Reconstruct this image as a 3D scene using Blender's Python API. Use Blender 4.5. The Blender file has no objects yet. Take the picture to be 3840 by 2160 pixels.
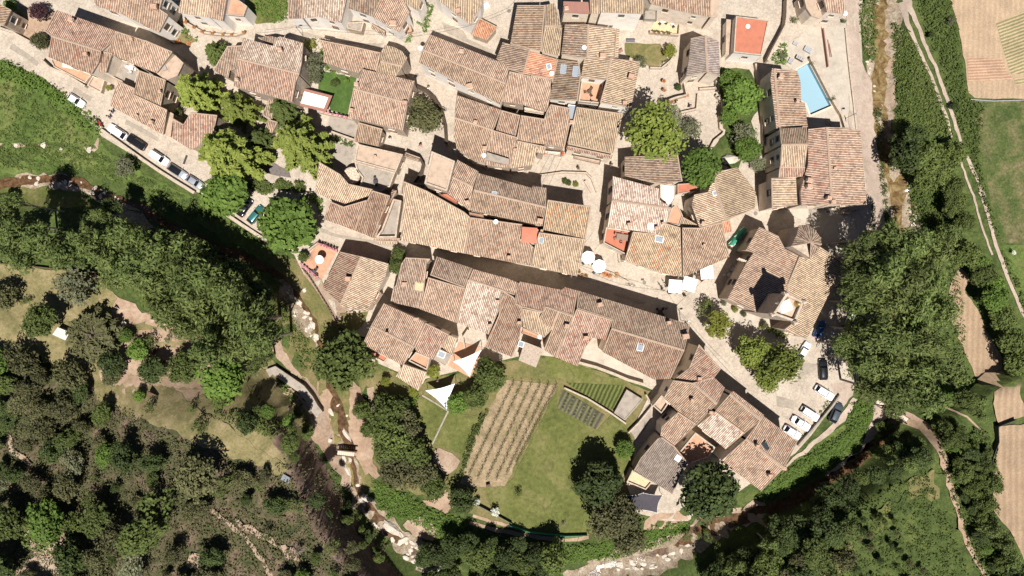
import bpy, bmesh, math, random
import numpy as np
from mathutils import Vector, Matrix, noise
from mathutils.geometry import delaunay_2d_cdt
random.seed(7); rng = np.random.default_rng(7)
# ------------------------------------------------------------------ camera, sky, sun, exposure
H = 138.0; FP = 2986.0
SC = bpy.context.scene
COL = SC.collection
cam_d = bpy.data.cameras.new('camera'); cam = bpy.data.objects.new('camera', cam_d); COL.objects.link(cam)
cam.location = (0, 0, H); cam.rotation_euler = (0, 0, 0)
cam_d.sensor_width = 36; cam_d.lens = 36 * FP / 3840; cam_d.clip_end = 5000
SC.camera = cam
SUN_EL = math.radians(67.5); SUN_AZ = 8.0          # shadows fall to the north, turned 8 degrees to the west
W = bpy.data.worlds.new("World"); SC.world = W; W.use_nodes = True
nt = W.node_tree; nt.nodes.clear()
sky = nt.nodes.new('ShaderNodeTexSky'); sky.sky_type = 'NISHITA'; sky.sun_disc = False
sky.air_density = .45; sky.dust_density = .3; sky.sun_elevation = SUN_EL; sky.sun_rotation = math.radians(180 - SUN_AZ)
bg = nt.nodes.new('ShaderNodeBackground'); bg.inputs[1].default_value = 0.05
wo = nt.nodes.new('ShaderNodeOutputWorld')
nt.links.new(sky.outputs[0], bg.inputs[0]); nt.links.new(bg.outputs[0], wo.inputs[0])
sd = bpy.data.lights.new('sun', 'SUN'); sd.energy = 5.0; sd.angle = math.radians(0.5); sd.color = (1, .955, .89)
so = bpy.data.objects.new('sun', sd); COL.objects.link(so)
a = math.radians(SUN_AZ)
sdir = Vector((math.sin(a) * math.cos(SUN_EL), -math.cos(a) * math.cos(SUN_EL), math.sin(SUN_EL)))   # towards the sun
so.rotation_euler = sdir.to_track_quat('Z', 'Y').to_euler(); so.location = (0, 0, 60)
SC.view_settings.view_transform = 'Standard'; SC.view_settings.look = 'None'
SC.view_settings.exposure = 0.62; SC.view_settings.gamma = 1; SC.view_settings.use_curve_mapping = False

# ------------------------------------------------------------------ photo measurements -> metres
TO = {'Z': (0, 0, 1/1.49068), 'P': (1880, 0, 4.025), 'Q': (1880, 320, 4.025), 'R': (1600, 500, 4.025), 'S': (2640, 780, 3.45)}
for i, c in enumerate('ABCDEFGHIJKL'): TO[c] = (960 * (i % 4), 720 * (i // 4), 2.0125)
def nat(t, p):
    ox, oy, s = TO[t]; return (ox + p[0] / s, oy + p[1] / s)
def at(t, p, z=0.0):
    x, y = nat(t, p); k = (H - z) / FP
    return Vector(((x - 1920) * k, -(y - 1080) * k, z))
def sstep(a, b, x):
    t = np.clip((x - a) / (b - a), 0, 1); return t * t * (3 - 2 * t)
def pl(t, pts): return np.array([at(t, p)[:2] for p in pts])
def sdist(P, L):
    """distance to the open polyline L and signed side (positive: left of its direction)"""
    best = np.full(len(P), 1e9); side = np.zeros(len(P))
    for a, b in zip(L[:-1], L[1:]):
        d = b - a; t = np.clip(((P - a) @ d) / (d @ d), 0, 1)
        q = P - (a + t[:, None] * d); dd = np.hypot(q[:, 0], q[:, 1])
        cr = d[0] * (P[:, 1] - a[1]) - d[1] * (P[:, 0] - a[0])
        m = dd < best; best[m] = dd[m]; side[m] = np.sign(cr[m])
    return best, side
RIVR = pl('Z', [(2275,-200),(2245,-40),(2215,60),(2225,160),(2200,330),(2232,420),(2262,500),(2265,580),(2250,700),(2260,850),(2265,950),(2262,1020),(2250,1065),(2190,1128),(2130,1180),(2075,1213),(1980,1265),(1880,1300),(1780,1322),(1738,1353),(1655,1396),(1522,1432),(1400,1490),(1300,1600)])
RIVL = pl('Z', [(-300,440),(-40,470),(60,457),(140,452),(205,460),(250,490),(350,520),(420,565),(520,610),(620,650),(701,696),(744,746),(787,800),(815,900),(834,993),(861,1066),(877,1126),(890,1190),(900,1240),(944,1286),(984,1343),(1044,1383),(1120,1450),(1260,1600)])
CLIF = pl('Z', [(-400,760),(200,780),(500,850),(690,950),(740,1020),(780,1100),(812,1160),(840,1233),(880,1299),(923,1349),(973,1409),(1060,1500),(1200,1650)])
SEH = pl('Z', [(2330,1050),(2262,1092),(2190,1155),(2105,1215),(2030,1262),(1932,1332),(1850,1388),(1750,1450),(1650,1530),(1500,1650)])
POOL = pl('D', [(215,530),(305,478),(475,800),(318,868),(285,780),(245,760)])
def inpoly(P, poly):
    P = np.asarray(P); c = np.zeros(len(P), bool); n = len(poly); j = n - 1
    for i in range(n):
        xi, yi = poly[i][0], poly[i][1]; xj, yj = poly[j][0], poly[j][1]
        if yi != yj:
            m = ((yi > P[:, 1]) != (yj > P[:, 1])) & (P[:, 0] < (xj - xi) * (P[:, 1] - yi) / (yj - yi) + xi)
            c ^= m
        j = i
    return c
def terr(P):
    P = np.atleast_2d(np.asarray(P, float))[:, :2]
    z = np.zeros(len(P))
    d, s = sdist(P, CLIF)
    ys = -P[:, 1]
    amp = .8 + 7.2 * sstep(13, 23, ys) * sstep(-75, -50, P[:, 0])
    hill = np.where(s < 0, (amp * 1.15) * sstep(0, 2.4, d) + sstep(4, 60, d) * 4, 0)
    d2, s2 = sdist(P, SEH)
    hill2 = np.where(s2 > 0, 4.5 * sstep(0, 4.5, d2) + 2 * sstep(4, 30, d2), 0)
    z = z + hill + hill2
    for L, dep, w in ((RIVR, 2.0, 5.0), (RIVL, 2.6, 6.0)):
        d, s = sdist(P, L); z = z - dep * (1 - sstep(1.3, w, d))
    r = np.hypot(P[:, 0], P[:, 1])
    z = z + 60 * sstep(160, 1200, r)
    return z
def gat(t, p, dz=0.0):
    z = 0.0
    for _ in range(5): v = at(t, p, z); z = float(terr([v])[0]) + dz
    return at(t, p, z)

# ------------------------------------------------------------------ object helpers
def link(o, parent=None):
    COL.objects.link(o)
    if parent is not None: o.parent = parent
    return o
def meshd(name, V, F, mats, mi=None, uv=None, smooth=False):
    me = bpy.data.meshes.new(name)
    V = np.asarray(V, np.float32)
    if isinstance(F, np.ndarray):
        n, k = F.shape
        me.vertices.add(len(V)); me.vertices.foreach_set('co', V.ravel())
        me.loops.add(n * k); me.loops.foreach_set('vertex_index', F.astype(np.int32).ravel())
        me.polygons.add(n); me.polygons.foreach_set('loop_start', np.arange(0, n * k, k, dtype=np.int32))
        me.polygons.foreach_set('loop_total', np.full(n, k, np.int32))
    else:
        me.from_pydata([tuple(map(float, v)) for v in V], [], F)
    for m in (mats if isinstance(mats, (list, tuple)) else [mats]): me.materials.append(m)
    if mi is not None: me.polygons.foreach_set('material_index', np.asarray(mi, np.int32))
    if uv is not None:
        l = me.uv_layers.new(name='UVMap'); l.data.foreach_set('uv', np.asarray(uv, np.float32).ravel())
    if smooth: me.polygons.foreach_set('use_smooth', np.ones(len(me.polygons), bool))
    me.update(calc_edges=True); me.validate()
    return me
def ob(name, me, parent=None): return link(bpy.data.objects.new(name, me), parent)
def empty(name, loc, label=None, cat=None, group=None, rz=0.0):
    o = bpy.data.objects.new(name, None); o.empty_display_size = .3; COL.objects.link(o)
    o.location = loc; o.rotation_euler = (0, 0, rz)
    tag(o, label, cat, group); return o
def tag(o, label=None, cat=None, group=None, kind=None):
    if label: o['label'] = label
    if cat: o['category'] = cat
    if group: o['group'] = group
    if kind: o['kind'] = kind
    return o
class MB:
    def __init__(s): s.V = []; s.F = []; s.M = []; s.m = 0
    def add(s, V, F, M=None):
        b = len(s.V); s.V += [tuple(v) for v in V]; s.F += [tuple(b + i for i in f) for f in F]; s.M += [s.m if M is None else M] * len(F)
        return s
    def box(s, c, d, rz=0.0, top=1.0, M=None, rot=None):
        """box centred at c with size d, its top scaled by top"""
        hx, hy, hz = d[0] / 2, d[1] / 2, d[2] / 2; V = []
        R = rot or Matrix.Rotation(rz, 3, 'Z')
        for z, k in ((-hz, 1), (hz, top)):
            for x, y in ((-hx, -hy), (hx, -hy), (hx, hy), (-hx, hy)): V.append(Vector(c) + R @ Vector((x * k, y * k, z)))
        return s.add(V, [(3, 2, 1, 0), (4, 5, 6, 7), (0, 1, 5, 4), (1, 2, 6, 5), (2, 3, 7, 6), (3, 0, 4, 7)], M)
    def tube(s, pts, r, n=6, M=None):
        pts = [Vector(p) for p in pts]; rs = r if isinstance(r, (list, tuple)) else [r] * len(pts); V = []; F = []
        for i, p in enumerate(pts):
            d = (pts[min(i + 1, len(pts) - 1)] - pts[max(i - 1, 0)]).normalized()
            u = d.cross(Vector((0, 0, 1)));
            if u.length < .01: u = Vector((1, 0, 0))
            u.normalize(); v = d.cross(u)
            for k in range(n):
                a = 2 * math.pi * k / n; V.append(p + (u * math.cos(a) + v * math.sin(a)) * rs[i])
        for i in range(len(pts) - 1):
            for k in range(n): F.append((i * n + k, i * n + (k + 1) % n, (i + 1) * n + (k + 1) % n, (i + 1) * n + k))
        F.append(tuple(range(n))[::-1]); F.append(tuple((len(pts) - 1) * n + k for k in range(n)))
        return s.add(V, F, M)
    def lathe(s, c, prof, n=12, M=None):
        V = []; F = []
        for r, z in prof:
            for k in range(n): a = 2 * math.pi * k / n; V.append((c[0] + r * math.cos(a), c[1] + r * math.sin(a), c[2] + z))
        for i in range(len(prof) - 1):
            for k in range(n): F.append((i * n + k, i * n + (k + 1) % n, (i + 1) * n + (k + 1) % n, (i + 1) * n + k))
        F.append(tuple(range(n))[::-1]); F.append(tuple((len(prof) - 1) * n + k for k in range(n)))
        return s.add(V, F, M)
    def prism(s, pts, z0, z1, M=None):
        """pts: 2-D outline; z1 a height or a list of heights"""
        n = len(pts); A = sum(pts[i][0] * pts[(i + 1) % n][1] - pts[(i + 1) % n][0] * pts[i][1] for i in range(n))
        zz = z1 if isinstance(z1, (list, tuple)) else [z1] * n
        if A < 0: pts = pts[::-1]; zz = zz[::-1]
        V = [(p[0], p[1], z0) for p in pts] + [(p[0], p[1], z) for p, z in zip(pts, zz)]
        F = [tuple(range(n))[::-1], tuple(range(n, 2 * n))] + [(i, (i + 1) % n, n + (i + 1) % n, n + i) for i in range(n)]
        return s.add(V, F, M)
    def build(s, name, mats, parent=None, smooth=False):
        return ob(name, meshd(name, s.V, s.F, mats, s.M, smooth=smooth), parent)
def offset(pts, d):
    """move a simple outline inwards by d (counter-clockwise or clockwise)"""
    n = len(pts); A = sum(pts[i][0] * pts[(i + 1) % n][1] - pts[(i + 1) % n][0] * pts[i][1] for i in range(n))
    sg = 1 if A > 0 else -1; out = []
    for i in range(n):
        p, a, b = Vector(pts[i][:2]), Vector(pts[i - 1][:2]), Vector(pts[(i + 1) % n][:2])
        e1 = (p - a).normalized(); e2 = (b - p).normalized()
        n1 = Vector((-e1.y, e1.x)) * sg; n2 = Vector((-e2.y, e2.x)) * sg
        m = (n1 + n2); l = max(m.length, .5); m = m / l; out.append(p + m * d / max(m.dot(n1), .5))
    return out

# ------------------------------------------------------------------ materials
MATS = {}
def base(name, rough=.9):
    m = bpy.data.materials.new(name); m.use_nodes = True; t = m.node_tree
    b = t.nodes['Principled BSDF']; b.inputs['Roughness'].default_value = rough; b.inputs['Specular IOR Level'].default_value = .25
    MATS[name] = m; return m, t, b
def N(t, ty, **kw):
    n = t.nodes.new(ty)
    for k, v in kw.items(): setattr(n, k, v)
    return n
def ramp(t, fac, stops):
    r = N(t, 'ShaderNodeValToRGB'); e = r.color_ramp.elements
    while len(e) < len(stops): e.new(.5)
    for i, (p, c) in enumerate(stops): e[i].position = p; e[i].color = (*c, 1)
    t.links.new(fac, r.inputs[0]); return r.outputs[0]
def mixc(t, fac, a, b, bt='MIX'):
    m = N(t, 'ShaderNodeMix', data_type='RGBA', blend_type=bt)
    if isinstance(fac, float): m.inputs[0].default_value = fac
    else: t.links.new(fac, m.inputs[0])
    for v, i in ((a, 6), (b, 7)):
        if isinstance(v, tuple): m.inputs[i].default_value = (*v, 1)
        else: t.links.new(v, m.inputs[i])
    return m.outputs[2]
def noi(t, scale, detail=4, rough=.6, vec=None, w=None, dist=0.0):
    n = N(t, 'ShaderNodeTexNoise'); n.inputs['Scale'].default_value = scale; n.inputs['Detail'].default_value = detail
    n.inputs['Roughness'].default_value = rough; n.inputs['Distortion'].default_value = dist
    t.links.new(vec if vec is not None else pos(t), n.inputs['Vector']); return n.outputs[0]
def pos(t):
    g = t.nodes.get('GEO') or N(t, 'ShaderNodeNewGeometry', name='GEO'); return g.outputs['Position']
def bump(t, b, h, s=.5, d=.05):
    n = N(t, 'ShaderNodeBump'); n.inputs['Strength'].default_value = s; n.inputs['Distance'].default_value = d
    t.links.new(h, n.inputs['Height']); t.links.new(n.outputs[0], b.inputs['Normal'])
def plain(name, c, rough=.7, metal=0.0, var=.12, sc=3.0):
    m, t, b = base(name, rough); b.inputs['Metallic'].default_value = metal
    n = noi(t, sc, 4)
    c2 = tuple(max(0, x * (1 - var * 2)) for x in c); c3 = tuple(min(1, x * (1 + var)) for x in c)
    t.links.new(ramp(t, n, [(.3, c2), (.5, c), (.75, c3)]), b.inputs['Base Color']); return m
def ground(name, cols, s1=.25, s2=3.0, bs=.5, rough=.95, fine=.35, voro=None, stain=0):
    """big patches between the colours, middle noise and fine grain"""
    m, t, b = base(name, rough)
    n1 = noi(t, s1, 6, .65, dist=.6); n2 = noi(t, s2, 5, .7)
    k = len(cols); c = ramp(t, n1, [(.3 + .4 * i / max(k - 1, 1), cc) for i, cc in enumerate(cols)])
    g = ramp(t, n2, [(.3, (1 - fine,) * 3), (.7, (1 + fine * .4,) * 3)])
    g2 = ramp(t, noi(t, s2 * 5, 3, .7), [(.35, (1 - fine * .7,) * 3), (.65, (1.08,) * 3)])
    c = mixc(t, 1.0, c, g, 'MULTIPLY'); c = mixc(t, 1.0, c, g2, 'MULTIPLY')
    if stain: c = mixc(t, 1.0, c, ramp(t, noi(t, .45, 6, .72, dist=1.5), [(.36, (1 - stain,) * 3), (.5, (1,) * 3), (.68, (1.06,) * 3)]), 'MULTIPLY')
    if voro:
        v = N(t, 'ShaderNodeTexVoronoi', feature='DISTANCE_TO_EDGE'); v.inputs['Scale'].default_value = voro; t.links.new(pos(t), v.inputs['Vector'])
        e = ramp(t, v.outputs[0], [(0.03, (.55,) * 3), (.12, (1,) * 3)]); c = mixc(t, .35, c, mixc(t, 1.0, c, e, 'MULTIPLY'))
    t.links.new(c, b.inputs['Base Color']); bump(t, b, n2, bs, .08); return m
def rows(name, c1, c2, ang, period, soft=.3, cols=None):
    """ploughed or planted rows at an angle (radians) with a period in metres"""
    m, t, b = base(name, .95)
    mp = N(t, 'ShaderNodeMapping'); mp.inputs['Rotation'].default_value = (0, 0, -ang); t.links.new(pos(t), mp.inputs[0])
    w = N(t, 'ShaderNodeTexWave', bands_direction='Y'); w.inputs['Scale'].default_value = 2 * math.pi / period / 20 * 1.0
    w.inputs['Distortion'].default_value = 1.2; w.inputs['Detail'].default_value = 3; w.inputs['Detail Scale'].default_value = 1.5
    t.links.new(mp.outputs[0], w.inputs['Vector'])
    n = noi(t, .3, 5); n2 = noi(t, 4, 5, .7)
    c = mixc(t, ramp(t, w.outputs[0], [(.5 - soft, (0,) * 3), (.5 + soft, (1,) * 3)]), c1, c2)
    c = mixc(t, 1.0, c, ramp(t, n, [(.3, (.8,) * 3), (.7, (1.1,) * 3)]), 'MULTIPLY')
    c = mixc(t, 1.0, c, ramp(t, n2, [(.3, (.7,) * 3), (.7, (1.1,) * 3)]), 'MULTIPLY')
    t.links.new(c, b.inputs['Base Color']); bump(t, b, w.outputs[0], .6, .1); return m
def cb3(t):
    q = N(t, 'ShaderNodeVectorMath', operation='ADD'); t.links.new(pos(t), q.inputs[0]); q.inputs[1].default_value = (31, 7, 3); return q.outputs[0]
def rooftile(name, light, mid, dark, red, redp=.06, contrast=.68):
    """barrel tiles: one colour per tile, dirt patches, grime and painted shade in the channels"""
    m, t, b = base(name, .92)
    uv = N(t, 'ShaderNodeUVMap'); sp = N(t, 'ShaderNodeSeparateXYZ'); t.links.new(uv.outputs[0], sp.inputs[0])
    def mth(op, a_, b_=None):
        q = N(t, 'ShaderNodeMath', operation=op)
        for i, v in enumerate((a_, b_)):
            if v is None: continue
            if isinstance(v, (int, float)): q.inputs[i].default_value = v
            else: t.links.new(v, q.inputs[i])
        return q.outputs[0]
    fu = mth('FLOOR', sp.outputs[0]); wn0 = N(t, 'ShaderNodeTexWhiteNoise', noise_dimensions='1D'); t.links.new(fu, wn0.inputs['W'])
    fv = mth('FLOOR', mth('ADD', sp.outputs[1], wn0.outputs[0]))
    oi = N(t, 'ShaderNodeObjectInfo')
    cb = N(t, 'ShaderNodeCombineXYZ'); t.links.new(fu, cb.inputs[0]); t.links.new(fv, cb.inputs[1]); t.links.new(oi.outputs['Random'], cb.inputs[2])
    wn = N(t, 'ShaderNodeTexWhiteNoise', noise_dimensions='3D'); t.links.new(cb.outputs[0], wn.inputs['Vector'])
    pch = noi(t, .55, 5, .65)
    f = mth('ADD', mth('MULTIPLY', wn.outputs[0], .36), mth('MULTIPLY', pch, .75))
    c = ramp(t, f, [(.18, dark), (.45, mid), (.62, light), (.9, tuple(min(1, x * 1.22) for x in light))])
    wn2 = N(t, 'ShaderNodeTexWhiteNoise', noise_dimensions='3D')
    cb2 = N(t, 'ShaderNodeVectorMath', operation='ADD'); t.links.new(cb.outputs[0], cb2.inputs[0]); cb2.inputs[1].default_value = (17.3, 5.1, 9.7); t.links.new(cb2.outputs[0], wn2.inputs['Vector'])
    rp = noi(t, .35, 3); thr = mth('MULTIPLY', rp, redp * 2)
    c = mixc(t, mth('LESS_THAN', wn2.outputs[0], thr), c, red)
    age = mth('ADD', mth('MULTIPLY', oi.outputs['Random'], .34), .80)
    cg = N(t, 'ShaderNodeCombineXYZ'); t.links.new(age, cg.inputs[0]); t.links.new(mth('MULTIPLY', age, .99), cg.inputs[1]); t.links.new(mth('MULTIPLY', mth('POWER', age, 1.2), .99), cg.inputs[2])
    c = mixc(t, 1.0, c, cg.outputs[0], 'MULTIPLY')
    lich = noi(t, .9, 7, .75, dist=1.0); c = mixc(t, ramp(t, lich, [(.54, (0,) * 3), (.66, (.75,) * 3)]), c, tuple(x * .72 for x in dark))
    pal = noi(t, .7, 6, .7, vec=cb3(t)); c = mixc(t, ramp(t, pal, [(.58, (0,) * 3), (.7, (.5,) * 3)]), c, tuple(min(1, x * 1.15) for x in light))
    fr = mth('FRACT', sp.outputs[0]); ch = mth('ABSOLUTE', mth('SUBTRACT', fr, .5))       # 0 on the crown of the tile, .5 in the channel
    c = mixc(t, 1.0, c, ramp(t, ch, [(.17, (1.18, 1.18, 1.18)), (.36, (1 - contrast * 1.15,) * 3)]), 'MULTIPLY')  # channel shade put into the tile colour, on top of grime; crowns brightened
    t.links.new(mixc(t, 1.0, c, ramp(t, noi(t, 6, 4, .7), [(.3, (.75,) * 3), (.7, (1.1,) * 3)]), 'MULTIPLY'), b.inputs['Base Color'])
    return m
def leafm(name, c, c2, tr=.18, rough=.75):
    m, t, b = base(name, rough)
    g = t.nodes.get('GEO') or N(t, 'ShaderNodeNewGeometry', name='GEO'); oi = N(t, 'ShaderNodeObjectInfo')
    col = mixc(t, g.outputs['Random Per Island'], c, c2)
    h = N(t, 'ShaderNodeHueSaturation'); t.links.new(col, h.inputs['Color'])
    mr = N(t, 'ShaderNodeMapRange'); mr.inputs[3].default_value = .75; mr.inputs[4].default_value = 1.25; t.links.new(oi.outputs['Random'], mr.inputs[0]); t.links.new(mr.outputs[0], h.inputs['Value'])
    t.links.new(h.outputs[0], b.inputs['Base Color'])
    tl = N(t, 'ShaderNodeBsdfTranslucent'); t.links.new(h.outputs[0], tl.inputs[0])
    mx = N(t, 'ShaderNodeMixShader'); mx.inputs[0].default_value = tr
    t.links.new(b.outputs[0], mx.inputs[1]); t.links.new(tl.outputs[0], mx.inputs[2]); t.links.new(mx.outputs[0], t.nodes['Material Output'].inputs[0])
    return m
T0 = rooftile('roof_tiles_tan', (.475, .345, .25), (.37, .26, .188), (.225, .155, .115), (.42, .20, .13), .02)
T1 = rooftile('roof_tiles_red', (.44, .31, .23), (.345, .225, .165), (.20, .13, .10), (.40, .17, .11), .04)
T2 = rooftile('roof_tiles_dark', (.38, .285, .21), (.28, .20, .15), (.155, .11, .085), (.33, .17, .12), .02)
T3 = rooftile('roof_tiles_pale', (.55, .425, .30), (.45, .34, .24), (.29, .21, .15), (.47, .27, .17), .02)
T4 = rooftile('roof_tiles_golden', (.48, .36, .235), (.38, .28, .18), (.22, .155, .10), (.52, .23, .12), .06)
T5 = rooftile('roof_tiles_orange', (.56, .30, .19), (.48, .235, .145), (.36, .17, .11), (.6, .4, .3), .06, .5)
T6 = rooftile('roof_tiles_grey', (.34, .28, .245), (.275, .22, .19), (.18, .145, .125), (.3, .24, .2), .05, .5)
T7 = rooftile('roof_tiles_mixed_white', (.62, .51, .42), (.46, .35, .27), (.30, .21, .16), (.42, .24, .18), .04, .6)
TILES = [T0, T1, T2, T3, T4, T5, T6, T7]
MORT = plain('mortar_ridge', (.37, .275, .205), .9)
STONE = ground('stone_wall', [(.40, .32, .24), (.52, .42, .33), (.60, .50, .40)], .8, 4, .6, fine=.4)
PLAST = plain('plaster_wall', (.72, .62, .51), .9, var=.1, sc=.8)
WHITE = plain('white_plaster', (.84, .79, .73), .9, var=.07, sc=.7)
TERRA = plain('terracotta_floor', (.44, .25, .16), .85, var=.1, sc=1.5)
REDF = plain('red_membrane', (.40, .145, .09), .85, var=.08, sc=1)
PINKF = plain('pinkish_concrete', (.40, .30, .225), .9, var=.14, sc=1.2)
GREYF = plain('grey_concrete', (.29, .25, .21), .9, var=.14, sc=1.2)
BROWNF = plain('brown_red_cover', (.27, .135, .105), .8, var=.06)
WHITEF = plain('white_sheet_roof', (.82, .80, .76), .7, var=.03)
YELF = plain('ochre_floor', (.50, .40, .25), .85, var=.1)
DARKW = plain('dark_wood', (.10, .06, .04), .7)
GLASSD = plain('window_glass_dark', (.03, .035, .04), .15, var=.05)
GLASSB = plain('skylight_glass', (.26, .29, .33), .12, var=.05)
METAL = plain('dark_metal', (.05, .05, .05), .5, .3)
STEEL = plain('pale_metal', (.45, .45, .46), .4, .4)
BRICK = plain('chimney_brick', (.42, .27, .19), .9, var=.2, sc=6)
LIME = plain('chimney_render', (.58, .47, .37), .9, var=.12, sc=5)
POTM = plain('clay_pot', (.42, .18, .09), .8)
FAB = plain('white_canvas', (.86, .85, .84), .8, var=.015)
REDFAB = plain('red_canvas', (.48, .17, .11), .8, var=.04)
DARKFAB = plain('dark_shade_cloth', (.055, .05, .06), .8, var=.1)
GREENT = plain('green_netting', (.03, .22, .14), .7, var=.2, sc=4)
BARK = plain('bark', (.11, .085, .065), .95, var=.25, sc=6)
BARKP = plain('pale_bark', (.30, .27, .23), .9, var=.2, sc=6)
ROCK = ground('pale_rock', [(.42, .36, .29), (.56, .50, .42), (.66, .60, .52)], 1.2, 5, .5, fine=.3)
REDROCK = ground('reddish_rock', [(.10, .065, .05), (.17, .11, .085), (.26, .18, .14)], .6, 4, .8, fine=.45)

COPE = plain('coping_stone', (.40, .33, .26), .9, var=.15, sc=3)
# ------------------------------------------------------------------ the terrain and what lies on it
def axis(lim, step, far):
    a = list(np.arange(-lim, lim + step, step)); s = step
    while a[-1] < far: s *= 1.35; a.append(a[-1] + s); a.insert(0, a[0] - s)
    return np.array(a)
XS = axis(102, .6, 1500); YS = axis(64, .6, 1500)
GX, GY = np.meshgrid(XS, YS); PP = np.stack([GX.ravel(), GY.ravel()], 1)
ZZ = terr(PP) - .02
mic = np.array([noise.noise(Vector((x * .45, y * .45, 0))) * 1.2 + noise.noise(Vector((x * 1.3, y * 1.3, 5))) * .5 if abs(x) < 105 and abs(y) < 66 else 0 for x, y in PP])
dcl, scl = sdist(PP, CLIF); dse, sse = sdist(PP, SEH)
rg = np.where((scl < 0) & (PP[:, 1] < 0), np.clip(dcl, 0, 6) / 6, 0) * .7 + np.where(sse > 0, np.clip(dse, 0, 6) / 6, 0) * .5
ZZ = ZZ - np.abs(mic) * rg - .03
nx, ny = len(XS), len(YS)
idx = np.arange(nx * ny).reshape(ny, nx)
FQ = np.stack([idx[:-1, :-1].ravel(), idx[:-1, 1:].ravel(), idx[1:, 1:].ravel(), idx[1:, :-1].ravel()], 1)
G_SCRUB = ground('scrub_soil', [(.035, .05, .018), (.075, .08, .032), (.14, .105, .065), (.22, .15, .11)], .35, 2.2, .8, fine=.5)
G_GREEN = ground('rough_green_growth', [(.04, .06, .016), (.075, .105, .026), (.12, .145, .04)], .4, 2.5, .8, fine=.5)
G_MEADOW = ground('meadow_grass', [(.055, .09, .02), (.085, .13, .028), (.12, .16, .04), (.16, .165, .055)], .14, 1.6, .6, fine=.45, stain=.3)
G_PAST = ground('blotched_pasture', [(.055, .085, .02), (.08, .11, .03), (.15, .145, .06), (.24, .19, .11)], .22, 2.4, .6, fine=.5, stain=.25)
G_LAWN = ground('garden_lawn', [(.085, .102, .025), (.125, .135, .037), (.185, .17, .065)], .16, 1.5, .4, fine=.32, stain=.25)
G_LAWNB = ground('watered_lawn', [(.045, .085, .018), (.065, .115, .025), (.085, .14, .03)], .4, 2.5, .4, fine=.3)
G_DRY = ground('dry_grass', [(.12, .115, .045), (.22, .185, .085), (.33, .265, .145)], .3, 2.5, .5, fine=.35)
G_DRYG = ground('dry_green_grass', [(.09, .105, .03), (.16, .145, .055), (.26, .20, .10)], .25, 2.5, .5, fine=.35)
G_PAVE = ground('stone_paving', [(.37, .31, .25), (.43, .365, .295), (.475, .41, .335)], .25, 2.0, .3, fine=.15, voro=1.9, stain=.14)
G_CONC = ground('concrete_yard', [(.35, .305, .25), (.40, .35, .29), (.44, .385, .32)], .3, 1.2, .15, fine=.1, stain=.12)
G_GRAV = ground('gravel_track', [(.34, .265, .21), (.40, .315, .255), (.45, .365, .295)], .3, 3.0, .4, fine=.22, stain=.15)
G_EARTH = ground('bare_earth', [(.26, .175, .115), (.36, .25, .175), (.43, .32, .235)], .35, 2.2, .5, fine=.25)
G_PINK = ground('pink_earth', [(.27, .185, .13), (.35, .255, .185), (.42, .325, .245)], .4, 2.5, .5, fine=.3)
G_SHING = ground('river_shingle', [(.20, .15, .10), (.36, .28, .20), (.50, .43, .34)], .8, 3.5, .8, fine=.5)
G_FIELD = rows('ploughed_field', (.37, .265, .175), (.41, .30, .20), math.radians(88), .9, .5)
G_FIELD2 = rows('ploughed_terrace', (.31, .215, .14), (.36, .26, .17), math.radians(88), 1.0, .45)
G_TILL = rows('tilled_red_strip', (.36, .22, .145), (.46, .31, .21), math.radians(3), .5, .3)
G_VINE = ground('vineyard_soil', [(.15, .15, .055), (.27, .205, .12), (.33, .25, .155), (.36, .275, .175)], .3, 2.2, .6, fine=.35, stain=.15)
G_ALGAE = ground('algae_bed', [(.12, .09, .03), (.22, .18, .06), (.30, .26, .10)], 1.2, 4, .4, fine=.4)
_in = inpoly(PP, POOL); FQ = FQ[~_in[FQ].any(1)]
gm = [G_GREEN, G_SCRUB, REDROCK]
fc = (PP[FQ].mean(1)); dc, sc_ = sdist(fc, CLIF)
ds, ss_ = sdist(fc, SEH)
gmi = np.zeros(len(FQ), int)
gmi[(sc_ < 0) & (fc[:, 1] < -15) & (dc < 120)] = 1
gmi[(sc_ < 0) & (fc[:, 1] < -23) & (dc < 3.2)] = 2
g = ob('ground', meshd('ground', np.column_stack([PP, ZZ]), FQ, gm, gmi, smooth=True)); tag(g, kind='structure')

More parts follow.
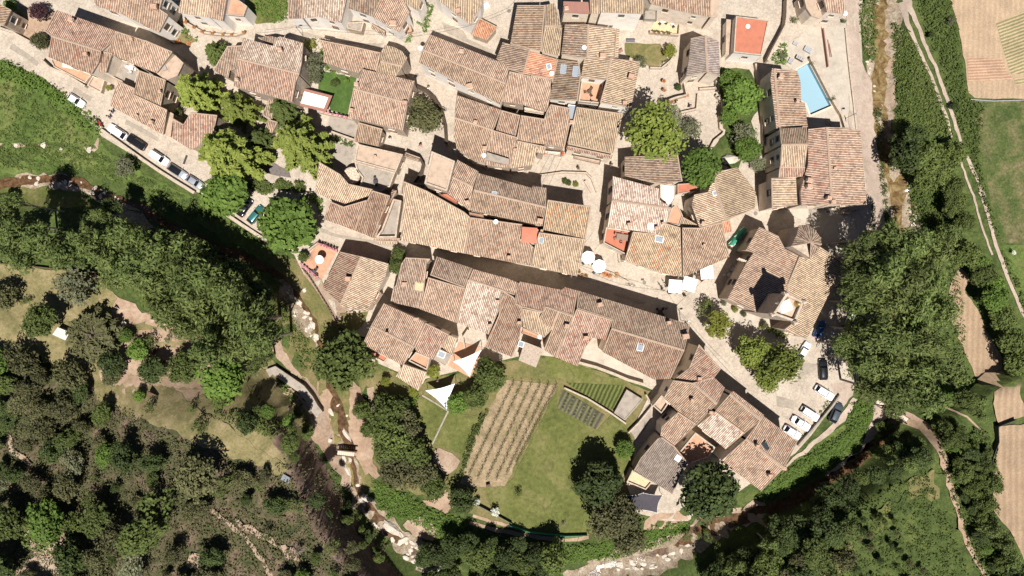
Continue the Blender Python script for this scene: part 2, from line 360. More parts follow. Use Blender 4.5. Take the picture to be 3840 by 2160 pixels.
def roughen(P, amp, step=.7):
    out = []; n = len(P)
    for i in range(n):
        a, b = np.array(P[i]), np.array(P[(i + 1) % n]); k = max(1, int(np.hypot(*(b - a)) / step))
        for j in range(k):
            q = a + (b - a) * j / k
            if amp: v = noise.noise_vector(Vector((q[0] * .7, q[1] * .7, 3))); q = q + np.array([v.x, v.y]) * amp * 1.6
            out.append(q)
    return out
def sheet(name, t, pts, mat, lvl, rough_=0.0, step=2.0, holes=(), label=None, cat=None, kind='structure', zfix=None):
    P = pl(t, pts) if zfix is None else np.array([at(t, p, zfix)[:2] for p in pts])
    if zfix is None:
        P = np.array([gat(t, p)[:2] for p in pts])
    R = roughen(P, rough_, .8 if rough_ else step)
    loops = [R] + [roughen(h, 0, step) for h in holes]
    V = []; E = []
    for L in loops:
        b = len(V); V += [Vector((q[0], q[1])) for q in L]; E += [(b + i, b + (i + 1) % len(L)) for i in range(len(L))]
    mn, mx = np.min(R, 0), np.max(R, 0)
    if zfix is None:
        gx, gy = np.meshgrid(np.arange(mn[0] + .3, mx[0], step), np.arange(mn[1] + .3, mx[1], step)); Gp = np.stack([gx.ravel(), gy.ravel()], 1)
        if len(Gp):
            Gp = Gp[inpoly(Gp, R)]; V += [Vector(q) for q in Gp]
    r = delaunay_2d_cdt(V, E, [], 0, 1e-4)
    vv = np.array([[v.x, v.y] for v in r[0]]); F = np.array([f for f in r[2] if len(f) == 3])
    c = vv[F].mean(1); k = inpoly(c, R)
    for h in holes: k &= ~inpoly(c, h)
    F = F[k]
    # face up
    a_, b_, c_ = vv[F[:, 0]], vv[F[:, 1]], vv[F[:, 2]]
    neg = ((b_ - a_)[:, 0] * (c_ - a_)[:, 1] - (b_ - a_)[:, 1] * (c_ - a_)[:, 0]) < 0
    F[neg] = F[neg][:, ::-1]
    z = (terr(vv) if zfix is None else np.full(len(vv), zfix)) + .02 + .03 * lvl
    o = ob(name, meshd(name, np.column_stack([vv, z]), F, mat, smooth=True))
    if kind: tag(o, kind=kind)
    if label: tag(o, label, cat)
    return o
def band(pts, w):
    """a polyline in picture coordinates widened to an outline; w a width or list"""
    pts = [Vector(p) for p in pts]; w = w if isinstance(w, (list, tuple)) else [w] * len(pts); L = []; Rr = []
    for i, p in enumerate(pts):
        d = (pts[min(i + 1, len(pts) - 1)] - pts[max(i - 1, 0)]).normalized(); n = Vector((-d.y, d.x))
        L.append(tuple(p + n * w[i] / 2)); Rr.append(tuple(p - n * w[i] / 2))
    return L + Rr[::-1]
# levels: natural ground 0-3, paving 4, things on paving 5+
sheet('meadow', 'Z', [(-120,60),(0,140),(110,190),(190,262),(250,335),(262,372),(370,445),(505,505),(600,570),(690,640),(700,680),(560,600),(430,520),(330,470),(215,430),(100,435),(-120,450)], G_MEADOW, 0, .5)
sheet('meadow', 'Z', [(-120,470),(60,470),(200,480),(230,520),(120,525),(-120,510)], G_LAWN, 0, .3)
sheet('dry_pasture', 'Z', [(-120,655),(0,660),(120,675),(240,690),(300,760),(420,830),(560,880),(690,900),(700,930),(640,920),(620,950),(640,1010),(730,1090),(740,1180),(600,1150),(470,1090),(300,1020),(245,1000),(180,920),(40,890),(-120,880)], G_DRY, 1, .7)
sheet('orchard_ground', 'Z', [(290,740),(420,820),(560,870),(640,890),(600,960),(480,1000),(330,1010),(250,980),(270,850)], G_EARTH, 2, .8)
sheet('sun_scorched_grass', 'Z', [(245,960),(420,970),(560,1060),(640,1120),(730,1180),(720,1195),(600,1160),(450,1090),(290,1030),(240,1000)], G_DRY, 3, .5)
sheet('sun_scorched_grass', 'Z', [(618,920),(690,930),(720,990),(735,1060),(745,1110),(700,1080),(625,1030),(610,960)], G_DRY, 3, .4)
sheet('hillside_clearing', 'Z', [(470,1290),(600,1310),(700,1380),(740,1500),(540,1500),(560,1400),(480,1350)], G_SCRUB, 1, 1.0)
sheet('hillside_clearing', 'Z', [(330,1190),(470,1180),(560,1240),(480,1270),(350,1250)], G_SCRUB, 1, 1.0)
sheet('hillside_clearing', 'Z', [(60,1330),(170,1340),(180,1430),(100,1480),(30,1450),(90,1380)], G_PINK, 1, .8)
sheet('earth_path', 'Z', band([(535,1285),(580,1320),(630,1365),(665,1420),(700,1480)], 11), G_PINK, 3, .3)
sheet('earth_scar', 'Z', [(590,1300),(640,1330),(690,1352),(700,1372),(650,1350),(600,1322)], G_PINK, 3, .5)
sheet('earth_scar', 'Z', [(480,1390),(520,1400),(500,1440),(470,1425)], G_PINK, 3, .5)
sheet('earth_scar', 'Z', [(700,1370),(740,1375),(760,1410),(720,1410)], G_PINK, 3, .5)
sheet('earth_scar', 'Z', [(150,1330),(175,1400),(160,1440),(100,1400),(120,1350)], G_PINK, 3, .7)
sheet('earth_scar', 'A', [(90,1085),(160,1078),(190,1105),(130,1112)], G_PINK, 2, .3)
sheet('earth_scar', 'A', [(280,1085),(340,1082),(380,1100),(330,1112)], G_EARTH, 2, .3)
sheet('earth_scar', 'A', [(-60,1075),(30,1085),(20,1105),(-60,1100)], G_PINK, 2, .3)
sheet('earth_scar', 'A', [(640,1110),(700,1100),(735,1040),(750,1070),(730,1120),(690,1160),(650,1150)], G_PINK, 2, .4)
sheet('stony_bank', 'J', [(150,60),(250,20),(330,90),(400,170),(430,260),(500,330),(540,420),(600,470),(620,560),(600,620),(520,540),(430,420),(370,290),(300,170)], G_EARTH, 2.4, .5)
sheet('stony_bank', 'J', [(470,-20),(560,40),(620,120),(560,140),(600,260),(560,330),(560,420),(530,350),(500,230),(470,120)], G_EARTH, 2.3, .4)
sheet('stony_bank', 'J', [(690,280),(760,260),(800,330),(830,480),(880,640),(840,680),(760,560),(720,430)], G_EARTH, 2.2, .4)
sheet('brush_heap', 'J', [(1110,1050),(1230,990),(1330,1070),(1390,1140),(1330,1190),(1200,1150)], G_PINK, 2.5, .5)
sheet('earth_path', 'Z', band([(22,1090),(30,1135),(60,1155),(75,1170)], 12), G_PINK, 3, .3)
# left river surroundings
sheet('riverbank', 'Z', [(690,640),(760,660),(800,730),(850,790),(880,830),(900,840),(910,900),(930,960),(900,1000),(900,1080),(925,1160),(950,1240),(920,1240),(870,1180),(830,1100),(800,1020),(740,930),(680,850),(690,760)], G_DRYG, 0, .8)
sheet('riverbank_path', 'Z', band([(680,850),(720,910),(760,960),(800,1010),(815,1080),(840,1150),(875,1210),(900,1260),(950,1300),(1000,1340)], [24,22,24,40,42,40,26,20,14,10]), G_PINK, 1, .5)
sheet('riverbank_path', 'Z', [(880,950),(910,985),(930,1060),(945,1110),(935,1150),(960,1200),(945,1210),(900,1150),(885,1080),(870,1000)], G_EARTH, 1, .5)
sheet('shingle_bank', 'Z', [(700,700),(720,705),(770,790),(800,850),(800,880),(770,850),(735,790),(705,740)], G_SHING, 3.6, .6)
sheet('shingle_bank', 'Z', band([(855,1080),(870,1140),(885,1200),(905,1260),(960,1310),(1010,1360),(1060,1395),(1110,1430)], [50,50,36,40,50,56,66,60]), G_SHING, 1, .7)
sheet('shingle_bank', 'Z', band([(1830,1318),(1770,1340),(1700,1378),(1620,1410),(1540,1425),(1440,1480)], [60,70,80,86,70,90]), G_SHING, 1, .8)
sheet('shingle_bank', 'Z', band([(1932,1290),(1860,1300),(1800,1320)], [60,40,40]), G_PINK, 1, .8)
sheet('shingle_bank', 'Z', [(40,440),(150,440),(210,455),(300,500),(370,540),(390,590),(340,570),(270,530),(200,480),(60,470)], G_SHING, 1, .6)
# right river
sheet('shingle_bank', 'Z', band([(2215,-20),(2215,50),(2222,150),(2212,250),(2205,330)], [90,95,80,75,80]), G_SHING, 1, .7)
sheet('shingle_bank', 'Z', band([(2235,420),(2265,520),(2310,580)], [60,70,40]), G_SHING, 1, .6)
sheet('pink_verge', 'Z', [(2190,190),(2232,60),(2262,70),(2268,160),(2245,190),(2255,240),(2230,300),(2215,260),(2235,190)], G_PINK, 2, .3)
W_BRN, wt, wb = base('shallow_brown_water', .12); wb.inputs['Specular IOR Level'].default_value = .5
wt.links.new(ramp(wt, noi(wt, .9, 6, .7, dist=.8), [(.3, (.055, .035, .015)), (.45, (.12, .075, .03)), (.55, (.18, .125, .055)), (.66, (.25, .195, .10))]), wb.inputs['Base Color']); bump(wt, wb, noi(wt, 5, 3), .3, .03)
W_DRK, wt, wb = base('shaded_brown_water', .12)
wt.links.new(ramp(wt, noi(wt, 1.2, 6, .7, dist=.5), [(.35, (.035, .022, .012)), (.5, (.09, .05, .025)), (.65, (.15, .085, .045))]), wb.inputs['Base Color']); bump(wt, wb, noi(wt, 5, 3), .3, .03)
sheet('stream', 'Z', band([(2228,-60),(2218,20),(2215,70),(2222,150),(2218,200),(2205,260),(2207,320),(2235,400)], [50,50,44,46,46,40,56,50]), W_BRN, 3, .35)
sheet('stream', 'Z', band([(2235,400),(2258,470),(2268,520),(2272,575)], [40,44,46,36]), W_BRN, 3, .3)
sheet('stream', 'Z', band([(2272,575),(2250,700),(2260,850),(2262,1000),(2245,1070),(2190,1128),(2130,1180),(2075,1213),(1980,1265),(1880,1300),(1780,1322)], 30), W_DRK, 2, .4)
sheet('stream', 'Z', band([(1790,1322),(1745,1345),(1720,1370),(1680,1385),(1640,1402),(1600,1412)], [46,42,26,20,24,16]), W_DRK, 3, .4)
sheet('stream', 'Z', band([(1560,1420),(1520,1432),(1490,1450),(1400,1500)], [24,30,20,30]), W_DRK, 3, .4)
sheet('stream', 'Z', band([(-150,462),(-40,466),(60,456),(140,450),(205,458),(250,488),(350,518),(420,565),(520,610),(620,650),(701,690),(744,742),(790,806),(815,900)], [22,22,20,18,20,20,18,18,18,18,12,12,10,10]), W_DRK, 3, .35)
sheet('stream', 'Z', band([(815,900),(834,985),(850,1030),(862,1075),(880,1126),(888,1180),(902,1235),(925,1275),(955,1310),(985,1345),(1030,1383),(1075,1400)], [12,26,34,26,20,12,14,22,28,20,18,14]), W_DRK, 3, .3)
sheet('algae_patch', 'Z', [(866,1160),(880,1160),(890,1200),(892,1230),(882,1215),(868,1190)], G_ALGAE, 3.4, .2, kind='structure')
sheet('algae_patch', 'Z', [(1010,1362),(1030,1372),(1036,1386),(1020,1380)], G_ALGAE, 3.4, .15)
sheet('algae_patch', 'Z', [(716,730),(740,765),(760,790),(755,800),(730,770),(712,745)], G_ALGAE, 2.6, .2)
sheet('algae_patch', 'Z', [(838,1092),(858,1100),(855,1120),(842,1125)], G_ALGAE, 3.4, .15)
# gardens south
sheet('garden_ground', 'Z', [(905,900),(1000,940),(1060,960),(1240,915),(1380,900),(1460,915),(1640,985),(1600,1060),(1590,1180),(1600,1290),(1560,1340),(1380,1360),(1220,1310),(1130,1270),(1100,1250),(1000,1230),(930,1150),(925,1060),(905,980)], G_DRYG, 0, .4)
sheet('vineyard_floor', 'J', [(1880,-30),(2160,0),(2290,-10),(1970,560),(1890,780),(1760,790),(1540,750),(1560,660),(1640,440),(1760,180)], G_VINE, 2, .25)
sheet('lawn', 'K', [(330,60),(350,180),(640,345),(750,230),(860,320),(900,440),(880,600),(830,690),(700,900),(600,1140),(400,1160),(150,1120),(-20,1060),(-100,960),(-180,880),(-200,760),(-60,770),(10,720),(120,480),(230,280)], G_LAWN, 3, .3)
sheet('lawn', 'J', [(1170,120),(1270,90),(1450,200),(1330,450),(1290,380),(1230,290),(1150,230)], G_LAWN, 2, .2)
sheet('lawn', 'J', [(1460,210),(1600,230),(1700,260),(1640,400),(1560,540),(1380,455),(1335,450)], G_LAWN, 2, .2)
sheet('stepping_path', 'J', band([(1255,85),(1350,140),(1450,205),(1330,455)], 12), GREYF, 4)
sheet('sandy_bed', 'J', [(1345,510),(1380,480),(1480,520),(1540,575),(1510,640),(1440,690),(1370,620),(1335,570)], G_PINK, 3, .1)
sheet('bare_plot', 'J', [(1250,880),(1380,840),(1440,800),(1480,930),(1430,980),(1330,930)], G_EARTH, 3, .3)
sheet('bare_plot', 'J', [(840,30),(890,20),(900,120),(890,260),(860,240)], G_PINK, 2, .2)
sheet('green_plot', 'G', [(240,1210),(330,1255),(510,1310),(640,1360),(820,1410),(850,1460),(740,1640),(560,1540),(400,1430),(270,1400)], G_LAWN, 2, .2)
sheet('terrace_paving', 'G', [(570,1110),(690,1190),(1080,1420),(1040,1430),(900,1395),(700,1330),(520,1275)], G_CONC, 5)
sheet('track_rut', 'Z', band([(1180,1315),(1260,1335),(1340,1350),(1420,1358),(1480,1352)], 10), G_EARTH, 2, .15)
sheet('track_rut', 'Z', band([(1190,1298),(1270,1320),(1350,1332),(1420,1340),(1480,1345)], 7), G_EARTH, 2, .15)
sheet('bare_plot', 'K', [(1000,1020),(1220,930),(1340,1020),(1230,1090),(990,1100)], G_EARTH, 2, .3)
# east side fields
sheet('meadow', 'Z', [(2370,-60),(2395,60),(2410,150),(2430,240),(2470,255),(2700,245),(2700,700),(2600,720),(2576,770),(2520,650),(2480,540),(2430,420),(2380,260),(2330,120),(2290,-60)], G_GREEN, 0, .6)
sheet('ploughed_field', 'D', [(1360,-60),(2200,-60),(2200,745),(1560,742),(1512,700),(1480,450),(1435,200)], G_FIELD, 2, .12)
sheet('tilled_strip', 'D', [(1500,440),(1760,440),(1800,540),(1850,600),(1510,620)], G_TILL, 3, .15)
sheet('pasture', 'D', [(1590,760),(2200,755),(2200,1840),(1760,1830),(1700,1600),(1640,1300),(1560,1000)], G_PAST, 1, .3)
0 and sheet('dry_patch', 'D', [(1640,860),(1760,800),(2200,800),(2200,1250),(1760,1240),(1650,1100)], G_DRYG, 2, .9)
0 and sheet('dry_patch', 'D', [(1680,1260),(2200,1240),(2200,1400),(1760,1460)], G_DRYG, 2, .9)
0 and sheet('dry_patch', 'H', [(1740,-20),(2200,-20),(2200,110),(1760,110)], G_DRYG, 2.5, .6)
0 and sheet('dry_patch', 'H', [(1760,170),(2200,160),(2200,220),(1760,220)], G_DRYG, 2.5, .5)
sheet('pasture', 'H', [(1770,400),(2200,390),(2200,1400),(1932,900),(1850,700),(1800,520)], G_MEADOW, 1, .2)
sheet('terrace_field', 'H', [(1440,565),(1520,640),(1480,760),(1560,850),(1650,1050),(1770,1250),(1900,1520),(1960,1680),(1740,1755),(1700,1600),(1590,1449),(1500,1250),(1420,1060),(1370,950),(1365,720)], G_FIELD2, 2, .2)
sheet('terrace_field', 'L', [(1740,320),(2300,260),(2300,1420),(1932,1330),(1850,1150),(1710,970),(1690,750),(1735,500)], G_FIELD2, 2, .2)
sheet('track_rut', 'D', band([(1035,-40),(1060,60),(1110,150),(1180,330),(1270,520),(1330,700),(1400,900),(1480,1130),(1570,1330),(1640,1500)], [70,60,34,26,24,26,24,24,28,28]), G_GRAV, 2.2, .15)
sheet('track_rut', 'D', band([(1000,20),(1050,180),(1130,360),(1230,570),(1290,740),(1350,900),(1385,1040)], [60,36,24,22,24,24,14]), G_GRAV, 2.4, .1)
sheet('track_rut', 'D', band([(1445,1190),(1490,1330),(1550,1480),(1610,1700),(1690,1920)], 16), G_GRAV, 2.4, .12)
sheet('track_rut', 'H', band([(1600,0),(1660,180),(1720,400),(1800,630),(1870,800),(1932,930),(2060,1150)], 26), G_GRAV, 2.2, .12)
sheet('footpath', 'L', band([(860,150),(960,210),(1060,270),(1180,320),(1250,390),(1290,480),(1320,560),(1345,660),(1385,800),(1430,930),(1465,1080),(1510,1220),(1580,1340),(1650,1460)], [70,84,90,84,76,60,64,60,54,48,50,42,40,32]), G_EARTH, 2.6, .3)
sheet('gravel_bar', 'L', [(800,170),(900,180),(960,240),(880,270),(850,320),(800,400),(780,480),(700,540),(600,590),(450,690),(420,680),(560,580),(680,510),(720,430),(770,300)], G_GRAV, 2, .3)
sheet('footpath', 'L', band([(1270,175),(1400,190),(1500,250),(1570,310),(1640,390)], 12), G_PINK, 2, .15)
sheet('grassy_verge', 'L', [(650,90),(790,150),(770,280),(700,430),(560,560),(300,700),(0,860),(-60,900),(-60,790),(0,750),(200,560),(330,420),(560,330),(640,200)], G_MEADOW, 1, .3)
sheet('verge_path', 'L', band([(660,110),(560,260),(450,370),(350,440),(230,540),(130,620)], [40,50,40,34,26,16]), G_GRAV, 2.6, .2)
sheet('scrub_slope', 'L', [(500,1000),(950,900),(1200,650),(1320,700),(1450,1150),(1560,1500),(300,1500),(400,1200)], G_GREEN, 1, .8)
sheet('dry_patch', 'L', [(800,950),(930,900),(900,1100),(800,1090)], G_LAWN, 1.6, .8)
sheet('dry_patch', 'L', [(1050,730),(1260,640),(1290,850),(1060,860)], G_DRYG, 1.6, .8)
sheet('dry_patch', 'L', [(480,1180),(640,1200),(600,1330),(520,1500),(380,1500),(430,1340)], G_DRYG, 1.6, .8)
# village paving, road, yard
poolh = [tuple(p) for p in POOL]
sheet('village_paving', 'Z', [(-160,-80),(-160,60),(-80,95),(0,150),(110,195),(185,262),(250,335),(258,344),(380,418),(508,490),(580,545),(650,592),(690,615),(740,640),(765,690),(800,720),(820,745),(850,800),(880,838),(905,845),(930,850),(915,880),(920,900),(1000,935),(1060,955),(1240,912),(1330,890),(1460,905),(1640,980),(1600,1060),(1590,1175),(1575,1215),(1600,1290),(1680,1310),(1730,1310),(1860,1235),(1960,1165),(2000,1140),(2040,1095),(2110,1000),(2160,950),(2200,930),(2215,880),(2180,600),(2170,-80)], G_PAVE, 4, 0, 3.0, holes=[poolh])
sheet('gravel_road', 'Z', [(2122,-80),(2170,-80),(2160,30),(2165,150),(2190,200),(2200,330),(2215,420),(2225,540),(2225,640),(2175,700),(2150,560),(2135,330),(2130,150)], G_GRAV, 5, .25, 2.0)
sheet('concrete_yard', 'D', [(300,210),(420,205),(560,200),(590,215),(615,500),(640,760),(668,975),(590,965),(585,890),(500,770),(475,800),(305,478),(215,530),(200,540),(150,500),(100,470),(130,330),(230,280)], G_CONC, 6, 0, 2.5)
sheet('concrete_yard', 'H', [(60,130),(560,120),(620,180),(600,420),(520,470),(400,380),(380,280),(300,240),(250,210)], G_CONC, 6, 0, 2.5)
sheet('pool_terrace', 'D', [(325,872),(478,803),(560,870),(580,960),(300,965)], G_CONC, 7, 0, 2.5)
sheet('gravel_verge', 'L', [(480,0),(640,-20),(640,80),(560,180),(480,160),(500,80)], G_GRAV, 5, .2)
sheet('dry_lawn', 'C', [(850,325),(1120,335),(1150,400),(1170,440),(1110,505),(1045,510),(990,470),(880,430),(852,400)], G_DRYG, 6, .1)
sheet('garden_bed', 'C', [(1570,510),(1790,520),(1840,640),(1870,800),(1800,920),(1830,1000),(1700,1300),(1590,1250),(1480,1160),(1600,1000),(1580,850),(1600,800),(1560,700)], G_GREEN, 6, .2)
sheet('watered_lawn', 'B', [(490,540),(620,560),(765,575),(745,660),(690,875),(560,830),(550,720),(470,680)], G_LAWNB, 6, .1)
sheet('garden_bed', 'B', [(0,-60),(245,-60),(245,90),(150,170),(0,190),(-80,100),(-80,-60)], G_LAWN, 6, .15)
sheet('garden_bed', 'A', [(1240,160),(1330,130),(1420,260),(1500,310),(1420,340),(1300,330),(1215,250)], G_DRYG, 6, .1)
sheet('garden_bed', 'A', [(90,40),(430,90),(380,270),(370,380),(260,330),(80,230)], G_EARTH, 6, .1)
sheet('grey_patio', 'B', [(560,1080),(745,1095),(720,1230),(665,1300),(520,1210)], GREYF, 6)
sheet('grey_patio', 'B', [(560,850),(770,900),(740,1060),(540,980)], GREYF, 6)
sheet('garden_bed', 'H', [(-380,130),(-250,110),(-120,200),(0,260),(-60,300),(-300,260)], G_EARTH, 6, .1) if False else None
sheet('garden_gravel', 'G', [(1560,830),(1640,860),(1870,920),(1932,940),(2090,1070),(2020,1210),(1900,1150),(1700,1190),(1600,960)], G_CONC, 6, .1)
sheet('yellow_patio', 'C', [(1088,130),(1272,150),(1262,262),(1035,240)], YELF, 6)
sheet('terracotta_terrace', 'F', [(465,388),(612,450),(500,662),(362,540)], TERRA, 6)
sheet('pink_earth_yard', 'F', [(362,545),(500,662),(520,740),(640,850),(720,900),(600,1000),(560,900),(480,780),(380,640),(340,560)], G_PINK, 6, .1)
sheet('dry_lawn', 'F', [(640,920),(850,900),(800,1010),(720,1060),(600,1010)], G_DRYG, 6.5, .2)
sheet('plaza_rock_garden', 'C', [(230,1330),(560,1330),(640,1430),(640,1600),(500,1560),(260,1500)], G_PINK, 5.5, .1) if False else None

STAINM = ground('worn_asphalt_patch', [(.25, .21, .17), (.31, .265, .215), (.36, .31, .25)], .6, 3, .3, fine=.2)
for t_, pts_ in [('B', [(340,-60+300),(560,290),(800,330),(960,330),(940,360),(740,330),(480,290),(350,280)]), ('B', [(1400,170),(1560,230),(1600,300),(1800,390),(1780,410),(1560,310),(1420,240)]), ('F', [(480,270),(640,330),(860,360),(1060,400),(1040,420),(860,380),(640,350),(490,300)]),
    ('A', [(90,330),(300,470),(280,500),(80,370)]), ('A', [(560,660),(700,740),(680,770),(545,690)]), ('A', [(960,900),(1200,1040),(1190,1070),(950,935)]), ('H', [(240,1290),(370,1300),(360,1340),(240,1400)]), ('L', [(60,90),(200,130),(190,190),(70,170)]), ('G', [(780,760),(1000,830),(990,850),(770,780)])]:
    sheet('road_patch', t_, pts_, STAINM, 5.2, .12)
for t_, p_, w_, h_, a_ in [('A', (1398,1205), .35, 1.6, .35), ('G', (985,660), .5, .3, 0), ('H', (480,150), 1.8, .25, 0)]:
    v = at(t_, p_, .2); b = bmesh.new(); bmesh.ops.create_cube(b, size=1); me = bpy.data.meshes.new('drain_grate'); b.to_mesh(me); b.free(); me.materials.append(METAL)
    o = ob('drain_grate', me); o.scale = (w_, h_, .06); o.location = v; o.rotation_euler = (0, 0, -a_); tag(o, {0.35: 'long iron drain grate across the street of parked cars', 0.5: 'small square drain in the open plaza', 1.8: 'thin drain strip in front of the farmhouse'}[w_], 'drain')

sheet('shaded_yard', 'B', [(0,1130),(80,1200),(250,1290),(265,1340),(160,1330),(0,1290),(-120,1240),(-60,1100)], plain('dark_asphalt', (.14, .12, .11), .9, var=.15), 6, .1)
# ------------------------------------------------------------------ houses
PITCH = .285
DIRS = {'N': (0, 1), 'S': (0, -1), 'E': (1, 0), 'W': (-1, 0), 'NE': (.7, .7), 'NW': (-.7, .7), 'SE': (.7, -.7), 'SW': (-.7, -.7)}
FOOT = []      # (outline, mean height, house) of every roof, for the window test
def snap(P, d):
    n = len(P); A = sum(P[i][0] * P[(i + 1) % n][1] - P[(i + 1) % n][0] * P[i][1] for i in range(n)); sg = 1 if A > 0 else -1
    best = None
    acc = Vector((0, 0)); d = Vector(d).normalized()
    for i in range(n):
        e = Vector(P[(i + 1) % n][:2]) - Vector(P[i][:2])
        if e.length < .3: continue
        nn = Vector((e.y, -e.x)) * sg / e.length
        for s in (1, -1):
            k = (nn * s).dot(d)
            if k > .72: 
                sc = e.length * (k ** 4)
                if best is None or sc > best[0]: best = (sc, nn * s)
    return best[1] if best else d
def roof_mesh(P2, dn, zr, k, tile, ridge=True):
    """P2: outline in metres; dn: downhill direction; zr: height of the highest side; k: slope.
    Corrugated rows of tiles run downhill, on a deck 12 cm thick, with mortar along the ridge and the sides."""
    P2 = [Vector(p[:2]) for p in P2]; un = Vector((-dn.y, dn.x))
    U = [p.dot(un) for p in P2]; T = [p.dot(dn) for p in P2]; t0 = min(T)
    zf = lambda t: zr - k * (t - t0)
    n = len(P2); step = PITCH / 4; V = []; F = []; UV = []
    prof = [0, .045, .075, .045]
    i0 = math.floor(min(U) / step); i1 = math.ceil(max(U) / step)
    cols = []
    for i in range(i0, i1 + 1):
        u = min(max(i * step, min(U) + 1e-4), max(U) - 1e-4); hits = []
        for j in range(n):
            ua, ub = U[j], U[(j + 1) % n]
            if (ua > u) != (ub > u): hits.append(T[j] + (T[(j + 1) % n] - T[j]) * (u - ua) / (ub - ua))
        hits.sort(); cols.append((i, u, [(hits[q], hits[q + 1]) for q in range(0, len(hits) - 1, 2)]))
    def vv(u, t, h, uo=0): p = un * u + dn * t; V.append((p.x, p.y, zf(t) + h)); UV.append(((u + .5 * PITCH) / PITCH + uo, t / .42)); return len(V) - 1
    for (ia, ua, A_), (ib, ub, B_) in zip(cols[:-1], cols[1:]):
        if len(A_) != len(B_) or ub - ua < 1e-4: continue
        ha, hb = prof[ia % 4], prof[ib % 4]
        for (a0, a1), (b0, b1) in zip(A_, B_):
            q = (vv(ua, a0, ha), vv(ub, b0, hb), vv(ub, b1, hb), vv(ua, a1, ha)); F.append(q)
    # make them face up
    out = []
    for f in F:
        a, b, c = (Vector(V[f[0]]), Vector(V[f[1]]), Vector(V[f[2]]))
        out.append(f if (b - a).cross(c - a).z > 0 else f[::-1])
    F = out; M = [0] * len(F)
    mb = MB(); mb.V = V; mb.F = F; mb.M = M
    nU = sum(len(f) for f in F)
    A = sum(P2[i].x * P2[(i + 1) % n].y - P2[(i + 1) % n].x * P2[i].y for i in range(n))
    L = P2 if A > 0 else P2[::-1]
    zt = [zf(p.dot(dn)) for p in L]
    mb.add([(p.x, p.y, z - .015) for p, z in zip(L, zt)] + [(p.x, p.y, z - .13) for p, z in zip(L, zt)],
           [tuple(range(n)), tuple(range(n, 2 * n))[::-1]] + [(n + i, n + (i + 1) % n, (i + 1) % n, i) for i in range(n)], 1)
    for i in range(n):
        a, b = L[i], L[(i + 1) % n]; e = (b - a)
        if e.length < .8: continue
        nn = Vector((e.y, -e.x)).normalized(); d = nn.dot(dn)
        if d > .6: continue
        r = .12 if (d < -.6 and ridge) else .07
        za, zb = zf(a.dot(dn)) + .05, zf(b.dot(dn)) + .05; ins = nn * -.05
        k_ = max(1, int(e.length / 2.5)); pts = [Vector((*(a + ins + e * q / k_), za + (zb - za) * q / k_ + random.uniform(-.015, .015))) for q in range(k_ + 1)]
        mb.tube(pts, r, 5, 1)
    uvs = []
    for fi, f in enumerate(mb.F):
        for v in f: uvs.append(UV[v] if v < len(UV) else (0, 0))
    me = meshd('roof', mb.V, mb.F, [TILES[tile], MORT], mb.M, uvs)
    return me, zf
def solve(t, pts, d, zr, k):
    """picture outline of a tilted plane whose highest point is zr -> metres"""
    z = [zr] * len(pts)
    for _ in range(6):
        P = [at(t, p, q) for p, q in zip(pts, z)]
        dn = snap(P, d); T = [p[:2][0] * dn.x + p[:2][1] * dn.y for p in P]; t0 = min(T); z = [zr - k * (q - t0) for q in T]
    return P, dn
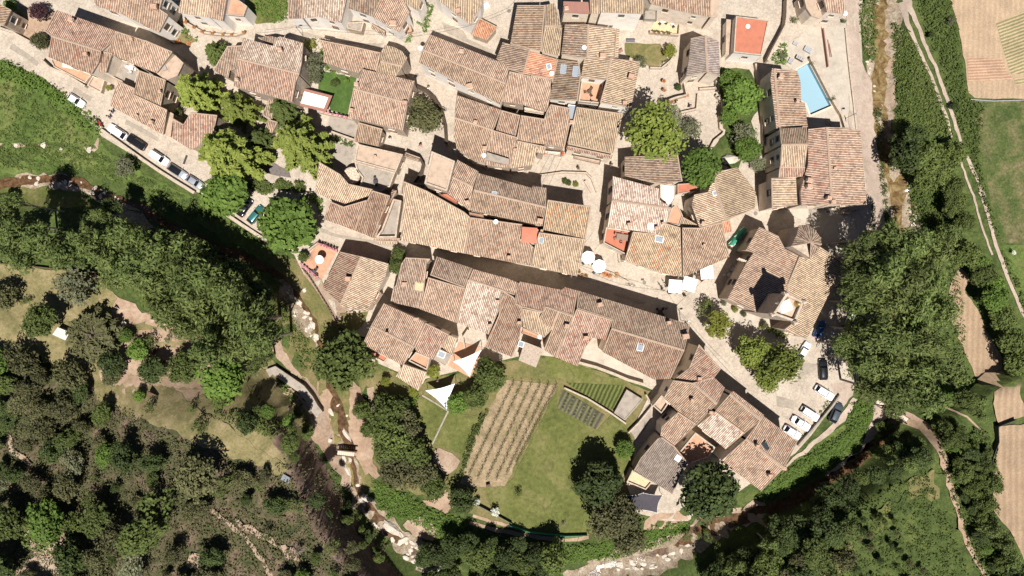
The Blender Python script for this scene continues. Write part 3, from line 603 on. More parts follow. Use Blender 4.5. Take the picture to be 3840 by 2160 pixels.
class House:
    def __init__(s, name, label, wall=STONE, ground_z=-.4, cat='house', group=None):
        s.root = empty(name, (0, 0, 0), label, cat, group); s.wall = wall; s.wmb = MB(); s.g = ground_z; s.roofs = []; s.fac = []
    def roof(s, t, z, d, pts, tile=0, k=.24, inset=.16, wall=True, g=None):
        P, dn = solve(t, pts, DIRS[d], z, k)
        me, zf = roof_mesh(P, dn, z, k, tile); ob('roof', me, s.root)
        s._walls([Vector(p[:2]) for p in P], lambda p: zf(p.dot(dn)) - .14, inset, wall, g); s.roofs.append(([Vector(p[:2]) for p in P], dn, zf)); return s
    def _walls(s, P, zf, inset, wall, g=None):
        Q = offset(P, inset + random.uniform(-.02, .02)); gz = s.g if g is None else g
        mz = sum(zf(p) for p in P) / len(P); FOOT.append((P, mz, s))
        if wall: s.wmb.prism(Q, gz, [zf(p) for p in Q]); s.fac.append((Q, zf, gz))
    def flat(s, t, z, pts, mat, par=.0, pw=.25, pmat=None, wall=True, th=.15, name='flat_roof', g=None):
        P = [Vector(at(t, p, z + par)[:2]) for p in pts]
        m = MB(); m.prism(offset(P, pw * .9) if par else P, z - th, z)
        m.build(name, mat, s.root)
        if par:
            I = offset(P, pw); n = len(P); b = MB()
            for i in range(n): j = (i + 1) % n; b.prism([P[i], P[j], I[j], I[i]], z - th, z + par)
            b.build('parapet', COPE if (pmat or s.wall) in (PLAST, WHITE) else (pmat or s.wall), s.root)
        s._walls(P, lambda p: z - th - .003, .03 if par else .12, wall, g)
        s.roofs.append((P, Vector((0, 1)), lambda t_, z=z: z)); return s
    def zat(s, p):
        best = None
        for P, dn, zf in s.roofs:
            if inpoly([p], P)[0]: zz = zf(p.dot(dn)); best = zz if best is None else max(best, zz)
        return best
    def locate(s, t, p, dh=0):
        z = 7.0
        for _ in range(6):
            v = at(t, p, z + dh); q = s.zat(Vector(v[:2])); 
            if q is None: break
            z = q
        return at(t, p, z + dh), z
    def chim(s, t, p, w=.55, h=.9, mat=None, pots=1):
        v, z = s.locate(t, p, h); b = MB(); rz = random.uniform(-.3, .3)
        b.box((v.x, v.y, z + h / 2 - .3), (w, w * .8, h + .6), rz, .96)
        b.box((v.x, v.y, z + h + .05), (w * 1.2, w, .08), rz)
        c = b.build('chimney', mat or random.choice([LIME, BRICK, LIME]), s.root)
        l = MB(); R = Matrix.Rotation(rz, 3, 'Z')
        for sx in (-1, 1): l.box(Vector((v.x, v.y, z + h + .2)) + R @ Vector((sx * w * .38, 0, 0)), (.1, w * .6, .22), rz)
        l.box((v.x, v.y, z + h + .35), (w * 1.15, w * .9, .07), rz, .9); l.build('chimney_cap', BRICK, c); return s
    def sky(s, t, p, w=.8, l=1.1, rz=0.0, frame=STEEL, glass=GLASSB):
        v, z = s.locate(t, p, .1); b = MB(); f = .09
        for dx, dy, sx, sy in ((0, l / 2, w + f, f), (0, -l / 2, w + f, f), (w / 2, 0, f, l), (-w / 2, 0, f, l)):
            c = Matrix.Rotation(rz, 3, 'Z') @ Vector((dx, dy, 0)); b.box((v.x + c.x, v.y + c.y, z + .08), (sx, sy, .22), rz)
        o = b.build('skylight', frame, s.root); g = MB(); g.box((v.x, v.y, z + .09), (w - .02, l - .02, .12), rz); g.build('skylight_pane', glass, o); return s
    def dish(s, t, p, h=.8):
        v, z = s.locate(t, p, h); b = MB(); b.tube([(v.x, v.y, z - .2), (v.x, v.y, z + h)], .03)
        o = b.build('aerial_mast', STEEL, s.root); d = MB(); d.lathe((v.x, v.y, z + h), [(.02, -.12), (.2, -.08), (.38, .04), (.4, .05), (.36, .03), (.02, -.09)], 12); d.build('dish', WHITEF, o); return s
    def antenna(s, t, p, h=1.6):
        v, z = s.locate(t, p, h); b = MB(); b.tube([(v.x, v.y, z - .2), (v.x, v.y, z + h)], .025)
        a = random.uniform(0, 3); d = Vector((math.cos(a), math.sin(a), 0)); e = Vector((-d.y, d.x, 0))
        b.tube([Vector((v.x, v.y, z + h)) - d * .6, Vector((v.x, v.y, z + h)) + d * .6], .02, 4)
        for q in (-.5, -.25, 0, .25, .5): b.tube([Vector((v.x, v.y, z + h)) + d * q - e * .3, Vector((v.x, v.y, z + h)) + d * q + e * .3], .012, 4)
        b.build('antenna', STEEL, s.root); return s
    def done(s):
        if s.wmb.V: s.wmb.build('wall', s.wall, s.root)
        return s
HOUSES = []
def HS(label, wall=STONE, name='village_house', **k): h = House(name, label, wall, **k); HOUSES.append(h); return h

h = HS('long terracotta-roofed house between the upper lane and the street of parked cars, with orange terrace', PLAST)
h.roof('A', 8.5, 'N', [(430,76),(888,238),(830,330),(765,388),(390,272),(338,233)], 1)
h.roof('A', 8.5, 'S', [(390,274),(765,388),(745,470),(690,560),(362,428)], 1)
h.roof('A', 7.6, 'S', [(765,388),(850,402),(830,450),(800,550),(745,540)], 1)
h.chim('A', (535,148), .7).chim('A', (648,410)).antenna('A', (505,245))
h = HS('weathered tiled house joined between the long terracotta house and the tan end building')
h.roof('A', 8.3, 'S', [(888,240),(1098,308),(1040,420),(970,462),(800,400),(835,335)], 0)
h.roof('A', 8.6, 'S', [(1098,305),(1302,392),(1182,552),(968,464),(1040,420)], 0)
h.flat('A', 7, [(1302,396),(1385,475),(1340,570),(1255,605),(1184,556)], PINKF)
h.chim('A', (993,296), .5, .5, BRICK).sky('A', (1240,508), .5, 1.0, .4, MORT)
h.flat('A', 3.5, [(855,420),(965,455),(1050,530),(1010,662),(830,575),(845,450)], GREYF, .6, .2)
h = HS('tan tiled house whose eaves run along the pavement opposite the first parked cars')
h.roof('A', 6.8, 'S', [(885,610),(1020,668),(1010,712),(1262,830),(1232,1018),(830,797)], 0)
h.roof('A', 7.3, 'S', [(1050,532),(1252,604),(1212,806),(1014,712),(1022,660)], 0)
h.flat('A', 5, [(1264,832),(1310,860),(1288,1030),(1235,1018)], PINKF)
h.chim('A', (1140,922), .6).chim('A', (1205,690), .4).chim('A', (1033,868), .3, .5)
h = HS('low reddish-roofed house beside the yellow-green cedars at the end of the parked row')
h.roof('A', 5.2, 'S', [(1440,850),(1640,870),(1600,1050),(1440,1130),(1282,1030),(1308,895),(1385,940)], 1)
h = HS('tile-roofed outhouse cut by the upper left corner')
h.roof('A', 6, 'E', [(-60,0),(85,75),(30,195),(-60,165)], 0)
h = HS('white-walled house with a broad tan roof on the upper lane beside the potted terrace', WHITE)
h.roof('A', 8, 'S', [(700,-60),(975,-60),(912,102),(735,50),(715,20)], 0)
h.roof('A', 8, 'S', [(975,-60),(1240,-60),(1205,70),(1268,112),(1198,246),(912,102)], 0).chim('A', (1165,50), .8)
h = HS('tan-roofed house with a small orange roof terrace above the row of flower pots', WHITE)
h.roof('A', 7.5, 'S', [(1380,-60),(1610,-60),(1575,130),(1345,95)], 3)
h.roof('A', 7.5, 'S', [(1610,-60),(1720,-60),(1680,160),(1575,130)], 0)
h.flat('A', 5, [(1745,-40),(1865,45),(1838,122),(1690,108)], TERRA, .4, .15)
h = HS('big square house with a mottled two-slope roof beside the small conifer in the lane')
h.roof('B', 8.5, 'N', [(-94,285),(0,312),(128,347),(150,290),(180,275),(357,325),(345,480),(328,558),(-135,445)], 7)
h.roof('B', 8.5, 'S', [(-137,445),(328,558),(300,620),(272,768),(-170,650)], 1).chim('B', (180,375), .6).chim('B', (-145,600), .5)
h.roof('A', 6, 'S', [(1718,350),(1832,345),(1792,445),(1775,520),(1735,530),(1722,592),(1612,530)], 2)
h = HS('white-fronted house with a pale roof beside a darker strip on the upper lane', WHITE)
h.roof('B', 7.5, 'S', [(245,-60),(352,-60),(352,140),(245,140)], 2)
h.roof('B', 7.6, 'S', [(352,-60),(695,-60),(642,172),(472,125),(352,138)], 7)
h = HS('white-fronted house with a fan of two tan roofs above a tiled porch', WHITE)
h.roof('B', 8, 'S', [(715,-60),(970,-60),(880,126),(692,60)], 2)
h.roof('B', 8.1, 'S', [(970,-60),(1080,-60),(1158,95),(1082,245),(880,126)], 0).chim('B', (1035,175), .9, 1.0, LIME)
h.roof('B', 3, 'S', [(875,180),(975,240),(965,272),(870,215)], 2, wall=True)
h = HS('narrow pale-roofed house between two larger ones at the top edge of the village', WHITE)
h.roof('B', 8, 'S', [(1095,-60),(1270,-60),(1222,82),(1100,10)], 3)
h = HS('tan-roofed corner house with red-brown shutters above the bright orange porch', WHITE)
h.roof('B', 8, 'S', [(1330,-60),(1720,-60),(1700,50),(1618,188),(1380,5)], 3).chim('B', (1525,80), .7)
h = HS('small bright orange tiled porch roof standing in the upper lane', STONE, name='porch')
h.roof('B', 3.4, 'S', [(1690,138),(1822,205),(1742,305),(1625,262)], 5)
h = HS('low curved house with a rounded end roof between the lane and the green garden')
h.roof('B', 6.5, 'S', [(480,300),(560,318),(745,355),(938,398),(932,450),(905,548),(800,520),(772,552),(512,470),(512,390)], 0)
h.roof('B', 7.4, 'N', [(975,340),(1040,355),(1100,385),(1142,437),(1105,500),(938,465),(942,395)], 3)
h.roof('B', 7.4, 'S', [(938,465),(1105,500),(1052,582),(905,548)], 3)
h = HS('tan two-slope house between the green garden and the walled olive tree')
h.roof('B', 8, 'N', [(805,520),(1198,612),(1145,780),(735,670),(768,610)], 0)
h.roof('B', 8, 'S', [(735,670),(1145,780),(1110,985),(698,885)], 0).chim('B', (1125,775), .6).chim('B', (718,830), .6, .8).chim('B', (757,635), .6)
h = HS('small low house with one tan slope in front of the two-slope house')
h.roof('B', 5.6, 'S', [(775,925),(955,975),(922,1102),(738,1060)], 0)
h = HS('low building with a flat pinkish roof and parapet beside the stone fountain circle')
h.flat('B', 4, [(765,1085),(1110,1165),(1055,1298),(740,1215)], PINKF, .3, .25).chim('B', (900,1180), .4, .4)
h.flat('B', 2.4, [(742,1220),(1050,1302),(1010,1410),(940,1445),(775,1420),(800,1340),(760,1290)], GREYF, .5, .25)
h = HS('long white-walled hall with a ridge roof above the curving lane', WHITE)
h.roof('B', 9, 'N', [(1320,262),(1912,495),(1885,632),(1255,375)], 0)
h.roof('B', 9, 'S', [(1255,375),(1885,632),(1848,792),(1228,470)], 0).chim('B', (1612,650), .9, 1.1).chim('B', (1550,385), .6).dish('B', (1240,365), .2).antenna('B', (1780,456))
h = HS('square stone tower house with a flat orange-tan roof', STONE, name='tower_house')
h.flat('B', 12, [(1325,1140),(1502,1215),(1442,1445),(1270,1385)], PINKF, .35, .3).chim('B', (1325,1170), .4, .5)
h = HS('house with a west-facing tan slope beside the shaded upper lane', PLAST)
h.roof('P', 10, 'W', [(240,80),(660,80),(600,775),(135,660)], 0)
h.roof('P', 9.7, 'N', [(665,75),(805,50),(850,200),(905,400),(652,392)], 3)
h.roof('P', 9.7, 'S', [(652,394),(915,422),(880,840),(605,785)], 3)
h = HS('double-fronted house with a dark west slope and a pale east slope', PLAST)
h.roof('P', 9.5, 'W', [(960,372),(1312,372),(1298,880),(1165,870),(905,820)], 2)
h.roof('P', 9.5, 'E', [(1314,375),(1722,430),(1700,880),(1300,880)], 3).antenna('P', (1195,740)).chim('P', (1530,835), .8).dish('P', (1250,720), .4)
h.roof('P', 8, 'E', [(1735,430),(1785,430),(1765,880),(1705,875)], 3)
h = HS('house with a brown-grey west slope beside the bright orange roof', PLAST)
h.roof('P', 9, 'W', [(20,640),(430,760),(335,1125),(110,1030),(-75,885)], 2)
h = HS('house with the one bright orange tiled slope in the middle of the upper block', PLAST)
h.roof('P', 9, 'W', [(432,765),(853,900),(770,1250),(740,1190),(450,1130),(338,1130)], 5).antenna('P', (590,1075)).dish('P', (760,1110), .3)
h.sky('P', (718,1005), .7, .9, .2, WHITEF)
h = HS('house with a dark west slope and two blue skylights', WHITE)
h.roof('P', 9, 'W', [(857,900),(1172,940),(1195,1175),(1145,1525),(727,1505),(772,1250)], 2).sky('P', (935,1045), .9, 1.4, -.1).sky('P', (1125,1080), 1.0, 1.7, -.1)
h = HS('tall house with a west slope and a reddish-speckled east slope above three arched windows', WHITE)
h.roof('P', 9.5, 'W', [(1250,890),(1653,880),(1588,1208),(1200,1175)], 3)
h.roof('C', 9.5, 'E', [(750,440),(968,465),(900,812),(665,775),(715,600)], 3).chim('C', (900,575), .8, 1.1).chim('C', (850,775), .6)
h.flat('P', 5.5, [(1215,1195),(1560,1215),(1480,1560),(1165,1530)], TERRA, .9, .2, PLAST)
h = HS('house with a broad tan slope above the red-striped awning')
h.roof('P', 8.6, 'S', [(122,1080),(440,1150),(345,1580),(10,1530)], 0)
h.roof('P', 8.4, 'S', [(450,1137),(745,1195),(742,1400),(725,1505),(690,1690),(347,1590)], 0)
h = HS('tan-roofed house facing the long hall across the curving lane', PLAST)
h.roof('B', 8, 'N', [(1520,720),(1850,830),(1790,985),(1500,890)], 0)
h.roof('R', 8, 'S', [(424,-233),(1004,-43),(920,270),(885,450),(700,400),(470,245),(405,60)], 0).chim('R', (872,220), .6).chim('B', (1655,920), .5, .6)
h.dish('R', (865,335), .3)
h = HS('brown tiled house between the two broadest roofs of the middle block')
h.roof('Q', 7.8, 'S', [(0,378),(285,455),(215,772),(-84,690)], 1).antenna('Q', (185,700))
h.roof('R', 7.8, 'S', [(1006,-43),(1360,60),(1310,380),(1255,525),(895,480),(912,280)], 0)
h.flat('R', 8.0, [(912,284),(1250,388),(1240,480),(890,400)], GREYF).chim('R', (1333,250), .5, .5, BRICK)
h = HS('house with the widest tan slope in the middle block, over the plaza balcony')
h.roof('Q', 8.2, 'S', [(745,290),(1030,345),(1040,560),(955,935),(228,830),(300,455),(645,510),(690,380)], 0).chim('Q', (1062,555), .6)
h.sky('Q', (1050,420), 1.2, 2.6, -.15, WHITEF)
h = HS('narrow pale-tiled house wedged at the edge of the plaza with a curved end')
h.roof('R', 7.3, 'S', [(1365,112),(1700,182),(1655,290),(1600,480),(1260,530),(1310,350)], 3)
h.roof('R', 7.3, 'S', [(1702,182),(1800,207),(1775,310),(1660,285)], 3)
h = HS('cream house with a clean pale slope and a red-tiled lower eave facing the plaza', PLAST)
h.roof('Q', 8.5, 'S', [(1135,330),(1840,430),(1690,1020),(1000,870)], 3)
h.roof('Q', 6.1, 'S', [(1000,915),(1685,1062),(1660,1110),(980,965)], 1)
h = HS('house with a reddish-brown roof and a red iron balcony beside the tower house', PLAST)
h.roof('R', 10, 'N', [(465,400),(780,575),(700,810),(380,655)], 0)
h.roof('R', 10, 'S', [(380,657),(700,815),(640,1160),(310,905)], 0).chim('R', (610,1040), .6, 1.0, LIME)
h = HS('long dark-tiled house on the shaded lane below the plaza, with a small blue skylight', PLAST)
h.roof('R', 9.6, 'N', [(780,600),(1590,825),(1605,790),(1805,825),(1800,1118),(710,855)], 2)
h.roof('R', 9.6, 'S', [(710,858),(1800,1120),(1745,1400),(640,1155)], 0).chim('R', (1710,1320), .8).sky('R', (1025,905), .8, .6, -.2)
h = HS('house with a golden-brown roof overlooking the two round parasols', PLAST)
h.roof('G', 9, 'S', [(270,60),(595,110),(555,352),(235,285)], 4)
h.roof('G', 8, 'S', [(205,305),(555,357),(490,637),(142,555),(175,400)], 3).sky('G', (222,365), .7, .9, -.2).chim('G', (225,292), .4, .6, LIME)
h = HS('house with the broadest single tan roof, beside the grey yard', PLAST)
h.roof('F', 8.5, 'S', [(1122,-78),(1288,-8),(1568,150),(1615,190),(1575,465),(1095,365)], 3)
h.roof('F', 8.1, 'S', [(1618,192),(2010,245),(2000,330),(2095,420),(2070,555),(1578,465)], 0).dish('F', (1810,225), .4).chim('F', (1910,490), .5)
h.flat('G', 6.6, [(75,258),(205,285),(190,400),(60,375)], TERRA, .3, .15, wall=True)
# block east of the parasols
h = HS('house with a grey-brown roof under the big pine, at the back of the parasol block', PLAST)
h.roof('C', 8.3, 'W', [(850,1185),(1250,1165),(1270,1290),(1285,1368),(1130,1388),(850,1328)], 2)
h = HS('house with a pale mottled roof above the red terrace with the dining table', PLAST)
h.roof('G', 9, 'N', [(760,-120),(1110,-25),(1115,60),(1200,123),(755,62)], 7)
h.roof('G', 9, 'S', [(752,65),(1200,126),(1165,235),(1090,315),(720,262)], 7).chim('G', (885,245), .6).chim('G', (1092,270), .5).sky('G', (1047,260), 1.0, .9, -.1, WHITEF, WHITEF).chim('G', (1140,235), .4)
h.flat('G', 4.6, [(710,266),(910,296),(872,480),(688,385)], REDF, .8, .2, PLAST)
h = HS('house with an orange-patched roof and white-framed skylight above the square parasols', PLAST)
h.roof('G', 8, 'S', [(912,300),(1095,318),(1160,237),(1270,270),(1282,640),(1100,600),(850,515)], 4).sky('G', (1110,355), 1.3, 1.0, -.2, WHITEF)
h = HS('tan-roofed corner house standing nearest the church', PLAST)
h.roof('G', 8, 'S', [(1285,270),(1410,272),(1580,230),(1640,490),(1290,645)], 0).chim('G', (1450,400), .4, .5, BRICK)
h = HS('tiny house with a flat orange terrace roof behind the skylit house', PLAST)
h.flat('G', 7, [(1250,90),(1290,180),(1265,255),(1168,235),(1205,120)], TERRA, .3, .15)
h.roof('G', 6.5, 'S', [(1290,190),(1400,250),(1375,290),(1272,255)], 3)
h = HS('house with two slopes of pale wavy tiles beside the church lane', PLAST)
h.roof('G', 8.6, 'W', [(1480,0),(1530,-150),(1545,0),(1613,215),(1415,270),(1356,100),(1375,20)], 3)
h.roof('G', 8.6, 'E', [(1532,-150),(1700,-185),(1840,0),(1830,125),(1617,213),(1548,0)], 3).chim('G', (1445,235), .6).sky('G', (1533,8), .8, .7, .1, WHITEF)
h = HS('white flat-roofed annexe with the red strip beside the two-slope house', WHITE)
h.flat('G', 5.5, [(1118,-60),(1235,-50),(1228,60),(1190,115),(1118,40)], WHITEF, .3, .15)
h.flat('G', 5.0, [(1250,-60),(1400,-70),(1395,-10),(1250,15)], REDF, .2, .1)
h = HS('small orange-red tiled lean-to facing the green netting', STONE, name='lean_to')
h.roof('G', 3.2, 'S', [(1582,225),(1645,210),(1660,300),(1602,310)], 5)
h = HS('pair of little tiled lean-to roofs under the cedars', STONE, name='lean_to')
h.roof('B', 3, 'S', [(105,740),(187,760),(122,902),(48,862)], 2).roof('B', 3, 'S', [(92,900),(165,922),(112,1022),(58,1002)], 0)
h = HS('narrow tiled strip roof on the lane above the curved house', STONE, name='lean_to')
h.roof('B', 5, 'N', [(18,285),(100,270),(170,285),(140,335),(60,312)], 2).roof('B', 5.2, 'N', [(480,285),(560,300),(556,322),(476,306)], 0)
h = HS('stepped tiled walls and yard roof beside the square tower house', STONE)
h.roof('B', 5, 'S', [(1110,1370),(1280,1395),(1262,1470),(1090,1460)], 2).roof('B', 3.2, 'E', [(1130,1150),(1238,1188),(1225,1215),(1120,1180)], 2)
h.roof('F', 4, 'W', [(1030,-20),(1062,-10),(1020,60),(960,160),(905,340),(880,345),(940,150),(1000,30)], 2)
h = HS('low tiled yard roofs at the lower end of the square yard by the fountain', STONE, name='lean_to')
h.roof('F', 3, 'S', [(890,345),(1090,350),(1080,368),(885,362)], 0).roof('F', 2.6, 'S', [(905,365),(1070,372),(1065,392),(935,390)], 3)
# church
h = HS('stone church with a broad two-slope roof, stair turret and bell tower', STONE, name='church', cat='church')
h.roof('S', 8.5, 'W', [(715,245),(955,360),(1040,525),(1238,625),(1085,985),(1090,1100),(1000,1290),(900,1365),(720,1365),(300,1180),(540,725),(640,580),(540,545)], 0, .2)
h.roof('H', 8.5, 'E', [(237,487),(318,505),(380,405),(562,528),(545,600),(292,1110),(120,1040),(205,975),(275,840),(150,765),(152,690)], 3, .2)
apex = (322,383); rim = [(175,412),(205,340),(240,250),(300,248),(360,290),(398,345),(404,395),(380,430),(318,505)]
ap = at('H', apex, 12.2)
for a_, b_ in zip(rim[:-1], rim[1:]):
    A3, B3 = at('H', a_, 10.6), at('H', b_, 10.6); mid = (A3 + B3) / 2 - ap; dn = Vector((mid.x, mid.y)).normalized()
    L_ = Vector((mid.x, mid.y)).length
    me, zf = roof_mesh([ap, A3, B3], dn, 12.2, 1.6 / max(L_, .5), 2, False); ob('turret_roof', me, h.root)
RP = [at('H', p, 10.6)[:2] for p in rim]; h.wmb.prism(offset([Vector(p) for p in RP], .15), -.4, 10.45)
h.flat('S', 15.5, [(1062,1105),(1300,1210),(1185,1480),(890,1375)], PINKF, .9, .35)
tz = 16.4
for p in ((1062,1105),(1300,1210),(890,1375),(1185,1480)):
    v = at('S', p, 16.6); b = MB(); b.box((v.x, v.y, 16.1), (.6, .6, 1.4), .4); b.lathe((v.x, v.y, 16.8), [(.28, 0), (.3, .15), (.05, .55)], 8); b.build('pinnacle', LIME, h.root)
v = at('S', (1060,1270), 16.2); b = MB(); b.box((v.x, v.y, 15.8), (2.2, 2.0, .7), .4, .8); b.build('bell_housing', WHITEF, h.root)
v = at('S', (1215,1240), 15.7); b = MB(); b.lathe((v.x, v.y, 15.5), [(.62, 0), (.58, .1), (.42, .35), (.36, .7), (.2, .95), (.05, 1)], 14); b.build('bell', plain('bell_bronze', (.38, .28, .13), .5, .5), h.root)
v = at('S', (600,640), 8); b = MB()
for i in range(4):
    q = at('S', (455 + i * 29, 660 + i * 10), 6.4); b.lathe((q.x, q.y, 5.6), [(.2, 0), (.16, .1), (.13, .8), (.2, .95)], 8)
b.build('gallery_balusters', LIME, h.root)
# eastern complex and the pool house
h = HS('L-shaped tiled house along the swimming pool and the shaded lane', PLAST)
h.roof('D', 8, 'E', [(50,518),(220,535),(245,615),(250,768),(278,775),(300,958),(87,965)], 0)
h.roof('D', 8, 'W', [(30,515),(48,518),(85,965),(62,970),(18,600)], 0, .3).chim('D', (100,578), .7).chim('D', (222,762), .4)
h = HS('raised tiled house block between the pool house and the long barn roof', PLAST)
h.roof('D', 9.3, 'N', [(87,968),(290,960),(298,1090),(100,1093)], 2)
h.roof('D', 9.3, 'S', [(100,1095),(300,1092),(275,1260),(92,1260)], 3)
h.roof('D', 7.5, 'S', [(88,1262),(278,1262),(270,1332),(78,1340)], 1)
h = HS('large farmhouse with a long north-south ridge beside the gravel road', PLAST)
h.roof('D', 8.7, 'W', [(302,975),(443,960),(482,1545),(252,1553),(245,1449),(272,1340),(302,1240)], 1)
h.roof('D', 8.7, 'E', [(445,960),(625,965),(630,985),(695,985),(745,1545),(484,1545)], 0)
h.chim('D', (315,1360), .8, .9, LIME).chim('D', (315,1405), .8, .9, LIME).chim('H', (462,45), .7).chim('H', (492,72), .6).chim('D', (505,1272), .5, .2)
h = HS('pale-tiled wing projecting from the large farmhouse onto the shaded lane', PLAST)
h.roof('D', 7.6, 'E', [(25,1345),(210,1335),(222,1545),(30,1573)], 3)
h = HS('rounded stone house above the gravel road at the top edge, below a tan roof', PLAST)
h.roof('D', 8, 'S', [(405,-60),(575,-60),(575,105),(445,90)], 0)
h.flat('D', 5, [(262,-60),(400,-60),(440,90),(395,140),(330,120),(290,60)], PINKF)
# chapel, red roof and top of the village
h = HS('small chapel-like building with steep grey mottled tiles', PLAST, name='chapel', cat='chapel')
h.roof('C', 7.5, 'W', [(1350,290),(1458,265),(1473,545),(1312,582),(1335,450)], 6, .4)
h.roof('C', 7.5, 'E', [(1460,265),(1560,310),(1568,580),(1475,545)], 6, .4)
h = HS('flat bright red roofed building beside the lane at the top of the village', WHITE)
h.flat('C', 5, [(1690,120),(1940,150),(1885,418),(1672,395)], REDF, .25, .2).dish('C', (1780,200), .1)
h.flat('C', 3, [(1618,145),(1665,150),(1652,395),(1612,388)], PINKF)
h = HS('house with a flat red-brown roof over an orange balcony at the top edge', PLAST)
h.flat('C', 8.5, [(388,10),(575,15),(587,105),(388,92)], BROWNF).chim('C', (410,62), .6, .5)
h.roof('C', 9, 'S', [(590,-60),(665,-60),(663,105),(592,100)], 3)
h = HS('tall white-fronted house with a pale roof at the top of the village', WHITE)
h.roof('C', 9.5, 'S', [(668,-60),(1000,-60),(990,105),(668,92)], 3)
h = HS('stone-fronted house with a wide tan roof above the yellow patio', PLAST)
h.roof('C', 8, 'S', [(1003,-60),(1500,-60),(1498,130),(1270,85),(1050,30)], 0)
h.flat('C', 7, [(1502,-60),(1565,-60),(1550,130),(1500,130)], PINKF)
# western block by the fountain
h = HS('house with a warm orange-tan roof beside the fountain circle', PLAST)
h.roof('F', 6.6, 'S', [(478,-225),(640,-130),(700,-60),(880,-20),(868,30),(660,110),(448,0)], 3)
h = HS('house with dark red rows of tiles at the bend below the chestnut tree', TERRA)
h.roof('F', 6.8, 'S', [(560,72),(662,113),(835,62),(742,290),(510,205)], 1)
h.roof('F', 7, 'S', [(880,-10),(1012,30),(878,345),(745,290),(838,65)], 1)
h = HS('narrow grey-floored yard building with tiled walls between two roofs', STONE)
h.flat('F', 2.2, [(1035,50),(1098,65),(1065,285),(1060,345),(900,345),(945,285)], GREYF, .9, .3)
h = HS('riverside house with two broad striped slopes beside the umbrella terrace', PLAST)
h.roof('F', 7, 'W', [(635,450),(795,487),(640,850),(500,725)], 1)
h.roof('F', 7, 'E', [(797,487),(1000,540),(975,640),(840,905),(630,865)], 3).chim('F', (695,655), .8, .9, BRICK)
h.roof('F', 3.5, 'E', [(925,740),(947,770),(890,862),(868,845)], 1)
h = HS('dark old house with a patched roof and translucent sheets', STONE)
h.roof('F', 7, 'S', [(1130,495),(1315,505),(1287,540),(1255,885),(1015,830),(1035,730),(1058,700),(1098,540)], 2).sky('F', (1232,705), 1.4, 1.8, -.15, MORT, YELF).chim('F', (1120,695), .7, .3, LIME)
h = HS('dark-roofed back house on the shaded lane above the pale tan roof', PLAST)
h.roof('F', 8.8, 'N', [(1365,487),(1632,575),(1575,720),(1315,625)], 2)
h = HS('house with a plain tan slope between the dark old house and the whitish roof', PLAST)
h.roof('F', 8, 'S', [(1300,645),(1580,728),(1505,985),(1240,885)], 0)
h = HS('house with a whitish speckled roof in the middle of the long lower row', PLAST)
h.roof('F', 9, 'N', [(1640,582),(1890,650),(1990,690),(1950,775),(1605,660)], 0)
h.roof('F', 9, 'S', [(1600,662),(1850,735),(1830,900),(1755,1075),(1510,985),(1570,760)], 7).chim('F', (1765,1005), .5).chim('F', (1825,825), .5, .5).antenna('F', (1850,770))
h = HS('house with dark ribbed slopes behind the corrugated pergola', PLAST)
h.roof('F', 8.4, 'S', [(1852,740),(1940,790),(2007,875),(2005,1000),(1985,1130),(1932,1245),(1725,1165),(1832,930)], 1).chim('G', (55,985), .5)
h = HS('row house with a long reddish lane slope left of the broken ridge', PLAST)
h.roof('G', 8.7, 'N', [(40,672),(382,740),(397,718),(497,745),(462,935),(257,862),(230,905),(78,870),(20,842)], 1)
h.roof('G', 8.7, 'S', [(257,864),(462,938),(400,1090),(330,1250),(240,1190),(300,1042),(205,950)], 0).chim('G', (415,1010), .7, .9, LIME)
h.roof('G', 8.0, 'S', [(78,880),(228,908),(298,1042),(240,1100),(190,1060),(82,1018)], 3)
h = HS('row house with a glazed skylight and the biggest red-brown rear slope', PLAST)
h.roof('G', 8.8, 'N', [(502,745),(1342,1000),(1300,1195),(750,1030),(762,965),(490,878)], 2)
h.roof('G', 8.8, 'S', [(750,1032),(1300,1197),(1195,1410),(1070,1415),(680,1205)], 1).chim('G', (665,848), .7, .9, LIME).chim('G', (1185,985), .6).chim('G', (1312,1088), .9, 1.1, LIME).sky('G', (968,1170), 1.0, 1.2, -.25)
h = HS('row house whose rear roof steps down to the concrete terrace', PLAST)
h.roof('G', 8.6, 'S', [(487,882),(758,967),(703,1120),(610,1100),(555,1170),(495,1315),(332,1250),(402,1090)], 1).chim('G', (560,1100), .7, .9, LIME)
h = HS('small outbuilding with a grey corrugated sheet roof beside the vineyard', STONE, name='shed')
h.flat('G', 3.2, [(95,1130),(235,1185),(180,1325),(50,1270)], plain('corrugated_sheet', (.36, .29, .23), .8, var=.2, sc=4)).sky('G', (68,1148), .9, .9, -.3, WHITEF)
h = HS('two-slope house standing apart beside the round leafy tree, south-west of the row', PLAST)
h.roof('F', 8, 'N', [(965,840),(1280,985),(1187,1168),(870,1005)], 0)
h.roof('F', 8, 'S', [(870,1007),(1190,1170),(1110,1310),(805,1150)], 0).chim('F', (985,1065), .4).chim('F', (1210,960), .6)
h.roof('F', 7.6, 'S', [(1280,988),(1455,1075),(1345,1262),(1212,1205),(1195,1165)], 1).roof('F', 6.4, 'S', [(1457,1080),(1520,1102),(1482,1232),(1400,1170)], 3)
h.flat('F', 4.6, [(1205,1208),(1312,1250),(1290,1345),(1150,1275)], TERRA, .5, .2)
h.roof('F', 5.5, 'S', [(1115,1300),(1290,1360),(1225,1500),(1055,1390)], 3)
h = HS('small grey-roofed glazed box between the two triangular sails and the house', STONE, name='garden_room')
h.flat('F', 3.6, [(1385,1185),(1470,1225),(1430,1312),(1343,1265)], GREYF, .1, .1).sky('F', (1400,1225), 1.2, 1.0, -.4, WHITEF)
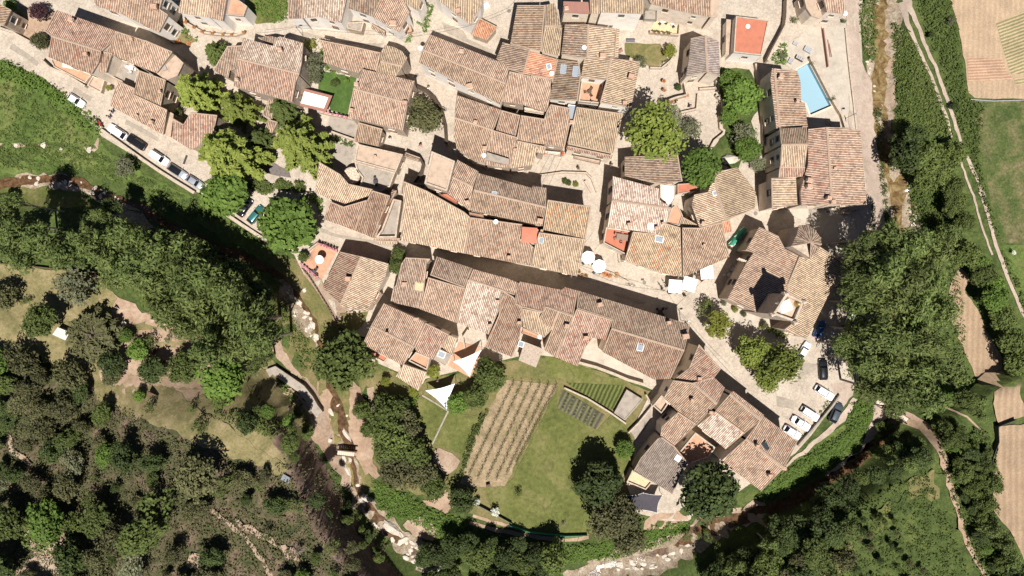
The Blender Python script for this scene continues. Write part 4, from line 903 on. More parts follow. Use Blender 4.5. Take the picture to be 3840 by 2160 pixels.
# south-east row
h = HS('narrow tiled house with a white gutter at the top of the south-east row', PLAST)
h.roof('G', 8.4, 'SW', [(1410,1150),(1574,1336),(1525,1400),(1360,1440),(1215,1420),(1335,1330)], 1)
h.roof('K', 8, 'NE', [(1368,-10),(1525,-50),(1605,25),(1547,150)], 1, .25)
h = HS('house with a wide tan slope beside the small pink terrace', PLAST)
h.roof('K', 8, 'SW', [(1362,-8),(1545,152),(1480,215),(1395,303),(1250,208),(1145,105),(1215,-28)], 0).chim('G', (1415,1408), .6).chim('K', (1360,120), .5)
h.roof('K', 7, 'SW', [(1252,212),(1393,303),(1365,330),(1225,465),(1120,390),(1130,320)], 0)
h.flat('K', 3.0, [(1130,82),(1180,150),(1130,225),(1062,165)], PINKF, .6, .2, PLAST)
h = HS('tiled house with its ridge along the car park lane', PLAST)
h.roof('K', 8.4, 'NE', [(1668,52),(1900,232),(1880,268),(1642,75)], 0, .3)
h.roof('K', 8.4, 'SW', [(1642,78),(1875,272),(1760,368),(1535,200)], 0).chim('K', (1500,215), .6)
h = HS('house with a white-chequered roof above the orange roof terrace', PLAST)
h.roof('K', 7.8, 'SW', [(1535,205),(1757,370),(1612,492),(1397,315)], 7)
h.flat('K', 4, [(1385,365),(1535,478),(1492,560),(1345,612),(1262,515)], TERRA, .6, .25)
h = HS('end house with dark skylight beside the parked white cars', PLAST)
h.roof('K', 8.5, 'NE', [(1897,240),(2152,435),(2055,633),(1763,412)], 0)
h.roof('K', 8.5, 'SW', [(1762,415),(2050,637),(1935,750),(1880,808),(1575,580)], 0).sky('K', (1915,465), .8, 1.3, .6, GLASSD, GLASSD).chim('K', (1852,465), .5).chim('L', (118,635), .7, .9, LIME).chim('L', (15,690), .6)
h = HS('old barn with a worn grey corrugated roof beside the lawn', STONE, name='barn', cat='barn')
h.roof('K', 6, 'SW', [(1130,400),(1225,470),(1330,600),(1270,700),(1210,830),(920,650),(970,560),(1100,410)], 6, .2).sky('K', (1252,560), .9, .9, -.6, WHITEF, WHITEF)
h.flat('K', 2.4, [(908,650),(1062,740),(1010,800),(865,740)], YELF, .4, .2)
h = HS('tiny white-roofed garden shed among the trees on the western pasture', STONE, name='shed')
h.flat('E', 2.4, [(435,1020),(530,1060),(492,1120),(395,1075)], plain('shed_sheet', (.52, .49, .45), .7))
h = HS('small grey hut in the trees above the ravine', STONE, name='shed')
h.flat('J', 9.6, [(205,678),(265,712),(245,752),(185,720)], plain('hut_roof', (.16, .17, .19), .6), g=6)
for hh in HOUSES: hh.done()

# windows on every facade that stands free: frame, pane and sill in the wall's own plane
SHUT = [plain('shutter_brown', (.16, .09, .055), .7), plain('frame_grey', (.30, .29, .27), .7)]
nwin = 0
for hh in HOUSES:
    if hh.root.name.startswith(('shed', 'porch', 'lean_to')): continue
    cnt = 0
    for Q, zf, gz in hh.fac:
        n = len(Q); A = sum(Q[i].x * Q[(i + 1) % n].y - Q[(i + 1) % n].x * Q[i].y for i in range(n)); L = Q if A > 0 else Q[::-1]
        for i in range(n):
            a, b = L[i], L[(i + 1) % n]; e = b - a
            if e.length < 2.4: continue
            e1 = e.normalized(); nn = Vector((e1.y, -e1.x)); mid = (a + b) / 2
            k = max(1, int(e.length / 3.4))
            for j in range(k):
                p = a + e * ((j + .5) / k + random.uniform(-.06, .06) / k)
                tz_ = zf(p); 
                if tz_ < 2.8: continue
                for lv, zz in enumerate((tz_ - 1.5, tz_ - 4.3)):
                    if zz < 1.0 or cnt > 14 or (lv and random.random() < .35): continue
                    q = p + nn * .9
                    if any(f[1] > zz - .8 and f[2] is not hh and inpoly([q], f[0])[0] for f in FOOT) or any(f[2] is hh and f[1] > zz - .8 and inpoly([q], f[0])[0] for f in FOOT): continue
                    w, hgt = random.choice([(.8, 1.1), (.9, 1.3), (.6, .8)])
                    rz = math.atan2(e1.y, e1.x); c = Vector((p.x, p.y, zz))
                    fr = MB(); N3 = Vector((nn.x, nn.y, 0)); E3 = Vector((e1.x, e1.y, 0))
                    for dx, dz, sx, sz in ((0, hgt / 2, w + .16, .1), (0, -hgt / 2, w + .16, .1), (w / 2 + .03, 0, .1, hgt - .1), (-w / 2 - .03, 0, .1, hgt - .1)):
                        cc = c + E3 * dx + Vector((0, 0, dz)) + N3 * .03; fr.box(cc, (sx, .12, sz), rz)
                    fo = fr.build('window', random.choice(SHUT), hh.root)
                    pn = MB(); pn.box(c + N3 * .02, (w - .04, .06, hgt - .1), rz); pn.build('pane', GLASSD, fo)
                    sl = MB(); sl.box(c + N3 * .1 - Vector((0, 0, hgt / 2 + .09)), (w + .3, .26, .07), rz); sl.build('sill', LIME, fo); cnt += 1; nwin += 1
print('windows', nwin)
# ------------------------------------------------------------------ foliage
def quads(C, Nn, size, asp=1.5, jit=.5):
    """one small folded leaf-clump face at each centre C, facing near Nn"""
    n = len(C); Nn = Nn + rng.normal(0, jit, (n, 3)); Nn /= np.linalg.norm(Nn, axis=1)[:, None] + 1e-9
    r = rng.normal(0, 1, (n, 3)); U = np.cross(Nn, r); U /= np.linalg.norm(U, axis=1)[:, None] + 1e-9; Vv = np.cross(Nn, U)
    s = (np.broadcast_to(size, (n,)) * rng.uniform(.6, 1.3, n))[:, None]
    U = U * s * asp * .5; Vv = Vv * s * .5
    V = np.stack([C - U, C + Vv * .9 - U * .1, C + U, C - Vv * .9 + U * .1], 1).reshape(-1, 3)
    F = np.arange(4 * n).reshape(n, 4); return V, F
def lobes_crown(R, Hh, nl, dens, leaf, flat=.75, irr=.35, low=.25, open_=0.0, asp=1.5):
    """leaf clumps on many overlapping lobes: radius R, height Hh, centred on the crown's middle"""
    C = []; Nn = []
    for i in range(nl):
        a = rng.uniform(0, 2 * math.pi); q = math.sqrt(rng.uniform(0, 1)); e = rng.uniform(-.5, 1)
        rr = q * (1 - irr * rng.uniform(0, .8)); zc = e * math.sqrt(max(0, 1 - q * q * .85))
        c = np.array([math.cos(a) * rr * R * .78, math.sin(a) * rr * R * .78, zc * Hh * .38]); lr = R * rng.uniform(.2, .42) * (1 - .3 * q)
        if rng.uniform() < open_: continue
        n = int(dens * lr * lr * 12)
        d = rng.normal(0, 1, (n, 3)); d[:, 2] = np.abs(d[:, 2]) * 1.1 - low; d /= np.linalg.norm(d, axis=1)[:, None]
        rad = lr * rng.uniform(.65, 1.08, n)[:, None]
        C.append(c + d * rad * np.array([1, 1, flat])); Nn.append(d + [0, 0, .5])
    C = np.concatenate(C); Nn = np.concatenate(Nn); return quads(C, Nn, leaf, asp)
def conifer_crown(R, Hh, nb, dens, leaf, droop=.25, spiky=1.0):
    C = []; Nn = []
    for i in range(nb):
        t = (i + .5) / nb; z = Hh * (t - .5); L = R * (1 - t) ** .55 * rng.uniform(.5, 1.15); a = i * 2.39996 + rng.uniform(-.25, .25)
        d = np.array([math.cos(a), math.sin(a)]); p = np.array([-d[1], d[0]]); n = int(dens * (L + .3) * 9)
        u = rng.uniform(.08, 1, n) ** .8; w = L * .2 * spiky * (1.15 - u) * rng.normal(0, 1, n) * .8
        x = np.outer(u * L, d) + np.outer(w, p); zz = z - droop * u * u * L + L * .12 * u + rng.normal(0, .07 * L + .03, n)
        C.append(np.column_stack([x, zz])); nn = np.zeros((n, 3)); nn[:, 2] = 1; nn[:, :2] = d * .35; Nn.append(nn)
    C = np.concatenate(C); Nn = np.concatenate(Nn); return quads(C, Nn, leaf, 2.2, .35)
def rosette_crown(R, Hh, nb, dens, leaf):
    """long shoots fanning out from the trunk, as on a young fir seen from above"""
    C = []; Nn = []
    for i in range(nb):
        a = i * 2.39996; el = rng.uniform(-.15, .9); L = R * rng.uniform(.7, 1.08); n = int(dens * L * 6); u = rng.uniform(.1, 1, n)
        d = np.array([math.cos(a) * math.cos(el), math.sin(a) * math.cos(el), math.sin(el) * .6]); p = np.array([-math.sin(a), math.cos(a), 0])
        x = np.outer(u * L, d) + np.outer(rng.normal(0, .05 * L, n), p) + np.array([0, 0, -.25 * Hh]); x[:, 2] += rng.normal(0, .06, n); C.append(x); Nn.append(np.tile([d[0] * .3, d[1] * .3, 1], (n, 1)))
    return quads(np.concatenate(C), np.concatenate(Nn), leaf, 2.6, .3)
L_BRIGHT = leafm('leaves_bright', (.080, .135, .022), (.13, .20, .038), .25)
L_MID = leafm('leaves_mid', (.062, .086, .020), (.108, .135, .034), .2)
L_DARK = leafm('leaves_dark', (.034, .052, .014), (.066, .088, .024), .12)
L_OLIVE = leafm('leaves_olive', (.066, .068, .026), (.115, .112, .048), .12)
L_GREY = leafm('leaves_greygreen', (.11, .118, .062), (.165, .17, .095), .15)
L_CEDAR = leafm('leaves_cedar', (.15, .19, .032), (.25, .285, .06), .2)
L_POP = leafm('leaves_poplar', (.082, .112, .030), (.155, .195, .058), .28)
L_WILL = leafm('leaves_willow', (.095, .118, .034), (.155, .185, .056), .25)
L_PINE = leafm('leaves_pine', (.10, .128, .022), (.165, .195, .035), .12)
L_YEL = leafm('leaves_yellowgreen', (.15, .17, .022), (.23, .235, .04), .25)
L_PURP = leafm('leaves_purple', (.035, .014, .02), (.075, .03, .035), .1)
L_RUST = leafm('leaves_rust', (.30, .12, .03), (.40, .20, .06), .1)
L_BLOS = leafm('blossom_white', (.60, .62, .50), (.80, .80, .72), .2)
L_BARE = leafm('twigs', (.16, .12, .10), (.26, .20, .17), .05)
L_GRASSY = leafm('weeds', (.055, .082, .018), (.105, .14, .032), .25)
def cm(name, VF, mat): return meshd(name, VF[0], VF[1], mat)
PROTO = {}
def proto(kind, i):
    k = (kind, i)
    if k in PROTO: return PROTO[k]
    global rng
    rng = np.random.default_rng(abs(hash(kind)) % 1 + sum(map(ord, kind)) * 7 + i)
    G = {
     'round': lambda: (lobes_crown(1, 2.0, 84, 46, .105), L_BRIGHT),
     'chestnut': lambda: (lobes_crown(1, 1.4, 90, 34, .13, irr=.15), L_BRIGHT),
     'mid': lambda: (lobes_crown(1, 2.0, 84, 46, .10), L_MID),
     'dark': lambda: (lobes_crown(1, 2.0, 84, 46, .10), L_DARK),
     'oak': lambda: (lobes_crown(1, 1.8, 74, 44, .09, irr=.55), L_OLIVE),
     'olive': lambda: (lobes_crown(1, 1.3, 46, 42, .085, irr=.5, open_=.15), L_GREY),
     'poplar': lambda: (lobes_crown(1, 3.4, 90, 38, .068, irr=.75, open_=.22, asp=2.6), L_POP),
     'willow': lambda: (lobes_crown(1, 2.6, 60, 38, .066, irr=.75, open_=.2, asp=2.8), L_WILL),
     'cedar': lambda: (conifer_crown(1, 2.4, 90, 15, .072, .3, .85), L_CEDAR),
     'firdark': lambda: (conifer_crown(1, 2.4, 110, 11, .075), L_MID),
     'fir': lambda: (rosette_crown(1, 1.6, 90, 14, .075), L_OLIVE),
     'pine': lambda: (lobes_crown(1, 1.6, 90, 40, .085, irr=.4, flat=.6), L_PINE),
     'yellow': lambda: (lobes_crown(1, 1.4, 55, 40, .10), L_YEL),
     'purple': lambda: (lobes_crown(1, 1.3, 50, 36, .10), L_PURP),
     'blossom': lambda: (lobes_crown(1, 1.2, 30, 30, .13, open_=.2), L_BLOS),
     'bare': lambda: (conifer_crown(1, 1.0, 40, 3, .05, -.2, .6), L_BARE),
     'thin': lambda: (lobes_crown(1, 1.2, 30, 20, .11, open_=.35), L_MID),
    }[kind]()
    c = cm('crown_' + kind, G[0], G[1])
    b = MB(); b.tube([(0, 0, 0), (.02, .01, .5), (.03, -.02, 1.0)], [.075, .06, .04], 7)
    for q in range(5):
        a = q * 1.256 + i; d = Vector((math.cos(a), math.sin(a), 0)); b.tube([(0, 0, .55 + .07 * q), d * .28 + Vector((0, 0, .85 + .05 * q)), d * .55 + Vector((0, 0, 1.05))], [.035, .022, .008], 5)
    t = meshd('trunk_' + kind, b.V, b.F, BARKP if kind in ('poplar', 'olive', 'bare', 'willow') else BARK)
    PROTO[k] = (c, t); return PROTO[k]
ZH = {'round': .75, 'chestnut': .75, 'mid': .8, 'dark': .85, 'oak': .75, 'olive': .75, 'poplar': 1.7, 'willow': 1.3, 'cedar': 1.35, 'firdark': 1.3, 'fir': .8, 'pine': .9, 'yellow': .8, 'purple': .75, 'blossom': .8, 'bare': .9, 'thin': .8}
TREES = []
def tree(t, p, r, kind, label=None, name='tree', cat='tree', hc=None, sx=1.0, rot=None, group=None, gz=None, zs=1.0):
    """p, r: centre and radius of the crown in the picture; hc: height of the crown's middle above the ground"""
    s = TO[t][2]; rm = r / s * (H - 5) / FP * (1.0 if kind in ('cedar', 'firdark', 'fir', 'bare') else 1.1)
    if hc is None: hc = rm * ZH[kind] + .9
    v = gat(t, p, hc); g0 = v.z - hc
    c, tk = proto(kind, random.randrange(3))
    rz = random.uniform(0, 6.28) if rot is None else rot
    e = empty(name, (v.x, v.y, g0 if gz is None else gz), label, cat, group, rz); e['lk'] = 1; del e['lk']
    o = ob('trunk', tk, e); o.scale = (max(.5, rm) * .9, max(.5, rm) * .9, hc * .95)
    o = ob('crown', c, e); o.location = (0, 0, hc); o.scale = (rm * sx, rm / sx, rm * zs)
    TREES.append((e, v.x)); return e
tree('Z', (490,228), 66, 'cedar', 'yellow-green cedar at the top of the clump, beside the square mottled roof', 'cedar_tree', rot=0)
tree('Z', (590,270), 54, 'cedar', 'smallest yellow-green cedar, in the middle of the clump by the tiled houses', 'cedar_tree')
tree('Z', (568,385), 92, 'cedar', 'largest yellow-green cedar, overhanging the end of the row of parked cars', 'cedar_tree')
tree('Z', (748,362), 86, 'cedar', 'broad pale cedar beside the grey patio', 'cedar_tree', zs=.8)
tree('Z', (710,275), 44, 'firdark', 'darker green conifer behind the white pergola roof', 'conifer_tree')
tree('Z', (650,345), 36, 'firdark', 'dark conifer squeezed between the two biggest cedars', 'conifer_tree')
tree('Z', (540,130), 36, 'firdark', 'small green conifer in the lane by the mottled square house', 'conifer_tree')
tree('Z', (566,487), 60, 'chestnut', 'bright green leafy tree over the black car at the end of the street', 'broadleaf_tree', hc=5)
tree('Z', (728,565), 74, 'chestnut', 'large bright green chestnut by the bend of the street', 'chestnut_tree', hc=5.5)
tree('Z', (786,165), 36, 'olive', 'grey-green tree with loose branches beside the small green garden', 'olive_tree')
tree('Z', (790,192), 28, 'olive', 'lower grey-green tree at the corner of the small green garden', 'olive_tree')
tree('Z', (1068,298), 54, 'oak', 'dense olive-brown tree inside the curved tiled garden wall', 'holm_oak_tree')
tree('Z', (1648,335), 78, 'pine', 'large yellow-green pine casting a black shadow beside the stepped plaza', 'pine_tree', hc=12)
tree('Z', (1692,290), 34, 'olive', 'grey-green treetop on the upper side of the large pine', 'olive_tree', hc=7)
tree('Z', (1738,325), 34, 'olive', 'grey-green olive between the large pine and the paved terrace', 'olive_tree')
tree('Z', (1862,240), 52, 'round', 'bright green broad tree beside the terrace with the stone wall', 'broadleaf_tree', hc=4)
tree('Z', (1836,205), 30, 'round', 'small bright green treetop above the broad one by the terrace wall', 'broadleaf_tree', hc=3)
tree('Z', (1834,290), 26, 'round', 'small bright tree below the broad one by the terrace wall', 'broadleaf_tree', hc=2.5)
tree('Z', (1762,420), 54, 'round', 'round green tree overhanging the tiled roofs behind the parasol block', 'broadleaf_tree', hc=7)
tree('Z', (1870,335), 36, 'olive', 'grey-green olive on the slope beside the shaded lane', 'olive_tree')
tree('Z', (1880,375), 36, 'round', 'green fruit tree between two olives beside the shaded lane', 'fruit_tree')
tree('Z', (1905,412), 26, 'olive', 'small grey-green olive above the church lane', 'olive_tree')
tree('Z', (1684,128), 19, 'yellow', 'small yellow-green tree at the corner of the dry lawn', 'garden_tree')
tree('Z', (1611,158), 21, 'olive', 'small olive at the lower corner of the dry lawn', 'olive_tree')
tree('Z', (102,100), 26, 'oak', 'dark olive bush beside the end wall of the long terracotta house', 'garden_tree', hc=1.6)
tree('Z', (50,47), 14, 'mid', 'clipped round green bush in the walled garden', 'bush', 'bush', hc=.9)
tree('Z', (38,72), 11, 'dark', 'small dark shrub against the wall of the upper garden', 'bush', 'bush', hc=.8)
tree('Z', (28,16), 18, 'round', 'bright green shrub beside the purple tree', 'bush', 'bush', hc=1.2)
tree('Z', (97,30), 27, 'purple', 'dark purple-leaved plum tree', 'plum_tree')
tree('Z', (1803,815), 38, 'yellow', 'yellow-green tree leaning over the church lane', 'broadleaf_tree', hc=4.5)
tree('Z', (1775,775), 30, 'thin', 'thin greyish tree beside the yellow-green one in the church lane', 'broadleaf_tree', hc=2.2)
tree('Z', (1890,885), 46, 'pine', 'green pine below the church garden, nearest the shaded lane', 'pine_tree', hc=5)
tree('Z', (1962,915), 60, 'pine', 'wide green pine over the square by the church', 'pine_tree', hc=6, sx=1.15, rot=.2)
tree('Z', (1930,950), 40, 'pine', 'low green pine whose edge spreads over the paved car park', 'pine_tree', hc=5)
tree('G', (1680,880), 20, 'yellow', 'small orange-leaved shrub under the church wall', 'bush', 'bush', hc=.9)
b_ = tree('G', (1685,890), 26, 'yellow', 'rust-coloured shrub beside the church wall', 'bush', 'bush', hc=.9); cmr = b_.children[1].data.copy(); cmr.materials[0] = L_RUST; b_.children[1].data = cmr
tree('G', (1750,925), 26, 'oak', 'brownish shrub next to the rust-coloured one under the church wall', 'bush', 'bush', hc=.9)
tree('G', (1900,1005), 34, 'oak', 'rounded shrub at the south corner of the church garden', 'bush', 'bush', hc=1.2)
tree('H', (70,1050), 40, 'mid', 'leafy shrub growing against the church south wall', 'bush', 'bush', hc=1.2)
tree('G', (1600,835), 30, 'olive', 'grey shrub at the west corner of the church garden', 'bush', 'bush', hc=1)
tree('C', (1255,660), 28, 'mid', 'small clipped tree in the corner of the stepped plaza', 'garden_tree', hc=1.3)
tree('Z', (870,912), 76, 'mid', 'big round dense green tree beside the detached house', 'broadleaf_tree', hc=7)
tree('Z', (835,890), 42, 'mid', 'bright edge tree on the riverside flank of the big round tree', 'broadleaf_tree', hc=5)
tree('Z', (1236,948), 42, 'mid', 'green tree between the sails and the vineyard', 'fruit_tree')
tree('Z', (1150,1015), 32, 'round', 'leafy tree below the second triangular sail', 'fruit_tree')
tree('Z', (1195,1000), 34, 'mid', 'tree beside the lower lawn path', 'fruit_tree')
tree('Z', (1090,935), 20, 'yellow', 'bright yellow-green bush beside the round garden lawn', 'bush', 'bush')
tree('Z', (970,960), 14, 'yellow', 'yellow flowering bush at the edge of the riverside grove', 'bush', 'bush')
GRV = [(975,1040,50,'mid'),(1018,1072,46,'oak'),(985,1105,56,'mid'),(1034,1135,50,'mid'),(1000,1180,58,'oak'),(1060,1195,48,'oak'),(1090,1225,36,'mid'),(965,1005,24,'dark'),(1008,1015,26,'dark'),(1040,985,14,'yellow'),(910,1030,26,'mid'),(925,1080,22,'mid'),(975,1140,40,'willow')]
for i, (x, y, r, k) in enumerate(GRV):
    tree('Z', (x, y), r, k, ['tree in the grove beside the vineyard', 'olive-brown tree in the grove beside the vineyard', 'dark tree in the grove beside the vineyard', 'yellow tree in the grove beside the vineyard'][{'mid': 0, 'willow': 0, 'oak': 1, 'dark': 2, 'yellow': 3}[k]], 'grove_tree')
tree('Z', (1570,1128), 26, 'round', 'small bright green tree at the edge of the great lawn beside the barn', 'fruit_tree')
tree('Z', (1508,1215), 58, 'dark', 'dark tree in the middle of the clump on the lawn', 'broadleaf_tree', hc=6)
tree('Z', (1465,1222), 28, 'dark', 'small dark tree on the lawn side of the clump', 'broadleaf_tree', hc=3)
tree('Z', (1555,1290), 56, 'oak', 'olive-brown tree beside the dark shade cloth', 'broadleaf_tree', hc=6)
tree('Z', (1520,1310), 50, 'oak', 'olive-brown tree over the end of the double track', 'broadleaf_tree', hc=5)
tree('Z', (1580,1350), 50, 'oak', 'olive-brown tree nearest the shingle bank', 'broadleaf_tree', hc=4)
tree('Z', (1540,1190), 24, 'mid', 'small tree beside the clump on the lawn, next to the ochre floor', 'fruit_tree')
tree('Z', (1783,1235), 82, 'dark', 'huge dark green round tree below the orange roof terrace', 'broadleaf_tree', hc=8)
tree('Z', (1163,1258), 36, 'dark', 'dark tree at the lower tip of the vineyard', 'fruit_tree')
tree('Z', (1199,1262), 11, 'blossom', 'white blossoming shrub at the fence corner', 'blossom_tree', hc=1.2)
tree('Z', (1246,1286), 14, 'blossom', 'white blossoming tree standing on the lawn edge', 'blossom_tree', hc=1.4)
tree('Z', (1304,1240), 13, 'thin', 'lone small tree on the great lawn', 'fruit_tree', hc=1.2)
tree('Z', (1417,1318), 9, 'bare', 'tiny bare sapling at the bottom of the great lawn', 'sapling', hc=.7)
tree('Z', (994,668), 24, 'mid', 'leafy bush column in the gap beside the riverside house', 'bush', hc=2.2)
tree('Z', (1003,640), 20, 'mid', 'upper half of the leafy column beside the riverside house', 'bush', hc=2.0)
tree('F', (358,490), 42, 'mid', 'small green tree at the corner of the umbrella terrace', 'garden_tree', hc=1.6)
# western pasture and orchard
tree('Z', (190,725), 58, 'olive', 'large pale green round tree on the dry pasture', 'fruit_tree', hc=4)
tree('Z', (105,808), 46, 'mid', 'dark green round tree beside the white-roofed shed', 'fruit_tree', hc=3.6)
tree('Z', (226,845), 70, 'fir', 'spiky dark fir with radiating branches', 'fir_tree', hc=3.5)
tree('Z', (2,742), 44, 'oak', 'olive-green tree cut by the frame edge on the dry pasture', 'fruit_tree', hc=3)
tree('Z', (318,845), 20, 'round', 'narrow bright shrub in the upper orchard', 'fruit_tree', hc=1.2)
tree('Z', (349,882), 30, 'round', 'bright fruit tree beside the orchard bench', 'fruit_tree', hc=1.8)
tree('Z', (375,860), 22, 'thin', 'thin young fruit tree in the orchard clearing', 'fruit_tree', hc=1.4)
tree('Z', (462,925), 44, 'mid', 'dark fruit tree above the scorched strip', 'fruit_tree', hc=3)
tree('Z', (564,955), 64, 'round', 'large bright tree at the end of the orchard', 'fruit_tree', hc=4)
tree('Z', (385,930), 40, 'dark', 'dark tree at the foot of the orchard', 'fruit_tree', hc=3)
tree('Z', (282,915), 36, 'dark', 'dark tree between the spiky fir and the orchard', 'fruit_tree', hc=2.5)
tree('Z', (280,945), 30, 'oak', 'brownish tree beside the spiky fir', 'fruit_tree', hc=2)
for (x, y, r, k, l) in [(350,995,16,'round','small bright shrub by the wooden bench on the scorched strip'),(70,755,12,'thin','little shrub alone on the dry pasture'),(57,760,10,'thin','tiny shrub on the dry pasture beside the little one'),(420,855,10,'thin','spindly sapling near the bench of the orchard'),(458,875,9,'thin','spindly sapling at the middle of the orchard soil'),(505,915,10,'thin','spindly sapling at the far end of the orchard soil'),(375,1025,18,'thin','thin tree on the edge of the scorched strip'),(480,1030,12,'thin','small thin tree halfway along the scorched strip'),(500,1075,22,'thin','loose thin tree at the narrow end of the scorched strip'),(312,815,8,'blossom','small pale bush in the upper orchard')]:
    tree('Z', (x, y), r, k, l, 'sapling', hc=1.1)
# the poplar belt along the stream
BELT = [(262,545,30,'poplar'),(285,520,24,'dark'),(30,510,30,'poplar'),(395,610,40,'dark'),(600,690,40,'dark'),(650,740,40,'dark'),(520,640,34,'dark'),(20,560,46,'poplar'),(10,610,40,'dark'),(75,590,52,'poplar'),(135,610,54,'poplar'),(60,635,48,'poplar'),(185,640,50,'poplar'),(240,610,48,'poplar'),(290,640,56,'poplar'),(345,600,56,'poplar'),(300,700,44,'willow'),(350,675,58,'poplar'),(420,640,60,'poplar'),(400,720,60,'willow'),(475,640,60,'poplar'),(470,705,64,'poplar'),(430,775,62,'willow'),(530,690,60,'poplar'),(510,760,66,'willow'),(480,825,46,'willow'),(590,745,62,'poplar'),(560,815,66,'willow'),(530,880,48,'poplar'),(640,805,62,'poplar'),(610,870,60,'willow'),(670,850,48,'poplar'),(660,900,36,'willow'),(640,930,22,'willow')]
for x, y, r, k in BELT:
    tree('Z', (x, y), r, k, {'poplar': 'tall green poplar in the stream belt', 'dark': 'dark tree on the shaded side of the poplar belt', 'willow': 'feathery tree on the orchard side of the belt'}[k], 'poplar_tree' if k == 'poplar' else 'stream_tree', hc={'poplar': 13, 'dark': 9, 'willow': 8}[k] * random.uniform(.85, 1.1), sx=random.uniform(.8, 1.25), zs=1.3)
for (x, y, r, k, l) in [(315,420,34,'olive','feathery grey-green tree on the meadow below the parked cars'),(10,985-480,24,'dark','dark tree at the left frame edge beside the stream'),(15,560,20,'round','bright treetop at the left frame edge')]:
    tree('Z', (x, y), r, k, l, 'stream_tree', hc=2.5)
# the grove by the church and the right-hand stream
GR2 = [(2165,640,48),(2225,600,50),(2290,620,54),(2345,640,46),(2150,700,46),(2210,680,54),(2275,700,60),(2322,700,50),(2160,760,48),(2225,760,58),(2295,780,62),(2360,780,46),(2150,830,42),(2205,840,58),(2270,850,62),(2322,860,50),(2120,870,34),(2160,910,46),(2220,920,60),(2290,940,62),(2330,930,44),(2190,975,44),(2250,990,54),(2320,1000,50),(2245,1030,30),(2180,600,26)]
for i, (x, y, r) in enumerate(GR2): tree('Z', (x, y), r, 'poplar' if i % 3 else 'willow', 'tall poplar in the grove beside the church' if i % 3 else 'feathery tree in the grove beside the church', 'poplar_tree', hc=random.uniform(10, 16), sx=random.uniform(.8, 1.25), zs=1.2)
for (x, y, r, k, hc) in [(2330,395,46,'mid',5),(2280,395,46,'dark',6),(2300,345,34,'dark',5),(2370,430,40,'mid',4),(2260,360,26,'dark',4),(2395,385,36,'mid',3),(2330,450,36,'mid',3)]:
    tree('Z', (x, y), r, k, 'dense green tree between the brown stream and track' if k == 'mid' else 'blackish tree overhanging the brown stream', 'stream_tree', hc=hc)
for (x, y, r, k) in [(2400,520,34,'mid'),(2425,560,28,'mid'),(2380,590,36,'poplar'),(2430,640,38,'mid'),(2468,662,22,'round'),(2470,690,36,'mid'),(2500,750,36,'round'),(2478,748,20,'dark'),(2520,800,36,'mid'),(2545,860,38,'mid'),(2500,720,28,'round'),(2560,910,36,'mid'),(2412,505,24,'mid'),(2395,470,30,'mid')]:
    tree('Z', (x, y), r, k, {'mid': 'leafy tree between the terrace field and track', 'round': 'bright tree between the terrace field and track', 'poplar': 'grey-green tree between the terrace field and track', 'dark': 'dark tree between the terrace field and track'}[k], 'hedgerow_tree', hc=random.uniform(2.5, 4.5))
# scattered woods
CLEAR = [([(535,1285),(580,1320),(630,1365),(665,1420),(700,1480)], 6), ([(22,1090),(30,1135),(60,1155),(75,1170)], 6), ([(245,960),(330,1010),(420,1040),(500,1075),(590,1120),(680,1160),(725,1185)], 22),
 ([(2200,1012),(2250,1045),(2290,1075),(2330,1090),(2350,1115),(2365,1150),(2380,1190),(2395,1235),(2410,1280),(2420,1325),(2438,1370),(2458,1415),(2480,1460)], 12), ([(2355,1025),(2400,1030),(2432,1050),(2460,1070)], 2), ([(2180,1095),(2200,1050),(2215,1020)], 10), ([(700,925),(760,985),(800,1040),(820,1100),(850,1170),(890,1240),(950,1300)], 20), ([(2380,950),(2390,900),(2400,870),(2395,760)], 4)]
def near(x, y, r):
    for L_, c in CLEAR:
        for a, b in zip(L_[:-1], L_[1:]):
            dx, dy = b[0] - a[0], b[1] - a[1]; t_ = max(0, min(1, ((x - a[0]) * dx + (y - a[1]) * dy) / (dx * dx + dy * dy)))
            if math.hypot(x - a[0] - t_ * dx, y - a[1] - t_ * dy) < r * .85 + c: return True
    return False
def wood(t, poly, n, rr, kinds, labels, name, seed, avoid=(), mind=.62, hcs=(.9, 1.4), thin=None):
    r_ = random.Random(seed); P = np.array(poly, float); mn, mx = P.min(0), P.max(0); got = []; tries = 0
    while len(got) < n and tries < 20000:
        tries += 1; x, y = r_.uniform(mn[0], mx[0]), r_.uniform(mn[1], mx[1])
        if not inpoly([(x, y)], P)[0] or any(inpoly([(x, y)], a)[0] for a in avoid): continue
        r = r_.uniform(*rr)
        if any(math.hypot(x - a, y - b) < (r + c) * mind for a, b, c in got) or near(x, y, r): continue
        got.append((x, y, r)); k = r_.choices(list(kinds), list(kinds.values()))[0]
        tree(t, (x, y), r, k, labels[k], name, hc=None if hcs is None else r / 1.49 / 21.6 * r_.uniform(*hcs) + 1.0, sx=r_.uniform(.78, 1.28), zs=r_.uniform(.8, 1.3))
    return got
LB = lambda place: {'dark': 'dark green evergreen tree ' + place, 'oak': 'olive-brown oak ' + place, 'mid': 'mid-green tree ' + place, 'round': 'bright green tree ' + place, 'olive': 'grey-green tree ' + place, 'poplar': 'loose-crowned tree ' + place, 'bare': 'leafless grey shrub ' + place, 'thin': 'thin-leaved shrub ' + place, 'yellow': 'yellow-green tree ' + place, 'willow': 'feathery tree ' + place}
wood('Z', [(-20,900),(60,900),(180,930),(230,990),(260,1040),(200,1100),(100,1110),(-20,1100)], 17, (24, 52), {'dark': 3, 'oak': 3, 'mid': 2, 'round': 1}, LB('on the hillside below the pasture'), 'woodland_tree', 3)
